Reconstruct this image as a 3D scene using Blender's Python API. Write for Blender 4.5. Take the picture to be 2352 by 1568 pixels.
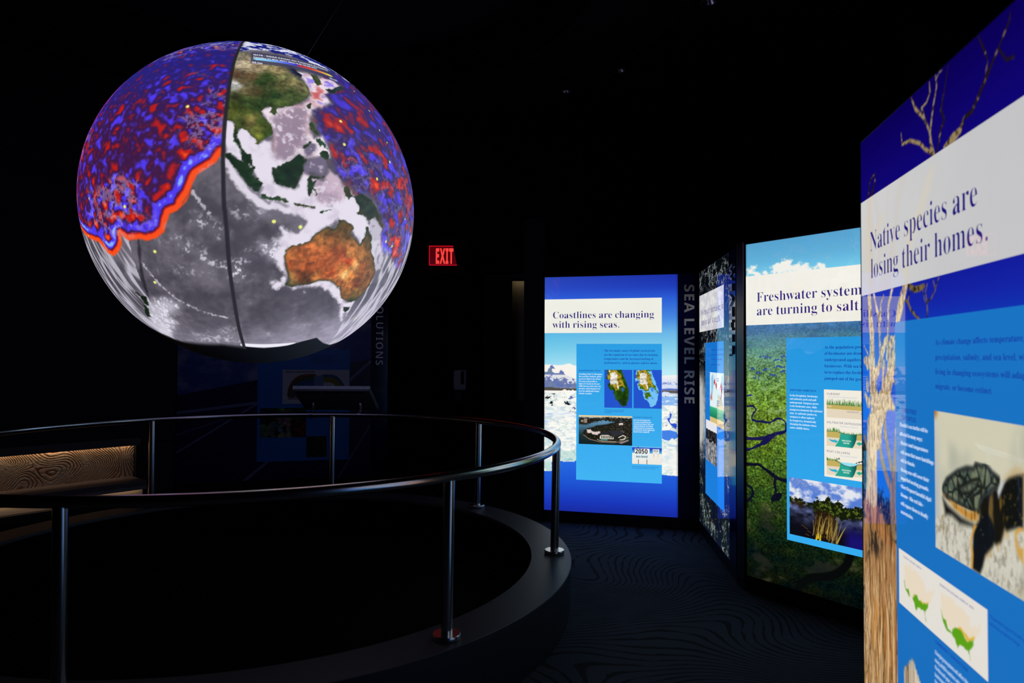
import bpy, bmesh, math, random
import numpy as np
from mathutils import Vector, Matrix
SC = bpy.context.scene
COL = SC.collection
for o in list(bpy.data.objects): bpy.data.objects.remove(o)
PI = math.pi
# ------------------------------------------------------------------ camera
cd = bpy.data.cameras.new('camera'); cam = bpy.data.objects.new('camera', cd); COL.objects.link(cam)
cd.sensor_width = 36; cd.lens = 24.511; cd.clip_start = .05; cd.clip_end = 60
rx = Vector((.99998953, -.00010523, .00457425)); ux = Vector((-.00457546, -.02299815, .99972504)); fx = Vector((0, .9997355, .02299839))
cam.matrix_world = Matrix(((rx.x, ux.x, -fx.x, 0), (rx.y, ux.y, -fx.y, 0), (rx.z, ux.z, -fx.z, 1.45), (0, 0, 0, 1)))
cd.dof.use_dof = True; cd.dof.focus_distance = 5.2; cd.dof.aperture_fstop = 4.0
SC.camera = cam
# ------------------------------------------------------------------ world, exposure
w = bpy.data.worlds.new('dark_hall'); SC.world = w; w.use_nodes = True
w.node_tree.nodes['Background'].inputs[0].default_value = (.0006, .0007, .0012, 1)
SC.view_settings.view_transform = 'Standard'; SC.view_settings.look = 'None'
SC.view_settings.exposure = 0; SC.view_settings.gamma = 1; SC.view_settings.use_curve_mapping = False
SC.cycles.use_denoising = True
SC.cycles.max_bounces = 6; SC.cycles.glossy_bounces = 4; SC.cycles.diffuse_bounces = 3
GEO={'seam': [(-0.146,1.618),(-0.151,1.231),(-0.16,1.069),(-0.166,0.931),(-0.169,0.807),(-0.171,0.681),(-0.173,0.592),(-0.176,0.512),(-0.177,0.431),(-0.177,0.33),(-0.176,0.235),(-0.171,0.145),(-0.168,0.056),(-0.165,-0.013),(-0.162,-0.014),(-0.152,-0.132),(-0.143,-0.323),(-0.126,-0.531),(-0.109,-0.755),(-0.082,-1.031)],'asia': [(-0.151,1.138),(-0.109,1.122),(-0.052,1.083),(0.216,1.023),(0.248,0.951),(0.27,0.933),(0.262,0.901),(0.241,0.872),(0.273,0.867),(0.289,0.836),(0.303,0.795),(0.301,0.74),(0.281,0.707),(0.255,0.674),(0.224,0.642),(0.181,0.617),(0.147,0.6),(0.114,0.586),(0.098,0.576),(0.091,0.563),(0.097,0.544),(0.081,0.527),(0.066,0.536),(0.056,0.54),(0.057,0.56),(0.068,0.57),(0.063,0.582),(0.044,0.578),(0.025,0.563),(0.01,0.54),(0.016,0.518),(0.031,0.494),(0.049,0.474),(0.065,0.451),(0.069,0.424),(0.064,0.398),(0.043,0.38),(0.026,0.369),(0.011,0.358),(-0.006,0.339),(-0.018,0.338),(-0.011,0.355),(-0.021,0.37),(-0.039,0.385),(-0.051,0.397),(-0.063,0.41),(-0.078,0.419),(-0.09,0.423),(-0.101,0.413),(-0.108,0.399),(-0.112,0.375),(-0.111,0.358),(-0.096,0.343),(-0.09,0.317),(-0.08,0.299),(-0.06,0.288),(-0.04,0.274),(-0.034,0.247),(-0.025,0.223),(-0.016,0.203),(-0.026,0.202),(-0.036,0.21),(-0.053,0.227),(-0.079,0.238),(-0.085,0.261),(-0.089,0.286),(-0.098,0.31),(-0.113,0.328),(-0.125,0.347),(-0.13,0.387),(-0.123,0.414),(-0.129,0.442),(-0.148,0.467),(-0.172,0.467),(-0.173,0.592),(-0.171,0.681),(-0.169,0.807),(-0.166,0.931),(-0.16,1.069)],'sumatra': [(-0.163,0.275),(-0.14,0.273),(-0.122,0.264),(-0.107,0.245),(-0.079,0.237),(-0.053,0.225),(-0.035,0.207),(-0.023,0.2),(-0.027,0.179),(-0.012,0.158),(-0.001,0.153),(0.019,0.133),(0.011,0.112),(-0.003,0.09),(-0.023,0.097),(-0.046,0.116),(-0.068,0.135),(-0.089,0.157),(-0.106,0.192),(-0.127,0.214),(-0.144,0.244),(-0.162,0.256)],'borneo': [(0.067,0.219),(0.085,0.218),(0.102,0.234),(0.132,0.253),(0.162,0.273),(0.181,0.289),(0.2,0.305),(0.21,0.311),(0.222,0.301),(0.241,0.284),(0.231,0.26),(0.227,0.24),(0.227,0.221),(0.22,0.201),(0.204,0.174),(0.198,0.148),(0.187,0.119),(0.168,0.121),(0.138,0.127),(0.114,0.127),(0.085,0.134),(0.079,0.154),(0.07,0.175),(0.064,0.195)],'sulawesi': [(0.265,0.199),(0.301,0.197),(0.331,0.196),(0.343,0.208),(0.345,0.199),(0.307,0.188),(0.276,0.186),(0.271,0.169),(0.281,0.161),(0.294,0.175),(0.286,0.151),(0.282,0.139),(0.3,0.128),(0.308,0.104),(0.297,0.095),(0.277,0.121),(0.271,0.113),(0.258,0.091),(0.248,0.116),(0.242,0.141),(0.25,0.17)],'luzon': [(0.285,0.533),(0.301,0.516),(0.303,0.485),(0.315,0.467),(0.335,0.453),(0.326,0.44),(0.303,0.457),(0.292,0.464),(0.28,0.471),(0.272,0.496)],'mindanao': [(0.314,0.334),(0.331,0.351),(0.363,0.358),(0.381,0.332),(0.37,0.301),(0.353,0.307),(0.332,0.32)],'visayas': [(0.308,0.421),(0.329,0.429),(0.349,0.415),(0.366,0.393),(0.371,0.369),(0.353,0.369),(0.34,0.384),(0.328,0.371),(0.32,0.394)],'palawan': [(0.217,0.336),(0.247,0.37),(0.275,0.4),(0.279,0.395),(0.254,0.364),(0.221,0.33)],'taiwan': [(0.283,0.662),(0.299,0.671),(0.292,0.63),(0.275,0.611),(0.269,0.632)],'korea': [(0.345,0.983),(0.401,0.994),(0.412,0.939),(0.405,0.887),(0.366,0.86),(0.357,0.897)],'japan': [(0.431,0.849),(0.456,0.875),(0.491,0.882),(0.527,0.927),(0.607,1.005),(0.626,0.977),(0.547,0.892),(0.511,0.867),(0.467,0.822),(0.445,0.825)],'guinea': [(0.461,0.16),(0.485,0.171),(0.509,0.153),(0.52,0.126),(0.534,0.12),(0.551,0.12),(0.575,0.139),(0.62,0.125),(0.68,0.102),(0.712,0.075),(0.736,0.047),(0.754,0.018),(0.788,-0.027),(0.808,-0.064),(0.772,-0.051),(0.739,-0.021),(0.715,0.003),(0.673,-0.014),(0.653,-0.026),(0.631,0.0),(0.593,0.011),(0.561,0.017),(0.583,0.05),(0.575,0.07),(0.551,0.086),(0.53,0.111),(0.496,0.097),(0.469,0.134)],'aus': [(0.151,-0.201),(0.175,-0.184),(0.212,-0.173),(0.256,-0.159),(0.275,-0.152),(0.282,-0.132),(0.293,-0.115),(0.313,-0.105),(0.332,-0.088),(0.359,-0.071),(0.384,-0.076),(0.403,-0.085),(0.417,-0.075),(0.438,-0.047),(0.434,-0.031),(0.475,-0.028),(0.492,-0.035),(0.539,-0.056),(0.546,-0.071),(0.529,-0.092),(0.524,-0.106),(0.549,-0.127),(0.579,-0.153),(0.6,-0.175),(0.616,-0.149),(0.632,-0.12),(0.638,-0.061),(0.653,-0.052),(0.669,-0.09),(0.696,-0.136),(0.699,-0.19),(0.712,-0.23),(0.739,-0.273),(0.762,-0.318),(0.789,-0.375),(0.779,-0.43),(0.761,-0.484),(0.732,-0.538),(0.699,-0.577),(0.663,-0.602),(0.609,-0.598),(0.562,-0.572),(0.521,-0.54),(0.508,-0.503),(0.494,-0.456),(0.474,-0.464),(0.456,-0.434),(0.436,-0.412),(0.399,-0.4),(0.353,-0.395),(0.311,-0.406),(0.277,-0.417),(0.243,-0.419),(0.209,-0.422),(0.184,-0.433),(0.158,-0.421),(0.15,-0.409),(0.164,-0.387),(0.159,-0.35),(0.151,-0.315),(0.14,-0.281),(0.134,-0.247),(0.137,-0.221),(0.141,-0.206)],'tas': [(0.568,-0.634),(0.625,-0.647),(0.628,-0.676),(0.599,-0.697),(0.573,-0.663)],'java': [(0.007,0.076),(0.023,0.079),(0.045,0.068),(0.074,0.067),(0.103,0.074),(0.138,0.064),(0.158,0.047),(0.127,0.043),(0.086,0.049),(0.051,0.053),(0.017,0.056)],'sunda': [(0.169,0.045),(0.205,0.045),(0.243,0.037),(0.288,0.033),(0.288,0.028),(0.243,0.03),(0.199,0.036)],'timor': [(0.322,0.003),(0.348,0.019),(0.38,0.029),(0.385,0.024),(0.356,0.009),(0.33,-0.0)],'nzn': [(-0.805,-0.608),(-0.77,-0.628),(-0.746,-0.644),(-0.701,-0.631),(-0.699,-0.653),(-0.707,-0.712),(-0.732,-0.737),(-0.747,-0.692),(-0.76,-0.655),(-0.784,-0.635)],'nzs': [(-0.765,-0.726),(-0.729,-0.716),(-0.73,-0.768),(-0.747,-0.825),(-0.749,-0.867),(-0.796,-0.876),(-0.792,-0.828),(-0.77,-0.77)],'sh_andaman': [(-0.166,0.459),(-0.136,0.454),(-0.122,0.421),(-0.128,0.38),(-0.11,0.327),(-0.094,0.304),(-0.081,0.267),(-0.078,0.237),(-0.105,0.242),(-0.128,0.265),(-0.163,0.277),(-0.172,0.363)],'sh_sunda': [(-0.111,0.361),(-0.108,0.399),(-0.09,0.426),(-0.063,0.413),(-0.039,0.389),(-0.015,0.371),(-0.006,0.338),(0.026,0.368),(0.067,0.361),(0.067,0.315),(0.085,0.279),(0.126,0.264),(0.169,0.277),(0.144,0.248),(0.096,0.221),(0.067,0.217),(0.064,0.189),(0.079,0.142),(0.12,0.125),(0.18,0.117),(0.204,0.13),(0.217,0.182),(0.233,0.203),(0.249,0.192),(0.242,0.122),(0.255,0.086),(0.294,0.09),(0.334,0.043),(0.268,0.02),(0.206,0.02),(0.145,0.039),(0.074,0.046),(0.006,0.076),(0.014,0.109),(-0.004,0.152),(-0.03,0.198),(-0.07,0.231),(-0.102,0.336)],'sh_scs': [(0.006,0.548),(0.063,0.582),(0.101,0.577),(0.225,0.646),(0.304,0.71),(0.358,0.661),(0.308,0.617),(0.286,0.543),(0.273,0.462),(0.297,0.422),(0.348,0.441),(0.376,0.381),(0.383,0.325),(0.325,0.308),(0.251,0.296),(0.207,0.309),(0.144,0.255),(0.067,0.277),(0.061,0.354),(0.07,0.424),(0.043,0.485)],'sh_ecs': [(0.248,0.951),(0.31,0.977),(0.367,0.957),(0.441,1.005),(0.542,1.012),(0.599,0.989),(0.418,0.778),(0.432,0.719),(0.372,0.647),(0.303,0.643),(0.27,0.679),(0.3,0.739),(0.278,0.869)],'sh_banda': [(0.23,0.202),(0.334,0.19),(0.378,0.242),(0.421,0.222),(0.465,0.167),(0.538,0.115),(0.582,0.077),(0.565,0.042),(0.335,0.025),(0.218,0.016),(0.198,0.117)],'sh_nw': [(0.157,0.035),(0.243,0.03),(0.334,0.05),(0.441,0.072),(0.529,0.108),(0.587,0.05),(0.598,0.009),(0.648,-0.028),(0.655,-0.053),(0.622,-0.157),(0.596,-0.175),(0.529,-0.099),(0.484,-0.032),(0.437,-0.034),(0.366,-0.07),(0.287,-0.132),(0.263,-0.159),(0.151,-0.201),(0.132,-0.247),(0.141,-0.308),(0.155,-0.372),(0.147,-0.417),(0.1,-0.428),(0.061,-0.41),(0.067,-0.388),(0.123,-0.387),(0.137,-0.35),(0.12,-0.315),(0.081,-0.256),(0.08,-0.23),(0.115,-0.19),(0.09,-0.159),(0.125,-0.132),(0.112,-0.084),(0.148,-0.1),(0.203,-0.11),(0.239,-0.064),(0.25,-0.023),(0.206,-0.004),(0.157,0.005)],'sh_bight': [(0.164,-0.425),(0.229,-0.418),(0.297,-0.405),(0.338,-0.392),(0.414,-0.401),(0.465,-0.44),(0.504,-0.484),(0.526,-0.543),(0.588,-0.597),(0.654,-0.608),(0.637,-0.653),(0.632,-0.698),(0.594,-0.711),(0.599,-0.79),(0.546,-0.685),(0.536,-0.616),(0.489,-0.537),(0.428,-0.482),(0.359,-0.442),(0.272,-0.44),(0.192,-0.457)],'sh_coral': [(0.656,-0.061),(0.673,-0.016),(0.715,0.004),(0.74,-0.028),(0.781,-0.082),(0.806,-0.154),(0.864,-0.278),(0.851,-0.367),(0.789,-0.385),(0.712,-0.23),(0.699,-0.143)],'basin_scs': [(0.077,0.498),(0.113,0.551),(0.167,0.596),(0.251,0.632),(0.276,0.608),(0.269,0.547),(0.248,0.486),(0.252,0.435),(0.255,0.399),(0.234,0.374),(0.201,0.335),(0.16,0.282),(0.126,0.266),(0.088,0.282),(0.07,0.316),(0.067,0.355),(0.074,0.403),(0.071,0.452)],'basin_sulu': [(0.237,0.361),(0.265,0.387),(0.291,0.375),(0.3,0.348),(0.271,0.311),(0.248,0.307),(0.233,0.333)],'basin_cel': [(0.229,0.25),(0.25,0.283),(0.304,0.308),(0.34,0.323),(0.359,0.3),(0.366,0.268),(0.356,0.225),(0.331,0.201),(0.301,0.21),(0.262,0.218),(0.239,0.213),(0.225,0.232)],'trench': [(-0.167,0.245),(-0.132,0.19),(-0.097,0.138),(-0.051,0.083),(-0.005,0.045),(0.04,0.019),(0.052,0.035),(0.121,0.014),(0.206,-0.001),(0.256,-0.013)],'wave_left': [(-0.174,0.33),(-0.176,0.291),(-0.181,0.272),(-0.21,0.219),(-0.261,0.179),(-0.301,0.151),(-0.322,0.105),(-0.341,0.05),(-0.377,-0.001),(-0.326,0.07),(-0.353,0.011),(-0.403,-0.041),(-0.445,-0.061),(-0.462,-0.106),(-0.48,-0.16),(-0.525,-0.198),(-0.595,-0.227),(-0.638,-0.22),(-0.677,-0.23),(-0.729,-0.244),(-0.768,-0.228),(-0.786,-0.216),(-0.79,-0.268),(-0.82,-0.319),(-0.896,-0.378),(-0.961,-0.376),(-1.006,-0.344),(-1.056,-0.312),(-1.133,-0.317),(-1.243,-0.322),(-1.372,-0.31),(-1.6,-0.278),(-1.612,-0.18),(-1.617,-0.03),(-1.609,0.159),(-1.544,0.473),(-1.416,0.78),(-1.25,1.025),(-0.985,1.283),(-0.743,1.438),(-0.501,1.545),(-0.271,1.601),(-0.15,1.618),(-0.16,1.069),(-0.169,0.807),(-0.173,0.592)],'wave_right': [(0.418,0.989),(0.616,1.035),(0.42,0.79),(0.446,0.746),(0.43,0.708),(0.364,0.649),(0.308,0.622),(0.307,0.573),(0.318,0.503),(0.349,0.449),(0.387,0.383),(0.397,0.328),(0.422,0.249),(0.462,0.194),(0.505,0.166),(0.556,0.131),(0.65,0.15),(0.712,0.09),(0.766,0.034),(0.817,-0.058),(0.781,-0.082),(0.786,-0.154),(0.823,-0.23),(0.947,-0.288),(1.105,-0.417),(1.229,-0.448),(1.36,-0.218),(1.62,0.058),(1.589,0.304),(1.586,0.329),(1.41,0.782),(1.201,1.07),(1.03,1.239),(0.857,1.365),(0.742,1.436),(0.553,1.179)],'capline': [(-0.721,-1.146),(-0.585,-1.14),(-0.42,-1.078),(-0.234,-1.011),(-0.088,-0.993),(-0.096,-1.022),(0.055,-1.019),(0.22,-0.996),(0.328,-0.959),(0.435,-0.945),(0.526,-1.077),(0.655,-1.227),(0.8,-1.316)],'cap': [(-0.746,-1.196),(-0.594,-1.163),(-0.422,-1.089),(-0.234,-1.011),(-0.096,-1.003),(-0.088,-1.038),(0.055,-1.019),(0.255,-0.999),(0.337,-0.962),(0.435,-0.945),(0.501,-1.051),(0.622,-1.196),(0.749,-1.235),(0.774,-1.426),(0.433,-1.562),(-0.036,-1.62),(-0.156,-1.611),(-0.495,-1.545),(-0.714,-1.457)],'orange': [(-1.528,-0.552),(-1.439,-0.607),(-1.443,-0.748),(-1.383,-0.853),(-1.301,-0.972),(-1.32,-0.941),(-1.392,-0.827),(-1.457,-0.707),(-1.501,-0.608)],'polar': [(-0.162,1.128),(-0.055,1.182),(0.072,1.219),(0.224,1.228),(0.353,1.211),(0.454,1.209),(0.552,1.24),(0.409,0.959),(0.313,1.066),(0.168,1.216),(0.006,1.346),(-0.14,1.46),(-0.146,1.618),(-0.151,1.231)],'polar_l': [(-0.15,1.618),(-0.215,1.352),(-0.385,1.307),(-0.545,1.341),(-0.524,1.538),(-0.294,1.598)],'sp1': [(-0.32,-0.056),(-0.247,-0.073),(-0.155,-0.128),(-0.155,-0.152),(-0.237,-0.13),(-0.321,-0.091)],'sp2': [(-0.451,-0.18),(-0.389,-0.186),(-0.297,-0.23),(-0.164,-0.304),(-0.165,-0.337),(-0.256,-0.32),(-0.37,-0.251)],'sp3': [(-0.138,-0.019),(-0.053,0.004),(0.023,-0.007),(0.034,-0.04),(-0.031,-0.039),(-0.116,-0.051)],'sp4': [(0.004,-0.205),(0.014,-0.175),(0.07,-0.19),(0.114,-0.14),(0.148,-0.15),(0.133,-0.211),(0.107,-0.262),(0.061,-0.264),(0.043,-0.228)],'sp5': [(-0.147,-0.316),(-0.073,-0.247),(-0.04,-0.22),(-0.029,-0.256),(-0.074,-0.31),(-0.04,-0.36),(-0.075,-0.39),(-0.138,-0.381)],'sp6': [(-0.47,-0.357),(-0.354,-0.352),(-0.235,-0.351),(-0.259,-0.367),(-0.408,-0.388)],'sp7': [(-0.704,-0.679),(-0.561,-0.602),(-0.46,-0.619),(-0.481,-0.682),(-0.572,-0.755),(-0.52,-0.805),(-0.638,-1.045),(-0.78,-1.162),(-0.811,-0.957)],'sp8': [(-0.387,-0.911),(-0.252,-0.817),(-0.123,-0.748),(-0.104,-0.927),(-0.213,-0.981),(-0.48,-1.02)],'sp9': [(0.481,-0.337),(0.528,-0.419),(0.561,-0.623),(0.633,-0.783),(0.574,-0.787),(0.536,-0.598),(0.465,-0.428)],'white_rim': [(-0.086,-0.973),(0.053,-0.98),(0.134,-0.98),(0.253,-0.985)],'ridge1': [(-0.663,-0.361),(-0.614,-0.424),(-0.564,-0.489),(-0.519,-0.533),(-0.475,-0.575),(-0.407,-0.609),(-0.313,-0.648),(-0.245,-0.662),(-0.165,-0.68)],'ridge2': [(-0.32,0.064),(-0.287,0.018),(-0.252,-0.026),(-0.232,-0.058)],'ridge3': [(-0.694,-0.074),(-0.65,-0.15),(-0.658,-0.275),(-0.675,-0.462),(-0.678,-0.606)],'dots': [(-0.388,0.548),(-1.387,0.591),(-1.452,0.39),(-1.131,-0.014),(-0.738,-0.043),(-0.211,1.303),(-0.335,1.26),(-0.442,1.242),(-0.535,1.231),(-0.612,1.221),(-0.718,1.257),(-0.552,-0.282),(-0.591,-0.489),(-0.881,-0.961),(-1.396,-0.323),(-1.252,-0.302),(0.489,0.591),(0.49,0.427),(0.847,0.86),(0.763,1.059),(0.958,0.595),(0.926,0.42),(0.741,0.253),(0.931,1.331),(0.892,0.68),(0.077,-0.059),(0.214,-0.08),(0.853,-0.163),(0.945,-0.204),(1.136,0.004),(0.758,-0.824)],'leg1': [(-0.048,1.092),(0.229,1.127),(0.546,1.207)],'leg2': [(-0.047,1.048),(0.18,1.075),(0.423,1.13)],'bar': [(-0.05,1.023),(0.229,1.057),(0.564,1.11)],'leg3': [(-0.06,0.968),(-0.022,0.972),(0.015,0.972)],'leg4': [(0.509,1.045),(0.547,1.054),(0.586,1.063)],'box': [(-0.062,1.143),(0.235,1.175),(0.64,1.281),(0.567,1.048),(0.212,0.987),(-0.062,0.958)]}
SEED=[(-0.127,1.045,120,112,95),(0.011,1.008,150,135,105),(-0.082,0.921,175,160,130),(-0.133,0.927,190,175,150),(-0.025,0.927,160,140,110),(-0.145,0.809,85,62,45),(-0.05,0.811,95,75,50),(-0.108,0.758,80,70,45),(-0.139,0.723,235,235,235),(0.046,0.822,45,65,30),(0.005,0.767,40,60,28),(0.114,0.921,150,135,95),(0.17,0.862,110,110,70),(0.204,0.825,130,120,80),(0.238,0.792,115,110,75),(0.135,0.757,95,95,55),(0.173,0.707,60,75,40),(0.228,0.685,70,85,45),(0.077,0.663,35,58,28),(0.025,0.653,50,62,30),(-0.02,0.681,75,65,40),(-0.072,0.673,95,85,55),(-0.126,0.613,55,62,32),(-0.069,0.594,50,70,32),(0.025,0.609,40,62,28),(0.115,0.618,70,85,40),(-0.018,0.56,35,55,22),(-0.128,0.547,60,72,25),(-0.066,0.515,75,85,35),(-0.035,0.481,140,125,70),(-0.058,0.456,120,110,60),(-0.094,0.452,60,75,30),(0.001,0.471,55,70,25),(0.037,0.447,70,85,30),(-0.01,0.426,95,100,45),(-0.004,0.386,110,115,40),(0.043,0.399,50,75,25),(-0.145,0.514,85,90,35),(-0.102,0.362,25,48,25),(-0.066,0.275,22,45,25),(0.249,0.959,20,25,60),(-0.116,0.233,22,44,24),(-0.052,0.178,20,42,22),(-0.012,0.116,24,46,26),(0.144,0.192,18,38,22),(0.206,0.276,20,42,22),(0.108,0.151,22,44,24),(0.267,0.137,28,50,30),(0.29,0.504,60,75,40),(0.344,0.396,40,75,50),(0.354,0.327,35,60,35),(0.284,0.637,55,70,50),(0.377,0.919,60,75,45),(0.483,0.871,35,50,55),(0.559,0.93,40,55,60),(0.176,-0.207,190,110,55),(0.215,-0.219,135,72,35),(0.167,-0.26,200,115,55),(0.162,-0.287,175,75,30),(0.229,-0.245,180,95,45),(0.278,-0.191,195,105,50),(0.314,-0.138,150,95,45),(0.367,-0.097,110,80,38),(0.385,-0.149,150,90,42),(0.47,-0.066,95,72,32),(0.49,-0.121,105,75,38),(0.309,-0.245,185,95,45),(0.273,-0.308,160,75,32),(0.355,-0.288,165,80,35),(0.421,-0.218,150,75,35),(0.47,-0.234,140,62,35),(0.526,-0.281,195,70,28),(0.499,-0.325,205,120,50),(0.528,-0.236,200,130,65),(0.586,-0.317,225,165,95),(0.513,-0.358,240,195,120),(0.572,-0.38,195,120,55),(0.608,-0.224,170,110,55),(0.674,-0.26,125,85,40),(0.648,-0.331,160,85,40),(0.715,-0.338,115,80,42),(0.685,-0.431,120,75,38),(0.616,-0.447,120,60,30),(0.573,-0.467,190,115,55),(0.565,-0.512,150,100,50),(0.639,-0.527,120,90,45),(0.625,-0.585,60,62,30),(0.667,-0.158,85,70,38),(0.648,-0.09,60,62,38),(0.422,-0.351,170,72,30),(0.364,-0.363,165,85,35),(0.329,-0.376,195,120,60),(0.251,-0.358,95,50,22),(0.216,-0.336,120,60,28),(0.185,-0.357,170,120,65),(0.178,-0.402,110,90,50),(0.163,-0.417,45,52,28),(0.268,-0.396,75,50,25),(0.194,-0.3,165,90,45),(0.43,-0.399,175,105,55),(0.484,-0.429,160,90,45),(0.66,0.042,38,52,42),(0.582,0.106,34,48,36),(0.057,0.06,35,65,35),(0.355,0.016,30,60,40),(0.599,-0.665,28,32,26),(-0.755,-0.643,18,30,20),(-0.762,-0.806,20,34,22)]
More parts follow.
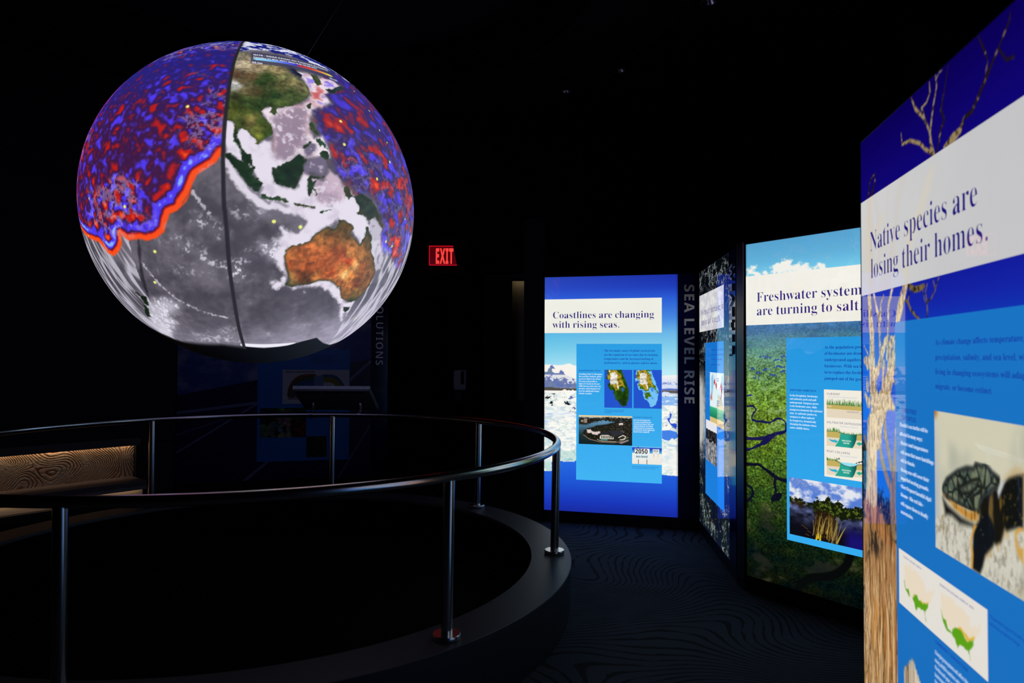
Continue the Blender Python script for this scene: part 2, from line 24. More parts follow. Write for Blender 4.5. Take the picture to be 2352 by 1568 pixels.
TXT={'coast': [('headline','serif',(35,22,120),0.05931,0.8872, None, 0,-7,[('Coastlines are changing',0.0717,1.7986),('with rising seas.',0.072,1.7142)]),('intro_text','serif',(22,40,150),0.0186,0.4568,1,0,-3,[('The two major causes of global sea level rise',0.5306,1.5055),('are the expansion of sea water due to warming',0.5306,1.4698),('temperatures and the increased melting of',0.5307,1.4345),('land-based ice, such as glaciers and ice sheets.',0.5307,1.3996)]),('subheading','sans',(20,55,165),0.01263,0.1951, None, 60,12,[('DISAPPEARING COAST',0.308,1.3323)]),('side_text','serif',(235,245,255),0.01224,0.2069, None, 0,3,[('According to the U.S. Interagency',0.3081,1.3028),('Sea Level Rise Taskforce, global',0.3081,1.2814),('sea level is likely to rise at least',0.3082,1.2604),('0.3 meters and possibly as',0.3082,1.239),('high as 2.5 meters by the year',0.3083,1.2179),("2100. Because of the state's low", 0.3083,1.1965),('elevation, small changes in sea',0.3084,1.1755),('level can significantly change',0.3084,1.1541),("Florida's coastline.", 0.3085,1.1323)]),('map_caption','sans',(20,70,175),0.00718,0.1713, None, 0,10,[("These NASA maps illustrate how Florida's", 0.5329,0.9959),('low topography is especially vulnerable',0.5329,0.9834),('to sea level rise.',0.5329,0.9713)]),('subheading','sans',(20,55,165),0.01122,0.1583, None, 40,4,[('COMMUNITY CONNECTION',0.7837,0.9361)]),('side_text','sans',(240,248,255),0.01085,0.1418, None, 0,16,[('Over 76% of Floridians live',0.783,0.9118),('in coastal areas! Rising seas',0.783,0.8946),('threaten local homes, jobs, and',0.783,0.8778),('regional industries. As coastal',0.783,0.8613),('residents look for new places to',0.783,0.8445),('live and work, inland regions will',0.7831,0.8284),('become more congested.',0.7831,0.812)]),('photo_caption','sans',(20,70,175),0.00709,0.2183, None, 0,10,[('We could lose more than half of our beaches by 2100',0.774,0.5163),('due to coastal erosion related to warming seas.',0.774,0.5032)])],'fresh': [('headline','serif',(35,22,120),0.05804,0.6626,'Freshwater system',0,-7,[('Freshwater systems',0.0755,1.8003),('are turning to salt.',0.0752,1.7162)]),('intro_text','serif',(20,40,150),0.01724,0.222,'!pumped out of the grou',0,-3,[('As the population grows',0.5184,1.508),('of freshwater are drawn',0.5182,1.4735),('underground aquifers to',0.518,1.438),('businesses. With sea level',0.5178,1.403),('in to replace the freshwater',0.5176,1.368),('pumped out of the ground.',0.5174,1.333)]),('subheading','sans',(15,40,150),0.01028,0.1663, None, 50,14,[('SHIFTING HABITATS',0.3007,1.2616)]),('side_text','serif',(225,240,255),0.01079,0.2057,'!mangroves dominate the saltwater',0,3,[('In the Everglades, freshwater',0.3006,1.23),('and saltwater push and pull',0.3005,1.2097),('underground. Sawgrass grows',0.3003,1.1886),('in the freshwater zone, while',0.3002,1.1678),('mangroves dominate the saltwater',0.3001,1.147),('zone. As saltwater pushes in,',0.3,1.1259),('sawgrass is often replaced',0.2999,1.1049),('by mangroves, dramatically',0.2998,1.0836),('changing the habitats where',0.2997,1.0623),('native wildlife thrive.',0.2996,1.0407)]),('diagram_title','sans',(60,55,120),0.01227,0.0788, None, 50,0,[('CURRENT',0.5303,1.248)]),('diagram_label','sans',(150,180,215),0.00686,0.168, None, 60,0,[('FRESHWATER SAWGRASS MARSH',0.5374,1.2339)]),('diagram_label','sans',(245,240,220),0.00735,0.0237, None, 40,10,[('PEAT',0.5371,1.1807)]),('diagram_label','sans',(90,80,130),0.00814,0.0684, None, 50,0,[('FRESHWATER',0.6452,1.156)]),('diagram_title','sans',(60,55,120),0.01225,0.1985, None, 50,0,[('SALTWATER INTRUSION',0.5293,1.089)]),('diagram_label','sans',(150,180,215),0.00675,0.1042, None, 60,0,[('SAWGRASS DIEBACK',0.6054,1.0737)]),('diagram_label','sans',(235,245,235),0.00769,0.0517, None, 30,16,[('BRACKISH',0.6173,0.9961)]),('diagram_label','sans',(235,245,235),0.00768,0.0347, None, 30,16,[('WATER',0.6256,0.9832)]),('diagram_title','sans',(60,55,120),0.01223,0.1359, None, 50,0,[('PEAT COLLAPSE',0.5283,0.9266)]),('diagram_label','sans',(150,180,215),0.00674,0.0995, None, 60,0,[('COLLAPSED MARSH',0.6043,0.9118)]),('diagram_label','sans',(235,245,235),0.00768,0.0516, None, 30,16,[('BRACKISH',0.6163,0.834)]),('diagram_label','sans',(235,245,235),0.00767,0.0347, None, 30,16,[('WATER',0.6246,0.8218)])],'storm': [('headline','serif',(60,50,120),0.05376,0.8553, None, 0,-8,[('Storms are increasing in',0.0822,1.7992),('number and strength.',0.0815,1.7184)]),('intro_text','serif',(25,60,160),0.01326,0.4299,1,0,2,[('Increased temperatures of ocean',0.5014,1.5091),('waters can make tropical storms',0.501,1.4731),('more intense and more likely',0.5007,1.4386),('to release heavy rainfall.',0.5003,1.399)])],'native': [('headline','serif',(30,20,120),0.06234,0.693, None, 0,-8,[('Native species are',0.0857,1.7907),('losing their homes.',0.0899,1.7049)]),('intro_text','serif',(20,45,155),0.01363,0.2796,'!migrate, or become extinct.',0,-2,[('As climate change affects temperature,',0.5563,1.4863),('precipitation, salinity, and sea level, wildlife',0.5555,1.4492),('living in changing ecosystems will adapt,',0.5547,1.4132),('migrate, or become extinct.',0.5539,1.3773)]),('subheading','sans',(20,50,150),0.01225,0.1046, None, 20,14,[('THREATENED',0.3335,1.3017),('SEA TURTLES',0.3331,1.2809)]),('side_text','serif',(215,232,250),0.0101,0.2065,'!- More frequent harmful algal',0,3,[("Florida's sea turtles will be", 0.32,1.2613),('affected in many ways:',0.3194,1.2354),('- Hotter sand temperatures',0.3189,1.2107),('  will mean that more hatchlings',0.3184,1.1848),('  will be female.',0.3179,1.1614),('- Rising seas will cover their',0.3173,1.1356),('  imperiled nesting grounds.',0.3168,1.1121),('- More frequent harmful algal',0.3163,1.0887),('  blooms - like red tide -',0.3158,1.0653),('  will expose them to deadly',0.3153,1.0407),('  neurotoxins.',0.3148,1.0173)]),('map_caption','sans',(70,65,150),0.00511,0.1242, None, 30,8,[('CURRENT SUITABLE HABITAT',0.3384,0.8981)]),('map_caption','sans',(70,65,150),0.00537,0.1724, None, 30,8,[('PREDICTED SUITABLE HABITAT 2050',0.5681,0.893)]),('subheading','sans',(20,50,165),0.00817,0.1699, None, 30,14,[('COMMUNITY CONNECTION',0.5401,0.7415)]),('side_text','sans',(200,225,248),0.00982,0.1725, None, 0,10,[('Changing ecosystems will affect the',0.5369,0.7131),('many wildlife watchers who visit',0.5364,0.6937),('Florida each year, and the local',0.5361,0.6755),('businesses that depend on them,',0.5357,0.6572),('from tour guides to the nearby',0.5353,0.6394)]),('photo_caption','sans',(20,60,170),0.00741,0.1265,'This potential range of the bald c',0,10,[('This potential range of the bald cypress',0.8097,0.9018),('will shrink as habitats change.',0.8093,0.8863)])],'sol': [('diagram_title','sans',(20,20,25),0.02061,0.3109, None, 0,20,[('EMISSIONS SOURCES & NATURAL SINKS',1.134,1.27)])]}
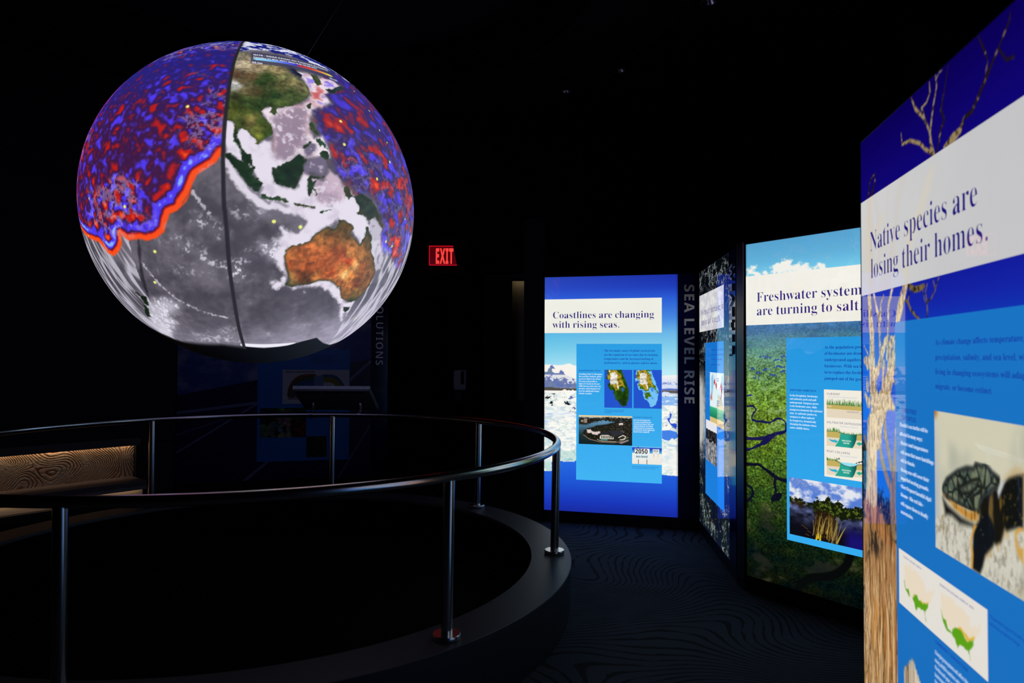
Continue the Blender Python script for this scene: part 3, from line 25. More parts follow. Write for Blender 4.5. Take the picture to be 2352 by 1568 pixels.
POLY={'coast': {'header': [(-0.0087,1.9682),(1.0218,1.9725),(1.0217,1.6734),(-0.0076,1.668)],'info': [(0.2869,1.5716),(1.0217,1.5732),(1.0213,0.3822),(0.2899,0.3814)],'mapa': [(0.5323,1.3461),(0.7716,1.3482),(0.7718,1.0193),(0.5328,1.0189)],'mapb': [(0.7839,1.3483),(1.0216,1.3497),(1.0215,1.0201),(0.7841,1.0192)],'house': [(0.3085,0.9483),(0.7719,0.9478),(0.772,0.6965),(0.3091,0.6968)],'sign': [(0.772,0.6935),(1.0214,0.6939),(1.0213,0.5428),(0.7721,0.5419)],'fl_a': [(0.5554,1.3463),(0.5537,1.3304),(0.5588,1.3068),(0.5521,1.2831),(0.547,1.2695),(0.5555,1.2645),(0.5656,1.2629),(0.5774,1.2563),(0.5791,1.2462),(0.5724,1.2292),(0.5589,1.2274),(0.5657,1.2055),(0.5792,1.1753),(0.591,1.1654),(0.6027,1.1757),(0.6128,1.1657),(0.6061,1.1454),(0.6179,1.1389),(0.623,1.112),(0.628,1.0919),(0.6431,1.0855),(0.6565,1.0723),(0.6699,1.0491),(0.6799,1.0426),(0.6899,1.031),(0.7066,1.0347),(0.7216,1.0434),(0.7259,1.0553),(0.7332,1.0738),(0.7398,1.084),(0.7448,1.1277),(0.7457,1.1645),(0.7414,1.1879),(0.7331,1.2079),(0.7247,1.238),(0.713,1.2647),(0.6997,1.2948),(0.6897,1.325),(0.6846,1.3475)],'fl_a_gold': [(0.5655,1.344),(0.5739,1.3205),(0.5554,1.2932),(0.5571,1.273),(0.5774,1.258),(0.5825,1.2395),(0.5825,1.2125),(0.6128,1.1994),(0.6363,1.1661),(0.653,1.1698),(0.6597,1.2035),(0.6898,1.2107),(0.7131,1.1875),(0.6947,1.2343),(0.683,1.2711),(0.6763,1.308),(0.6529,1.3212),(0.6395,1.3447)],'fl_a_white': [(0.5689,1.3407),(0.5891,1.297),(0.5825,1.253),(0.5825,1.2226),(0.6128,1.2197),(0.6362,1.2301),(0.6497,1.1832),(0.657,1.19),(0.6496,1.237),(0.6412,1.2706),(0.6462,1.301),(0.6261,1.3244),(0.5992,1.3241),(0.5857,1.3104),(0.5773,1.3442)],'lake_a': [(0.6764,1.1819),(0.6881,1.1955),(0.6998,1.194),(0.7055,1.1807),(0.7048,1.1706),(0.6931,1.1576),(0.6831,1.1635)],'dark_a': [(0.7031,1.1672),(0.7165,1.154),(0.7165,1.1272),(0.7331,1.104),(0.7165,1.0802),(0.7199,1.0501),(0.7033,1.0347),(0.6799,1.0459),(0.6598,1.0791),(0.6765,1.0996),(0.6898,1.1267),(0.6998,1.147)],'fl_b': [(0.8076,1.3469),(0.8043,1.316),(0.8109,1.286),(0.796,1.2724),(0.7994,1.2491),(0.8225,1.256),(0.8307,1.2461),(0.8126,1.2258),(0.8192,1.1992),(0.8308,1.176),(0.8522,1.1763),(0.8637,1.1565),(0.8719,1.1066),(0.8982,1.0871),(0.9211,1.0543),(0.9179,1.0376),(0.9342,1.0313),(0.9669,1.0487),(0.9832,1.0855),(0.9929,1.1321),(0.9962,1.172),(0.9799,1.2115),(0.9669,1.2512),(0.9506,1.2942),(0.9375,1.334),(0.931,1.348)],'fl_b_land': [(0.8158,1.3463),(0.8175,1.3229),(0.8076,1.296),(0.8109,1.2793),(0.8291,1.2645),(0.8307,1.2428),(0.8192,1.2226),(0.8225,1.2059),(0.8357,1.2061),(0.8357,1.1861),(0.8654,1.1832),(0.8719,1.1666),(0.9048,1.1671),(0.9179,1.1873),(0.9408,1.2043),(0.9669,1.1715),(0.9832,1.1585),(0.9929,1.1454),(0.9897,1.1652),(0.9734,1.1849),(0.9734,1.2081),(0.9506,1.2277),(0.9342,1.2708),(0.931,1.3073),(0.9113,1.3238),(0.9015,1.337),(0.931,1.3406),(0.931,1.3473)],'fl_b_isle': [(0.8752,1.15),(0.8982,1.1604),(0.9277,1.1542),(0.9244,1.1375),(0.9342,1.1244),(0.9309,1.1177),(0.9146,1.1207),(0.8982,1.1004),(0.8818,1.1101),(0.8785,1.1301)],'gold_b': [(0.8175,1.3463),(0.8241,1.3196),(0.8093,1.296),(0.8109,1.2776),(0.8307,1.2595),(0.8324,1.2428),(0.8324,1.2161),(0.8621,1.2031),(0.8818,1.1734),(0.9015,1.1771),(0.9097,1.2072),(0.931,1.2175),(0.9571,1.1979),(0.9375,1.2442),(0.9277,1.3006),(0.9015,1.3237),(0.8883,1.3469)],'white_b': [(0.8208,1.343),(0.8406,1.2997),(0.8357,1.2562),(0.8341,1.2261),(0.8637,1.2232),(0.8867,1.2335),(0.8998,1.187),(0.9074,1.1938),(0.8998,1.2403),(0.8916,1.2736),(0.8965,1.3036),(0.8768,1.3268),(0.8505,1.3265),(0.8373,1.313),(0.8291,1.3464)],'lake_b': [(0.9277,1.1858),(0.9375,1.1993),(0.9489,1.1978),(0.9545,1.1846),(0.9538,1.1713),(0.944,1.1605),(0.9342,1.1676)],'snow_line': [(-0.0059,1.3891),(0.0485,1.3889),(0.1206,1.3841),(0.1684,1.3873),(0.1952,1.3949),(0.225,1.401),(0.2398,1.3937),(0.2636,1.3836),(0.2902,1.3794)],'mt_blue': [(-0.0087,1.3268),(0.0185,1.3226),(0.0306,1.3286),(0.0335,1.3538),(0.0485,1.3658),(0.0575,1.3807),(0.0711,1.3837),(0.0876,1.3676),(0.0967,1.3573),(0.0877,1.3507),(0.0697,1.3497),(0.0667,1.3275),(0.0848,1.3159),(0.1268,1.3104),(0.1358,1.3223),(0.1447,1.3459),(0.1686,1.3285),(0.1791,1.3168),(0.1746,1.3079),(0.2045,1.2935),(0.2431,1.2763),(0.2905,1.2623),(0.2907,1.1832),(0.2285,1.1823),(-0.0082,1.1861)],'brown_top': [(-0.0082,1.1875),(0.0491,1.1899),(0.1392,1.1824),(0.2907,1.1818)],'brown_bot': [(-0.0081,1.1603),(0.0583,1.1596),(0.1572,1.1606),(0.181,1.1742),(0.2078,1.1614),(0.2908,1.1613)],'rock1': [(0.0087,1.102),(0.0313,1.1083),(0.0584,1.1073),(0.0495,1.0909),(0.0254,1.0816),(0.0133,1.0888)],'rock2': [(0.0496,1.0467),(0.0616,1.0646),(0.0736,1.0707),(0.0767,1.0531),(0.0722,1.0235),(0.0647,1.044)],'rock3': [(0.1798,1.0611),(0.1992,1.0644),(0.208,1.0749),(0.217,1.0589),(0.2289,1.0416),(0.2171,1.034),(0.1933,1.0437),(0.1813,1.0523)],'pool1': [(0.211,1.0837),(0.2347,1.1135),(0.2465,1.1122),(0.2614,1.0979),(0.2407,1.0887)],'rock4': [(0.2527,1.0128),(0.2704,1.0161),(0.2838,1.0062),(0.2705,1.0)],'snow_r': [(1.0222,1.3),(1.0644,1.3054),(1.1675,1.3082)],'crag_r': [(1.0222,1.2387),(1.0644,1.2492),(1.0967,1.2545),(1.1289,1.2467),(1.1674,1.2274),(1.1289,1.2236),(1.0643,1.226),(1.0222,1.2188)],'band_r': [(1.0222,1.1873),(1.0805,1.1932),(1.1674,1.1895),(1.1674,1.1797),(1.0222,1.1773)],'brown_r': [(1.0222,1.1763),(1.1674,1.1787),(1.1674,1.151),(1.0934,1.1521),(1.0772,1.1617),(1.0384,1.166),(1.0222,1.1558)],'rift_r': [(1.0902,0.9926),(1.1055,0.9733),(1.0978,0.9456),(1.0863,0.9296),(1.094,0.8984),(1.1437,0.8959),(1.1475,0.8803),(1.1399,0.8488),(1.1016,0.879),(1.0863,0.8982),(1.0671,0.9331),(1.0863,0.9453)],'pool_r': [(1.0227,0.8335),(1.0862,0.8393),(1.1437,0.8254),(1.1627,0.7869),(1.1283,0.7623),(1.1054,0.7733),(1.0824,0.749),(1.0439,0.7555),(1.0227,0.7666)],'waterline': [(-0.0032,0.4502),(0.0636,0.4455),(0.0633,0.5299),(0.1959,0.543),(0.2502,0.5376),(0.2964,0.5547),(0.2963,0.5852)],'berg1': [(0.1484,0.6326),(0.2289,0.6295),(0.2905,0.6561),(0.2907,0.5589),(0.2662,0.5367),(0.2292,0.5473),(0.1735,0.5347),(0.1486,0.5532)],'berg2': [(-0.0049,0.6699),(0.0296,0.6711),(0.0644,0.5743),(0.0648,0.4518),(0.0241,0.447),(-0.0011,0.4796)],'water_edge': [(-0.0783,0.4353),(-0.0032,0.4463),(0.0675,0.4495),(0.0673,0.5262),(0.1571,0.5414),(0.1959,0.5354),(0.2501,0.5414),(0.2964,0.5547),(0.578,0.5662),(1.0249,0.4587),(1.0936,0.4545),(1.2369,0.4502),(1.2364,0.012),(-0.0766,0.0038)]}, 'fresh': {'header': [(-0.0049,1.9693),(0.7382,1.9723),(0.7384,1.6728),(-0.006,1.6728)],'info': [(0.2812,1.5748),(0.741,1.5737),(0.7326,0.3837),(0.2753,0.3841)],'diagram': [(0.5168,1.2769),(0.7417,1.278),(0.7382,0.7887),(0.5138,0.7898)],'photo': [(0.2972,0.7533),(0.7369,0.7538),(0.733,0.4207),(0.2955,0.4215)],'d1_peat': [(0.53,1.1958),(0.7418,1.194),(0.7416,1.1689),(0.5298,1.1713)],'d1_lime': [(0.5298,1.1713),(0.7416,1.1689),(0.7413,1.1235),(0.5295,1.122)],'d1_arrow': [(0.7172,1.1597),(0.7293,1.1519),(0.7415,1.151),(0.7414,1.1424),(0.7293,1.1467)],'d2_peat': [(0.5291,1.0437),(0.5756,1.0471),(0.6088,1.0422),(0.6068,1.0117),(0.5289,1.0113)],'d2_lime': [(0.5289,1.0113),(0.6068,1.0117),(0.7021,1.0097),(0.7405,1.0084),(0.7402,0.9655),(0.677,0.9638),(0.5286,0.9621)],'d2_peatr': [(0.7016,1.0388),(0.7407,1.0424),(0.7405,1.0084),(0.6985,1.0084)],'d2_brack': [(0.6088,1.0422),(0.6343,1.0364),(0.6667,1.0356),(0.7016,1.0388),(0.6985,1.0094),(0.6877,0.9823),(0.677,0.9638),(0.6284,0.9638),(0.5773,0.9637),(0.5938,0.9884),(0.6042,1.0107)],'d2_arrow': [(0.5401,1.0038),(0.5529,0.9986),(0.5735,0.9978),(0.5735,1.0024),(0.5956,0.9929),(0.5808,0.98),(0.5797,0.9852),(0.5603,0.9869),(0.5472,0.9938)],'d2_arrowr': [(0.6977,0.992),(0.7178,1.0016),(0.7178,0.9958),(0.7404,0.9998),(0.7404,0.9902),(0.7195,0.9856),(0.7159,0.9794)],'d3_peat': [(0.5281,0.8821),(0.5746,0.887),(0.6078,0.8833),(0.6058,0.8527),(0.5279,0.8498)],'d3_lime': [(0.5279,0.8498),(0.6058,0.8527),(0.701,0.854),(0.7394,0.8539),(0.7391,0.811),(0.6759,0.8073),(0.5276,0.8007)],'d3_peatr': [(0.7005,0.8788),(0.7396,0.8838),(0.7394,0.8498),(0.6974,0.8483)],'d3_brack': [(0.6078,0.8791),(0.6332,0.8742),(0.6656,0.8744),(0.7005,0.8788),(0.6974,0.8494),(0.6866,0.8219),(0.6759,0.8031),(0.6273,0.8015),(0.5763,0.7996),(0.5927,0.8249),(0.6032,0.8474)],'d3_arrow': [(0.5391,0.8384),(0.5519,0.8336),(0.5724,0.8335),(0.5724,0.8381),(0.5946,0.8294),(0.5797,0.816),(0.5786,0.8212),(0.5593,0.8221),(0.5462,0.8286)],'d3_arrowr': [(0.6966,0.832),(0.7167,0.8423),(0.7167,0.8364),(0.7393,0.8412),(0.7392,0.8316),(0.7183,0.8263),(0.7148,0.82)],'d2_water': [(0.6088,1.0422),(0.6416,1.0406),(0.6846,1.04),(0.7076,1.0407),(0.6774,1.0359),(0.6416,1.0353)],'d3_water': [(0.5968,0.8798),(0.7065,0.8816),(0.7152,0.88),(0.6905,0.8665),(0.662,0.86),(0.6296,0.8656),(0.6114,0.8739)],'d1_soil': [(0.53,1.1958),(0.7418,1.194)],'d2_soil': [(0.5291,1.0437),(0.5756,1.0471),(0.6088,1.0422),(0.6343,1.0364),(0.6667,1.0356),(0.7016,1.0388),(0.7407,1.0424)],'d3_soil': [(0.5281,0.8828),(0.5746,0.887),(0.6004,0.876),(0.6332,0.8626),(0.662,0.86),(0.6869,0.8653),(0.7082,0.8774),(0.7396,0.8824)],'bush': [(0.5858,0.8955),(0.6006,0.9008),(0.6049,0.8925),(0.5932,0.8928)],'bush2': [(0.6959,0.8845),(0.7118,0.8916),(0.7276,0.9005),(0.739,0.8984),(0.739,0.8916),(0.7188,0.8925),(0.7012,0.8834)],'riv1': [(0.0046,1.1519),(0.0509,1.1547),(0.0774,1.1365),(0.0459,1.1115),(0.0362,1.0778),(0.06,1.0631),(0.1165,1.0658),(0.1645,1.059),(0.1901,1.077),(0.2261,1.0957),(0.2616,1.0825),(0.2807,1.0563)],'riv1b': [(0.2807,1.0563),(0.2771,1.0206),(0.2257,1.0041),(0.1715,0.9871),(0.1254,0.9642),(0.0691,0.9555),(0.0038,0.9541)],'riv1c': [(0.1254,0.9642),(0.1438,0.932),(0.0879,0.9222),(0.0546,0.8982),(0.0036,0.8827)],'riv2': [(0.0033,0.7948),(0.0399,0.7937),(0.0874,0.8021),(0.1246,0.7842),(0.1568,0.7642),(0.1976,0.7418),(0.2333,0.731),(0.2791,0.7258)],'riv3': [(0.2048,0.7388),(0.1955,0.6896),(0.2061,0.6514),(0.1788,0.5991)],'pond': [(0.2061,0.6514),(0.2551,0.6513),(0.2327,0.6042),(0.1742,0.5863),(0.156,0.5792),(0.197,0.6101)],'oxbow': [(0.0028,0.6606),(0.0346,0.653),(0.0488,0.6265),(0.0391,0.5921),(0.0024,0.5613)],'pond0': [(0.0049,1.2251),(0.0464,1.227),(0.0319,1.2164),(0.0048,1.2151)],'lowriver': [(0.6647,0.3914),(0.6398,0.3146),(0.5772,0.2513),(0.5003,0.2195),(0.4209,0.1992),(0.3525,0.1314),(0.3243,0.0481)],'cloud1': [(0.172,1.9757),(0.1874,2.008),(0.2253,2.0276),(0.2626,2.0482),(0.3064,2.0354),(0.3316,2.0128),(0.3567,2.0154),(0.4059,2.0016),(0.4197,1.984),(0.4473,1.976),(0.4471,1.9427),(0.172,1.969)],'cloud2': [(0.0023,1.9712),(0.0024,2.0062),(0.0309,2.0347),(0.055,2.0273),(0.0828,2.034),(0.0788,2.0124),(0.0588,1.9936),(0.1023,1.979),(0.1374,1.9859),(0.1644,1.9731),(0.1643,1.9561)],'cloud3': [(0.4472,1.9683),(0.4542,1.9869),(0.4949,1.9858),(0.5216,1.9785),(0.5215,1.9545),(0.4472,1.9619)],'horizon': [(-0.0028,1.6749),(0.7408,1.675)]}, 'storm': {'header': [(-0.0026,1.9709),(0.9824,1.9679),(0.979,1.6681),(-0.0053,1.6727)],'info': [(0.2774,1.5713),(0.9839,1.5683),(0.9755,0.3806),(0.291,0.3907)],'diagram': [(0.5034,1.3452),(0.9813,1.3374),(0.9875,1.0178),(0.5033,1.0333)],'photo': [(0.3026,0.9561),(0.7406,0.9477),(0.7376,0.6622),(0.2998,0.6668)],'eye': [(0.1137,0.9989)]}, 'native': {'header': [(-0.0137,1.9671),(0.9593,1.9632),(0.9525,1.6531),(-0.0201,1.6621)],'info': [(0.3086,1.5569),(0.9503,1.5504),(0.9355,0.8784),(0.2866,0.5264)],'turtle': [(0.5532,1.3207),(0.9452,1.3215),(0.9378,0.9807),(0.546,0.9844)],'map': [(0.3104,0.9141),(0.7985,0.9103),(0.7952,0.761),(0.3052,0.7649)],'bark': [(0.0003,0.9292),(0.06,0.9531),(0.1333,0.9492),(0.215,0.9294),(0.2968,0.9127),(0.2886,0.5265),(-0.0224,0.385)],'gap': [(0.0594,0.927),(0.1258,0.9274),(0.1739,0.8898),(0.131,0.8385),(0.0877,0.8468),(0.034,0.8113)],'corallike': [(0.3355,0.5487),(0.3457,0.5753),(0.3782,0.6217),(0.406,0.6347),(0.4329,0.6426),(0.4471,0.6273),(0.4667,0.6083)],'m1_us': [(0.3406,0.8778),(0.3839,0.8849),(0.4263,0.8828),(0.461,0.8743),(0.475,0.8669),(0.4803,0.8498),(0.497,0.8518),(0.5189,0.8624),(0.5334,0.8706),(0.5267,0.8513),(0.5102,0.8319),(0.4991,0.8259),(0.4711,0.8162),(0.4541,0.8175),(0.4309,0.8241),(0.4068,0.8136),(0.382,0.7979),(0.3572,0.8146),(0.3435,0.8328)],'m2_us': [(0.5722,0.8732),(0.6133,0.8803),(0.6555,0.8796),(0.6912,0.8753),(0.7127,0.8665),(0.7166,0.8496),(0.7291,0.8462),(0.75,0.8581),(0.7663,0.8682),(0.7619,0.8487),(0.7412,0.8287),(0.7158,0.8146),(0.69,0.8189),(0.6679,0.825),(0.6356,0.8149),(0.6211,0.7986),(0.5973,0.8136),(0.5754,0.8343)],'m1_green': [(0.3422,0.8324),(0.3508,0.815),(0.37,0.82),(0.3822,0.8054),(0.3975,0.8032),(0.4129,0.8169),(0.4279,0.8231),(0.4395,0.8125),(0.4654,0.8119),(0.4963,0.8214),(0.4961,0.8121),(0.4791,0.7967),(0.4842,0.7741),(0.4735,0.7947),(0.4478,0.7951),(0.4332,0.7912),(0.4229,0.7792),(0.4124,0.7936),(0.3975,0.8032),(0.3759,0.8033),(0.3508,0.8125)],'m1_gold': [(0.3994,0.8075),(0.4069,0.8161),(0.4279,0.8231),(0.4308,0.8204),(0.4129,0.8152)],'m1_gold2': [(0.4512,0.8177),(0.4711,0.8151),(0.4992,0.827),(0.4963,0.8202),(0.4654,0.8107)],'m2_green': [(0.5729,0.8356),(0.585,0.8156),(0.5998,0.82),(0.6092,0.8049),(0.6282,0.8014),(0.6332,0.8118),(0.6543,0.8219),(0.6813,0.8217),(0.7072,0.8091),(0.7361,0.8247),(0.7367,0.8129),(0.7154,0.7941),(0.7212,0.7722),(0.711,0.7913),(0.6894,0.7907),(0.6716,0.7887),(0.6587,0.7751),(0.6444,0.7927),(0.6258,0.7983),(0.6066,0.7952),(0.5849,0.8112)],'m2_gold': [(0.6519,0.82),(0.6725,0.8288),(0.6989,0.8265),(0.716,0.8218),(0.7413,0.8327),(0.7369,0.824),(0.7093,0.809),(0.6856,0.8172)],'t_head': [(0.5859,1.1333),(0.6117,1.1605),(0.6674,1.1886),(0.7131,1.2035),(0.744,1.2068),(0.7563,1.219),(0.7798,1.2182),(0.7972,1.2251),(0.8247,1.2109),(0.8565,1.2023),(0.8456,1.1866),(0.8128,1.1694),(0.7842,1.1525),(0.7723,1.1386),(0.766,1.1169),(0.7359,1.1104),(0.7048,1.1128),(0.6658,1.1139),(0.6249,1.1182),(0.5965,1.1223)],'t_jaw': [(0.5878,1.1239),(0.6318,1.1132),(0.6789,1.1104),(0.7235,1.1077),(0.763,1.1162),(0.7596,1.095),(0.7292,1.0881),(0.6915,1.0917),(0.6452,1.1002)],'t_neck': [(0.7662,1.1257),(0.7842,1.1525),(0.8183,1.1704),(0.8456,1.1838),(0.861,1.1675),(0.8805,1.1227),(0.8589,1.074),(0.8376,1.0629),(0.7712,1.089)],'t_shell': [(0.8506,1.171),(0.8668,1.1959),(0.8924,1.2111),(0.9219,1.2214),(0.9431,1.2262),(0.9408,1.121),(0.9099,1.1136),(0.88,1.101),(0.8599,1.118)],'t_flip': [(0.7411,1.0731),(0.7715,1.1006),(0.8006,1.1243),(0.8224,1.1094),(0.8381,1.0852),(0.8267,1.0573),(0.7929,1.0283),(0.7808,0.9991),(0.7689,0.9811),(0.7331,0.9821),(0.7372,1.0307)],'t_shade': [(0.589,1.1112),(0.6174,1.0976),(0.6849,1.0841),(0.7413,1.082),(0.7413,1.079),(0.678,1.0702),(0.6379,1.0798),(0.6027,1.0752)],'t_sand1': [(0.5429,1.0521),(0.6099,1.0768),(0.6648,1.0671),(0.7413,1.079),(0.7341,1.0298),(0.7269,0.9803),(0.5413,0.9785)],'t_sand2': [(0.7746,0.98),(0.7986,1.0328),(0.8213,1.0558),(0.8589,1.074),(0.89,1.1008),(0.9194,1.108),(0.9408,1.121),(0.9376,0.9756)],'t_gold': [(0.7444,1.0827),(0.7563,1.0826),(0.7409,1.0612),(0.7313,1.041),(0.7399,1.0166),(0.7361,0.9815),(0.7269,0.9818),(0.7307,1.0141),(0.7252,1.0424)],'t_gold2': [(0.9098,1.1083),(0.9244,1.1197),(0.9409,1.1223),(0.9407,1.1158),(0.9266,1.111),(0.9169,1.1021),(0.9235,1.0802),(0.94,1.082),(0.9393,1.0509),(0.9231,1.0618),(0.9116,1.0797)],'t_white': [(0.8454,1.1755),(0.8616,1.1977),(0.8772,1.2045),(0.8666,1.1877),(0.8504,1.1627)],'eyeT': [(0.6765,1.1531),(0.7059,1.1645),(0.7373,1.179),(0.7675,1.1871),(0.7552,1.1674),(0.7244,1.1498),(0.6861,1.1425)]}, 'sol': {'info': [(0.8467,1.5393),(1.8133,1.5634),(1.8255,0.3012),(0.8618,0.302)],'diagram': [(1.1057,1.2993),(1.8158,1.3037),(1.8194,0.9305),(1.11,0.9288)],'veg': [(0.8752,0.8853),(1.3566,0.8815),(1.3601,0.5604),(0.8791,0.5663)],'small': [(1.3643,0.5662),(1.5769,0.5625),(1.5792,0.3358),(1.3667,0.3396)],'solarline': [(-0.0001,1.0243),(0.844,1.1933),(1.815,1.3817),(2.0549,1.4277)],'rail0': [(0.0089,0.4048),(0.8472,0.9364)],'rail1': [(0.6011,0.0),(0.9784,0.317)],'rail2': [(0.0026,0.8411),(0.8471,0.9437)],'rail3': [(1.6771,1.053),(2.0551,1.3975)],'rail4': [(1.7013,0.0855),(2.0616,0.6879)],'rail5': [(0.006,0.6017),(0.5639,0.7891)],'arc1': [(1.1858,1.0276),(1.1988,1.1156),(1.2542,1.1962),(1.3315,1.2269),(1.4382,1.2267)],'arc2': [(1.2139,1.0274),(1.227,1.1081),(1.2757,1.1667),(1.3461,1.1944),(1.4385,1.1941)],'arc3': [(1.2416,1.0565),(1.2761,1.1299),(1.3465,1.1516),(1.4389,1.1556)],'arc4': [(1.5384,1.2264),(1.6464,1.2261),(1.7048,1.1872),(1.7565,1.0972)],'arc5': [(1.5387,1.1937),(1.6323,1.1934),(1.6833,1.1574),(1.7202,1.0975)],'block': [(1.438,1.24),(1.5382,1.2398),(1.5398,1.0912),(1.4396,1.0919)]}}
STR={'tan': [[(0.1261,1.213,0.0927),(0.1279,1.2962,0.0882),(0.1066,1.3416,0.0648),(0.0985,1.3884,0.0544),(0.0953,1.4513,0.0455),(0.0924,1.5272,0.0411),(0.0797,1.5785,0.037),(0.0742,1.6267,0.0297),(0.0693,1.6624,0.028)],[(0.1315,1.2593,0.0923),(0.1841,1.3153,0.0838),(0.218,1.3621,0.069),(0.2428,1.3985,0.0555),(0.2752,1.4515,0.0423),(0.2929,1.4947,0.0303),(0.301,1.5203,0.0255),(0.304,1.5574,0.0269),(0.3233,1.5934,0.0404),(0.3459,1.6283,0.0374),(0.3679,1.6598,0.0295)],[(0.1301,1.4017,0.0308),(0.1612,1.4361,0.0274),(0.1832,1.4726,0.0336),(0.2129,1.5052,0.0245),(0.2334,1.5181,0.0144)],[(0.1661,1.4636,0.0137),(0.1628,1.5126,0.0154),(0.1598,1.5741,0.0189),(0.1345,1.6128,0.0141),(0.1132,1.6552,0.0126)],[(0.2183,1.4514,0.0146),(0.2335,1.5225,0.0128),(0.2345,1.5699,0.0128),(0.2353,1.6084,0.016),(0.2559,1.6422,0.0157),(0.2719,1.6597,0.0139)],[(0.1847,1.3455,0.0209),(0.1902,1.4061,0.0183),(0.195,1.4363,0.0232)],[(0.2355,1.4278,0.024),(0.2446,1.4809,0.0277),(0.2608,1.5041,0.0312),(0.2842,1.5151,0.0114)],[(0.1987,1.221,0.0182),(0.2,1.2864,0.0148)],[(0.2895,1.2309,0.0182),(0.2951,1.3167,0.009)],[(0.2412,1.3219,0.0476),(0.2722,1.3094,0.0185)],[(0.021,1.4936,0.0078),(0.0678,1.4545,0.0093)],[(0.0296,1.4448,0.0289),(0.0674,1.4385,0.0429),(0.0531,1.4288,0.0283)],[(0.1717,1.3297,0.0254),(0.1636,1.3445,0.0205)],[(0.0554,1.3134,0.0377),(0.0273,1.3344,0.0135)],[(0.0516,1.3549,0.0283),(0.0476,1.3901,0.0114)],[(0.1684,1.5736,0.0188),(0.1736,1.6191,0.0085),(0.1951,1.6416,0.0083)],[(0.2662,1.3904,0.0109),(0.3001,1.3742,0.009)]],'dark': [[(0.3887,1.6548,0.0151),(0.4223,1.6384,0.0173),(0.4614,1.638,0.0178),(0.4867,1.642,0.0124)],[(0.3953,1.6404,0.0055),(0.3808,1.6087,0.0097),(0.401,1.5852,0.0095),(0.434,1.5669,0.0092),(0.4596,1.5547,0.0064)],[(0.3634,1.6143,0.0085),(0.3842,1.6057,0.0069)],[(0.5073,1.6439,0.0054),(0.4967,1.6248,0.0048),(0.5044,1.6011,0.0054),(0.5078,1.5721,0.0067),(0.5021,1.5553,0.0047)],[(0.5438,1.6485,0.0045),(0.5562,1.6248,0.0051),(0.5298,1.6047,0.0053),(0.5084,1.5979,0.0047)],[(0.5758,1.6533,0.005),(0.5563,1.6304,0.0045)],[(0.4797,1.6351,0.0042),(0.4895,1.6081,0.0041),(0.5029,1.5954,0.0041)]],'twig': [[(0.5507,1.9668,0.0193),(0.5383,1.9974,0.0144),(0.5323,2.0278,0.0105),(0.5534,2.0919,0.0084),(0.5735,2.1322,0.0063),(0.5678,2.1626,0.0044)],[(0.5324,2.0307,0.0086),(0.4996,2.0762,0.0096),(0.4438,2.1223,0.0116),(0.415,2.1631,0.0052)],[(0.5379,1.9776,0.0118),(0.5047,1.9946,0.0109),(0.4705,2.021,0.0113),(0.405,2.0487,0.0106),(0.3504,2.0546,0.008),(0.343,2.0884,0.004)],[(0.4997,2.082,0.0061),(0.483,2.1113,0.0077),(0.5141,2.1147,0.0061),(0.5346,2.133,0.0072),(0.5318,2.1599,0.0033)],[(0.574,2.1545,0.005),(0.5899,2.162,0.0049),(0.6053,2.1613,0.003)],[(0.6133,1.967,0.012),(0.6605,1.9762,0.0256),(0.6943,1.9825,0.0174)]],'twig2': [[(0.5732,1.9687,0.0088),(0.5962,2.0212,0.0098),(0.6148,2.0342,0.0084),(0.5971,2.0651,0.0098),(0.6195,2.1144,0.006),(0.6383,2.1585,0.0058)],[(0.6943,1.9825,0.0164),(0.7164,2.0049,0.0096),(0.7531,2.0074,0.0112),(0.8083,2.0511,0.0113),(0.8508,2.0863,0.008),(0.8822,2.1122,0.006),(0.9082,2.1345,0.0074),(0.9149,2.154,0.0033)],[(0.8133,2.0612,0.0056),(0.8234,2.0957,0.0046),(0.8052,2.1278,0.0076),(0.7817,2.168,0.0034)],[(0.8688,2.0973,0.0052),(0.8982,2.0614,0.0067),(0.9231,2.0576,0.0081)],[(0.0998,1.9686,0.0182),(0.1308,2.0068,0.0098),(0.1341,2.0268,0.0059)],[(0.0637,1.9715,0.0146),(0.0855,2.0182,0.0082),(0.1263,2.0289,0.0059)]],'ghost': [[(0.5366,1.9216,0.0327),(0.4665,1.8365,0.0424),(0.3917,1.7875,0.0382)],[(0.0841,1.9508,0.0411),(0.0608,1.8303,0.0628),(0.0789,1.7029,0.0514)],[(0.1905,1.8764,0.0279),(0.1222,1.8375,0.0198)],[(0.3663,1.6865,0.0391),(0.4066,1.7728,0.0225)]],'low': [[(0.0885,1.2363,0.0895),(0.0818,1.1326,0.093),(0.0797,1.0293,0.0991),(0.0726,0.9764,0.1087)],[(0.2668,0.9517,0.0529),(0.2558,1.0247,0.0459),(0.2702,1.1124,0.0277),(0.2919,1.2561,0.0173)],[(0.2627,1.0545,0.0304),(0.2055,1.1065,0.0294),(0.1725,1.1456,0.0248),(0.1528,1.2026,0.0169)],[(0.2636,1.0971,0.0202),(0.233,1.1638,0.0235),(0.2079,1.2187,0.0214),(0.2018,1.2473,0.0188)],[(0.0186,1.1977,0.0159),(0.0488,1.1488,0.0154),(0.0635,1.1196,0.0152)]],'root': [[(0.0295,0.9673,0.047),(0.1335,0.9543,0.0786),(0.2018,0.931,0.067),(0.272,0.9037,0.0376)]]}
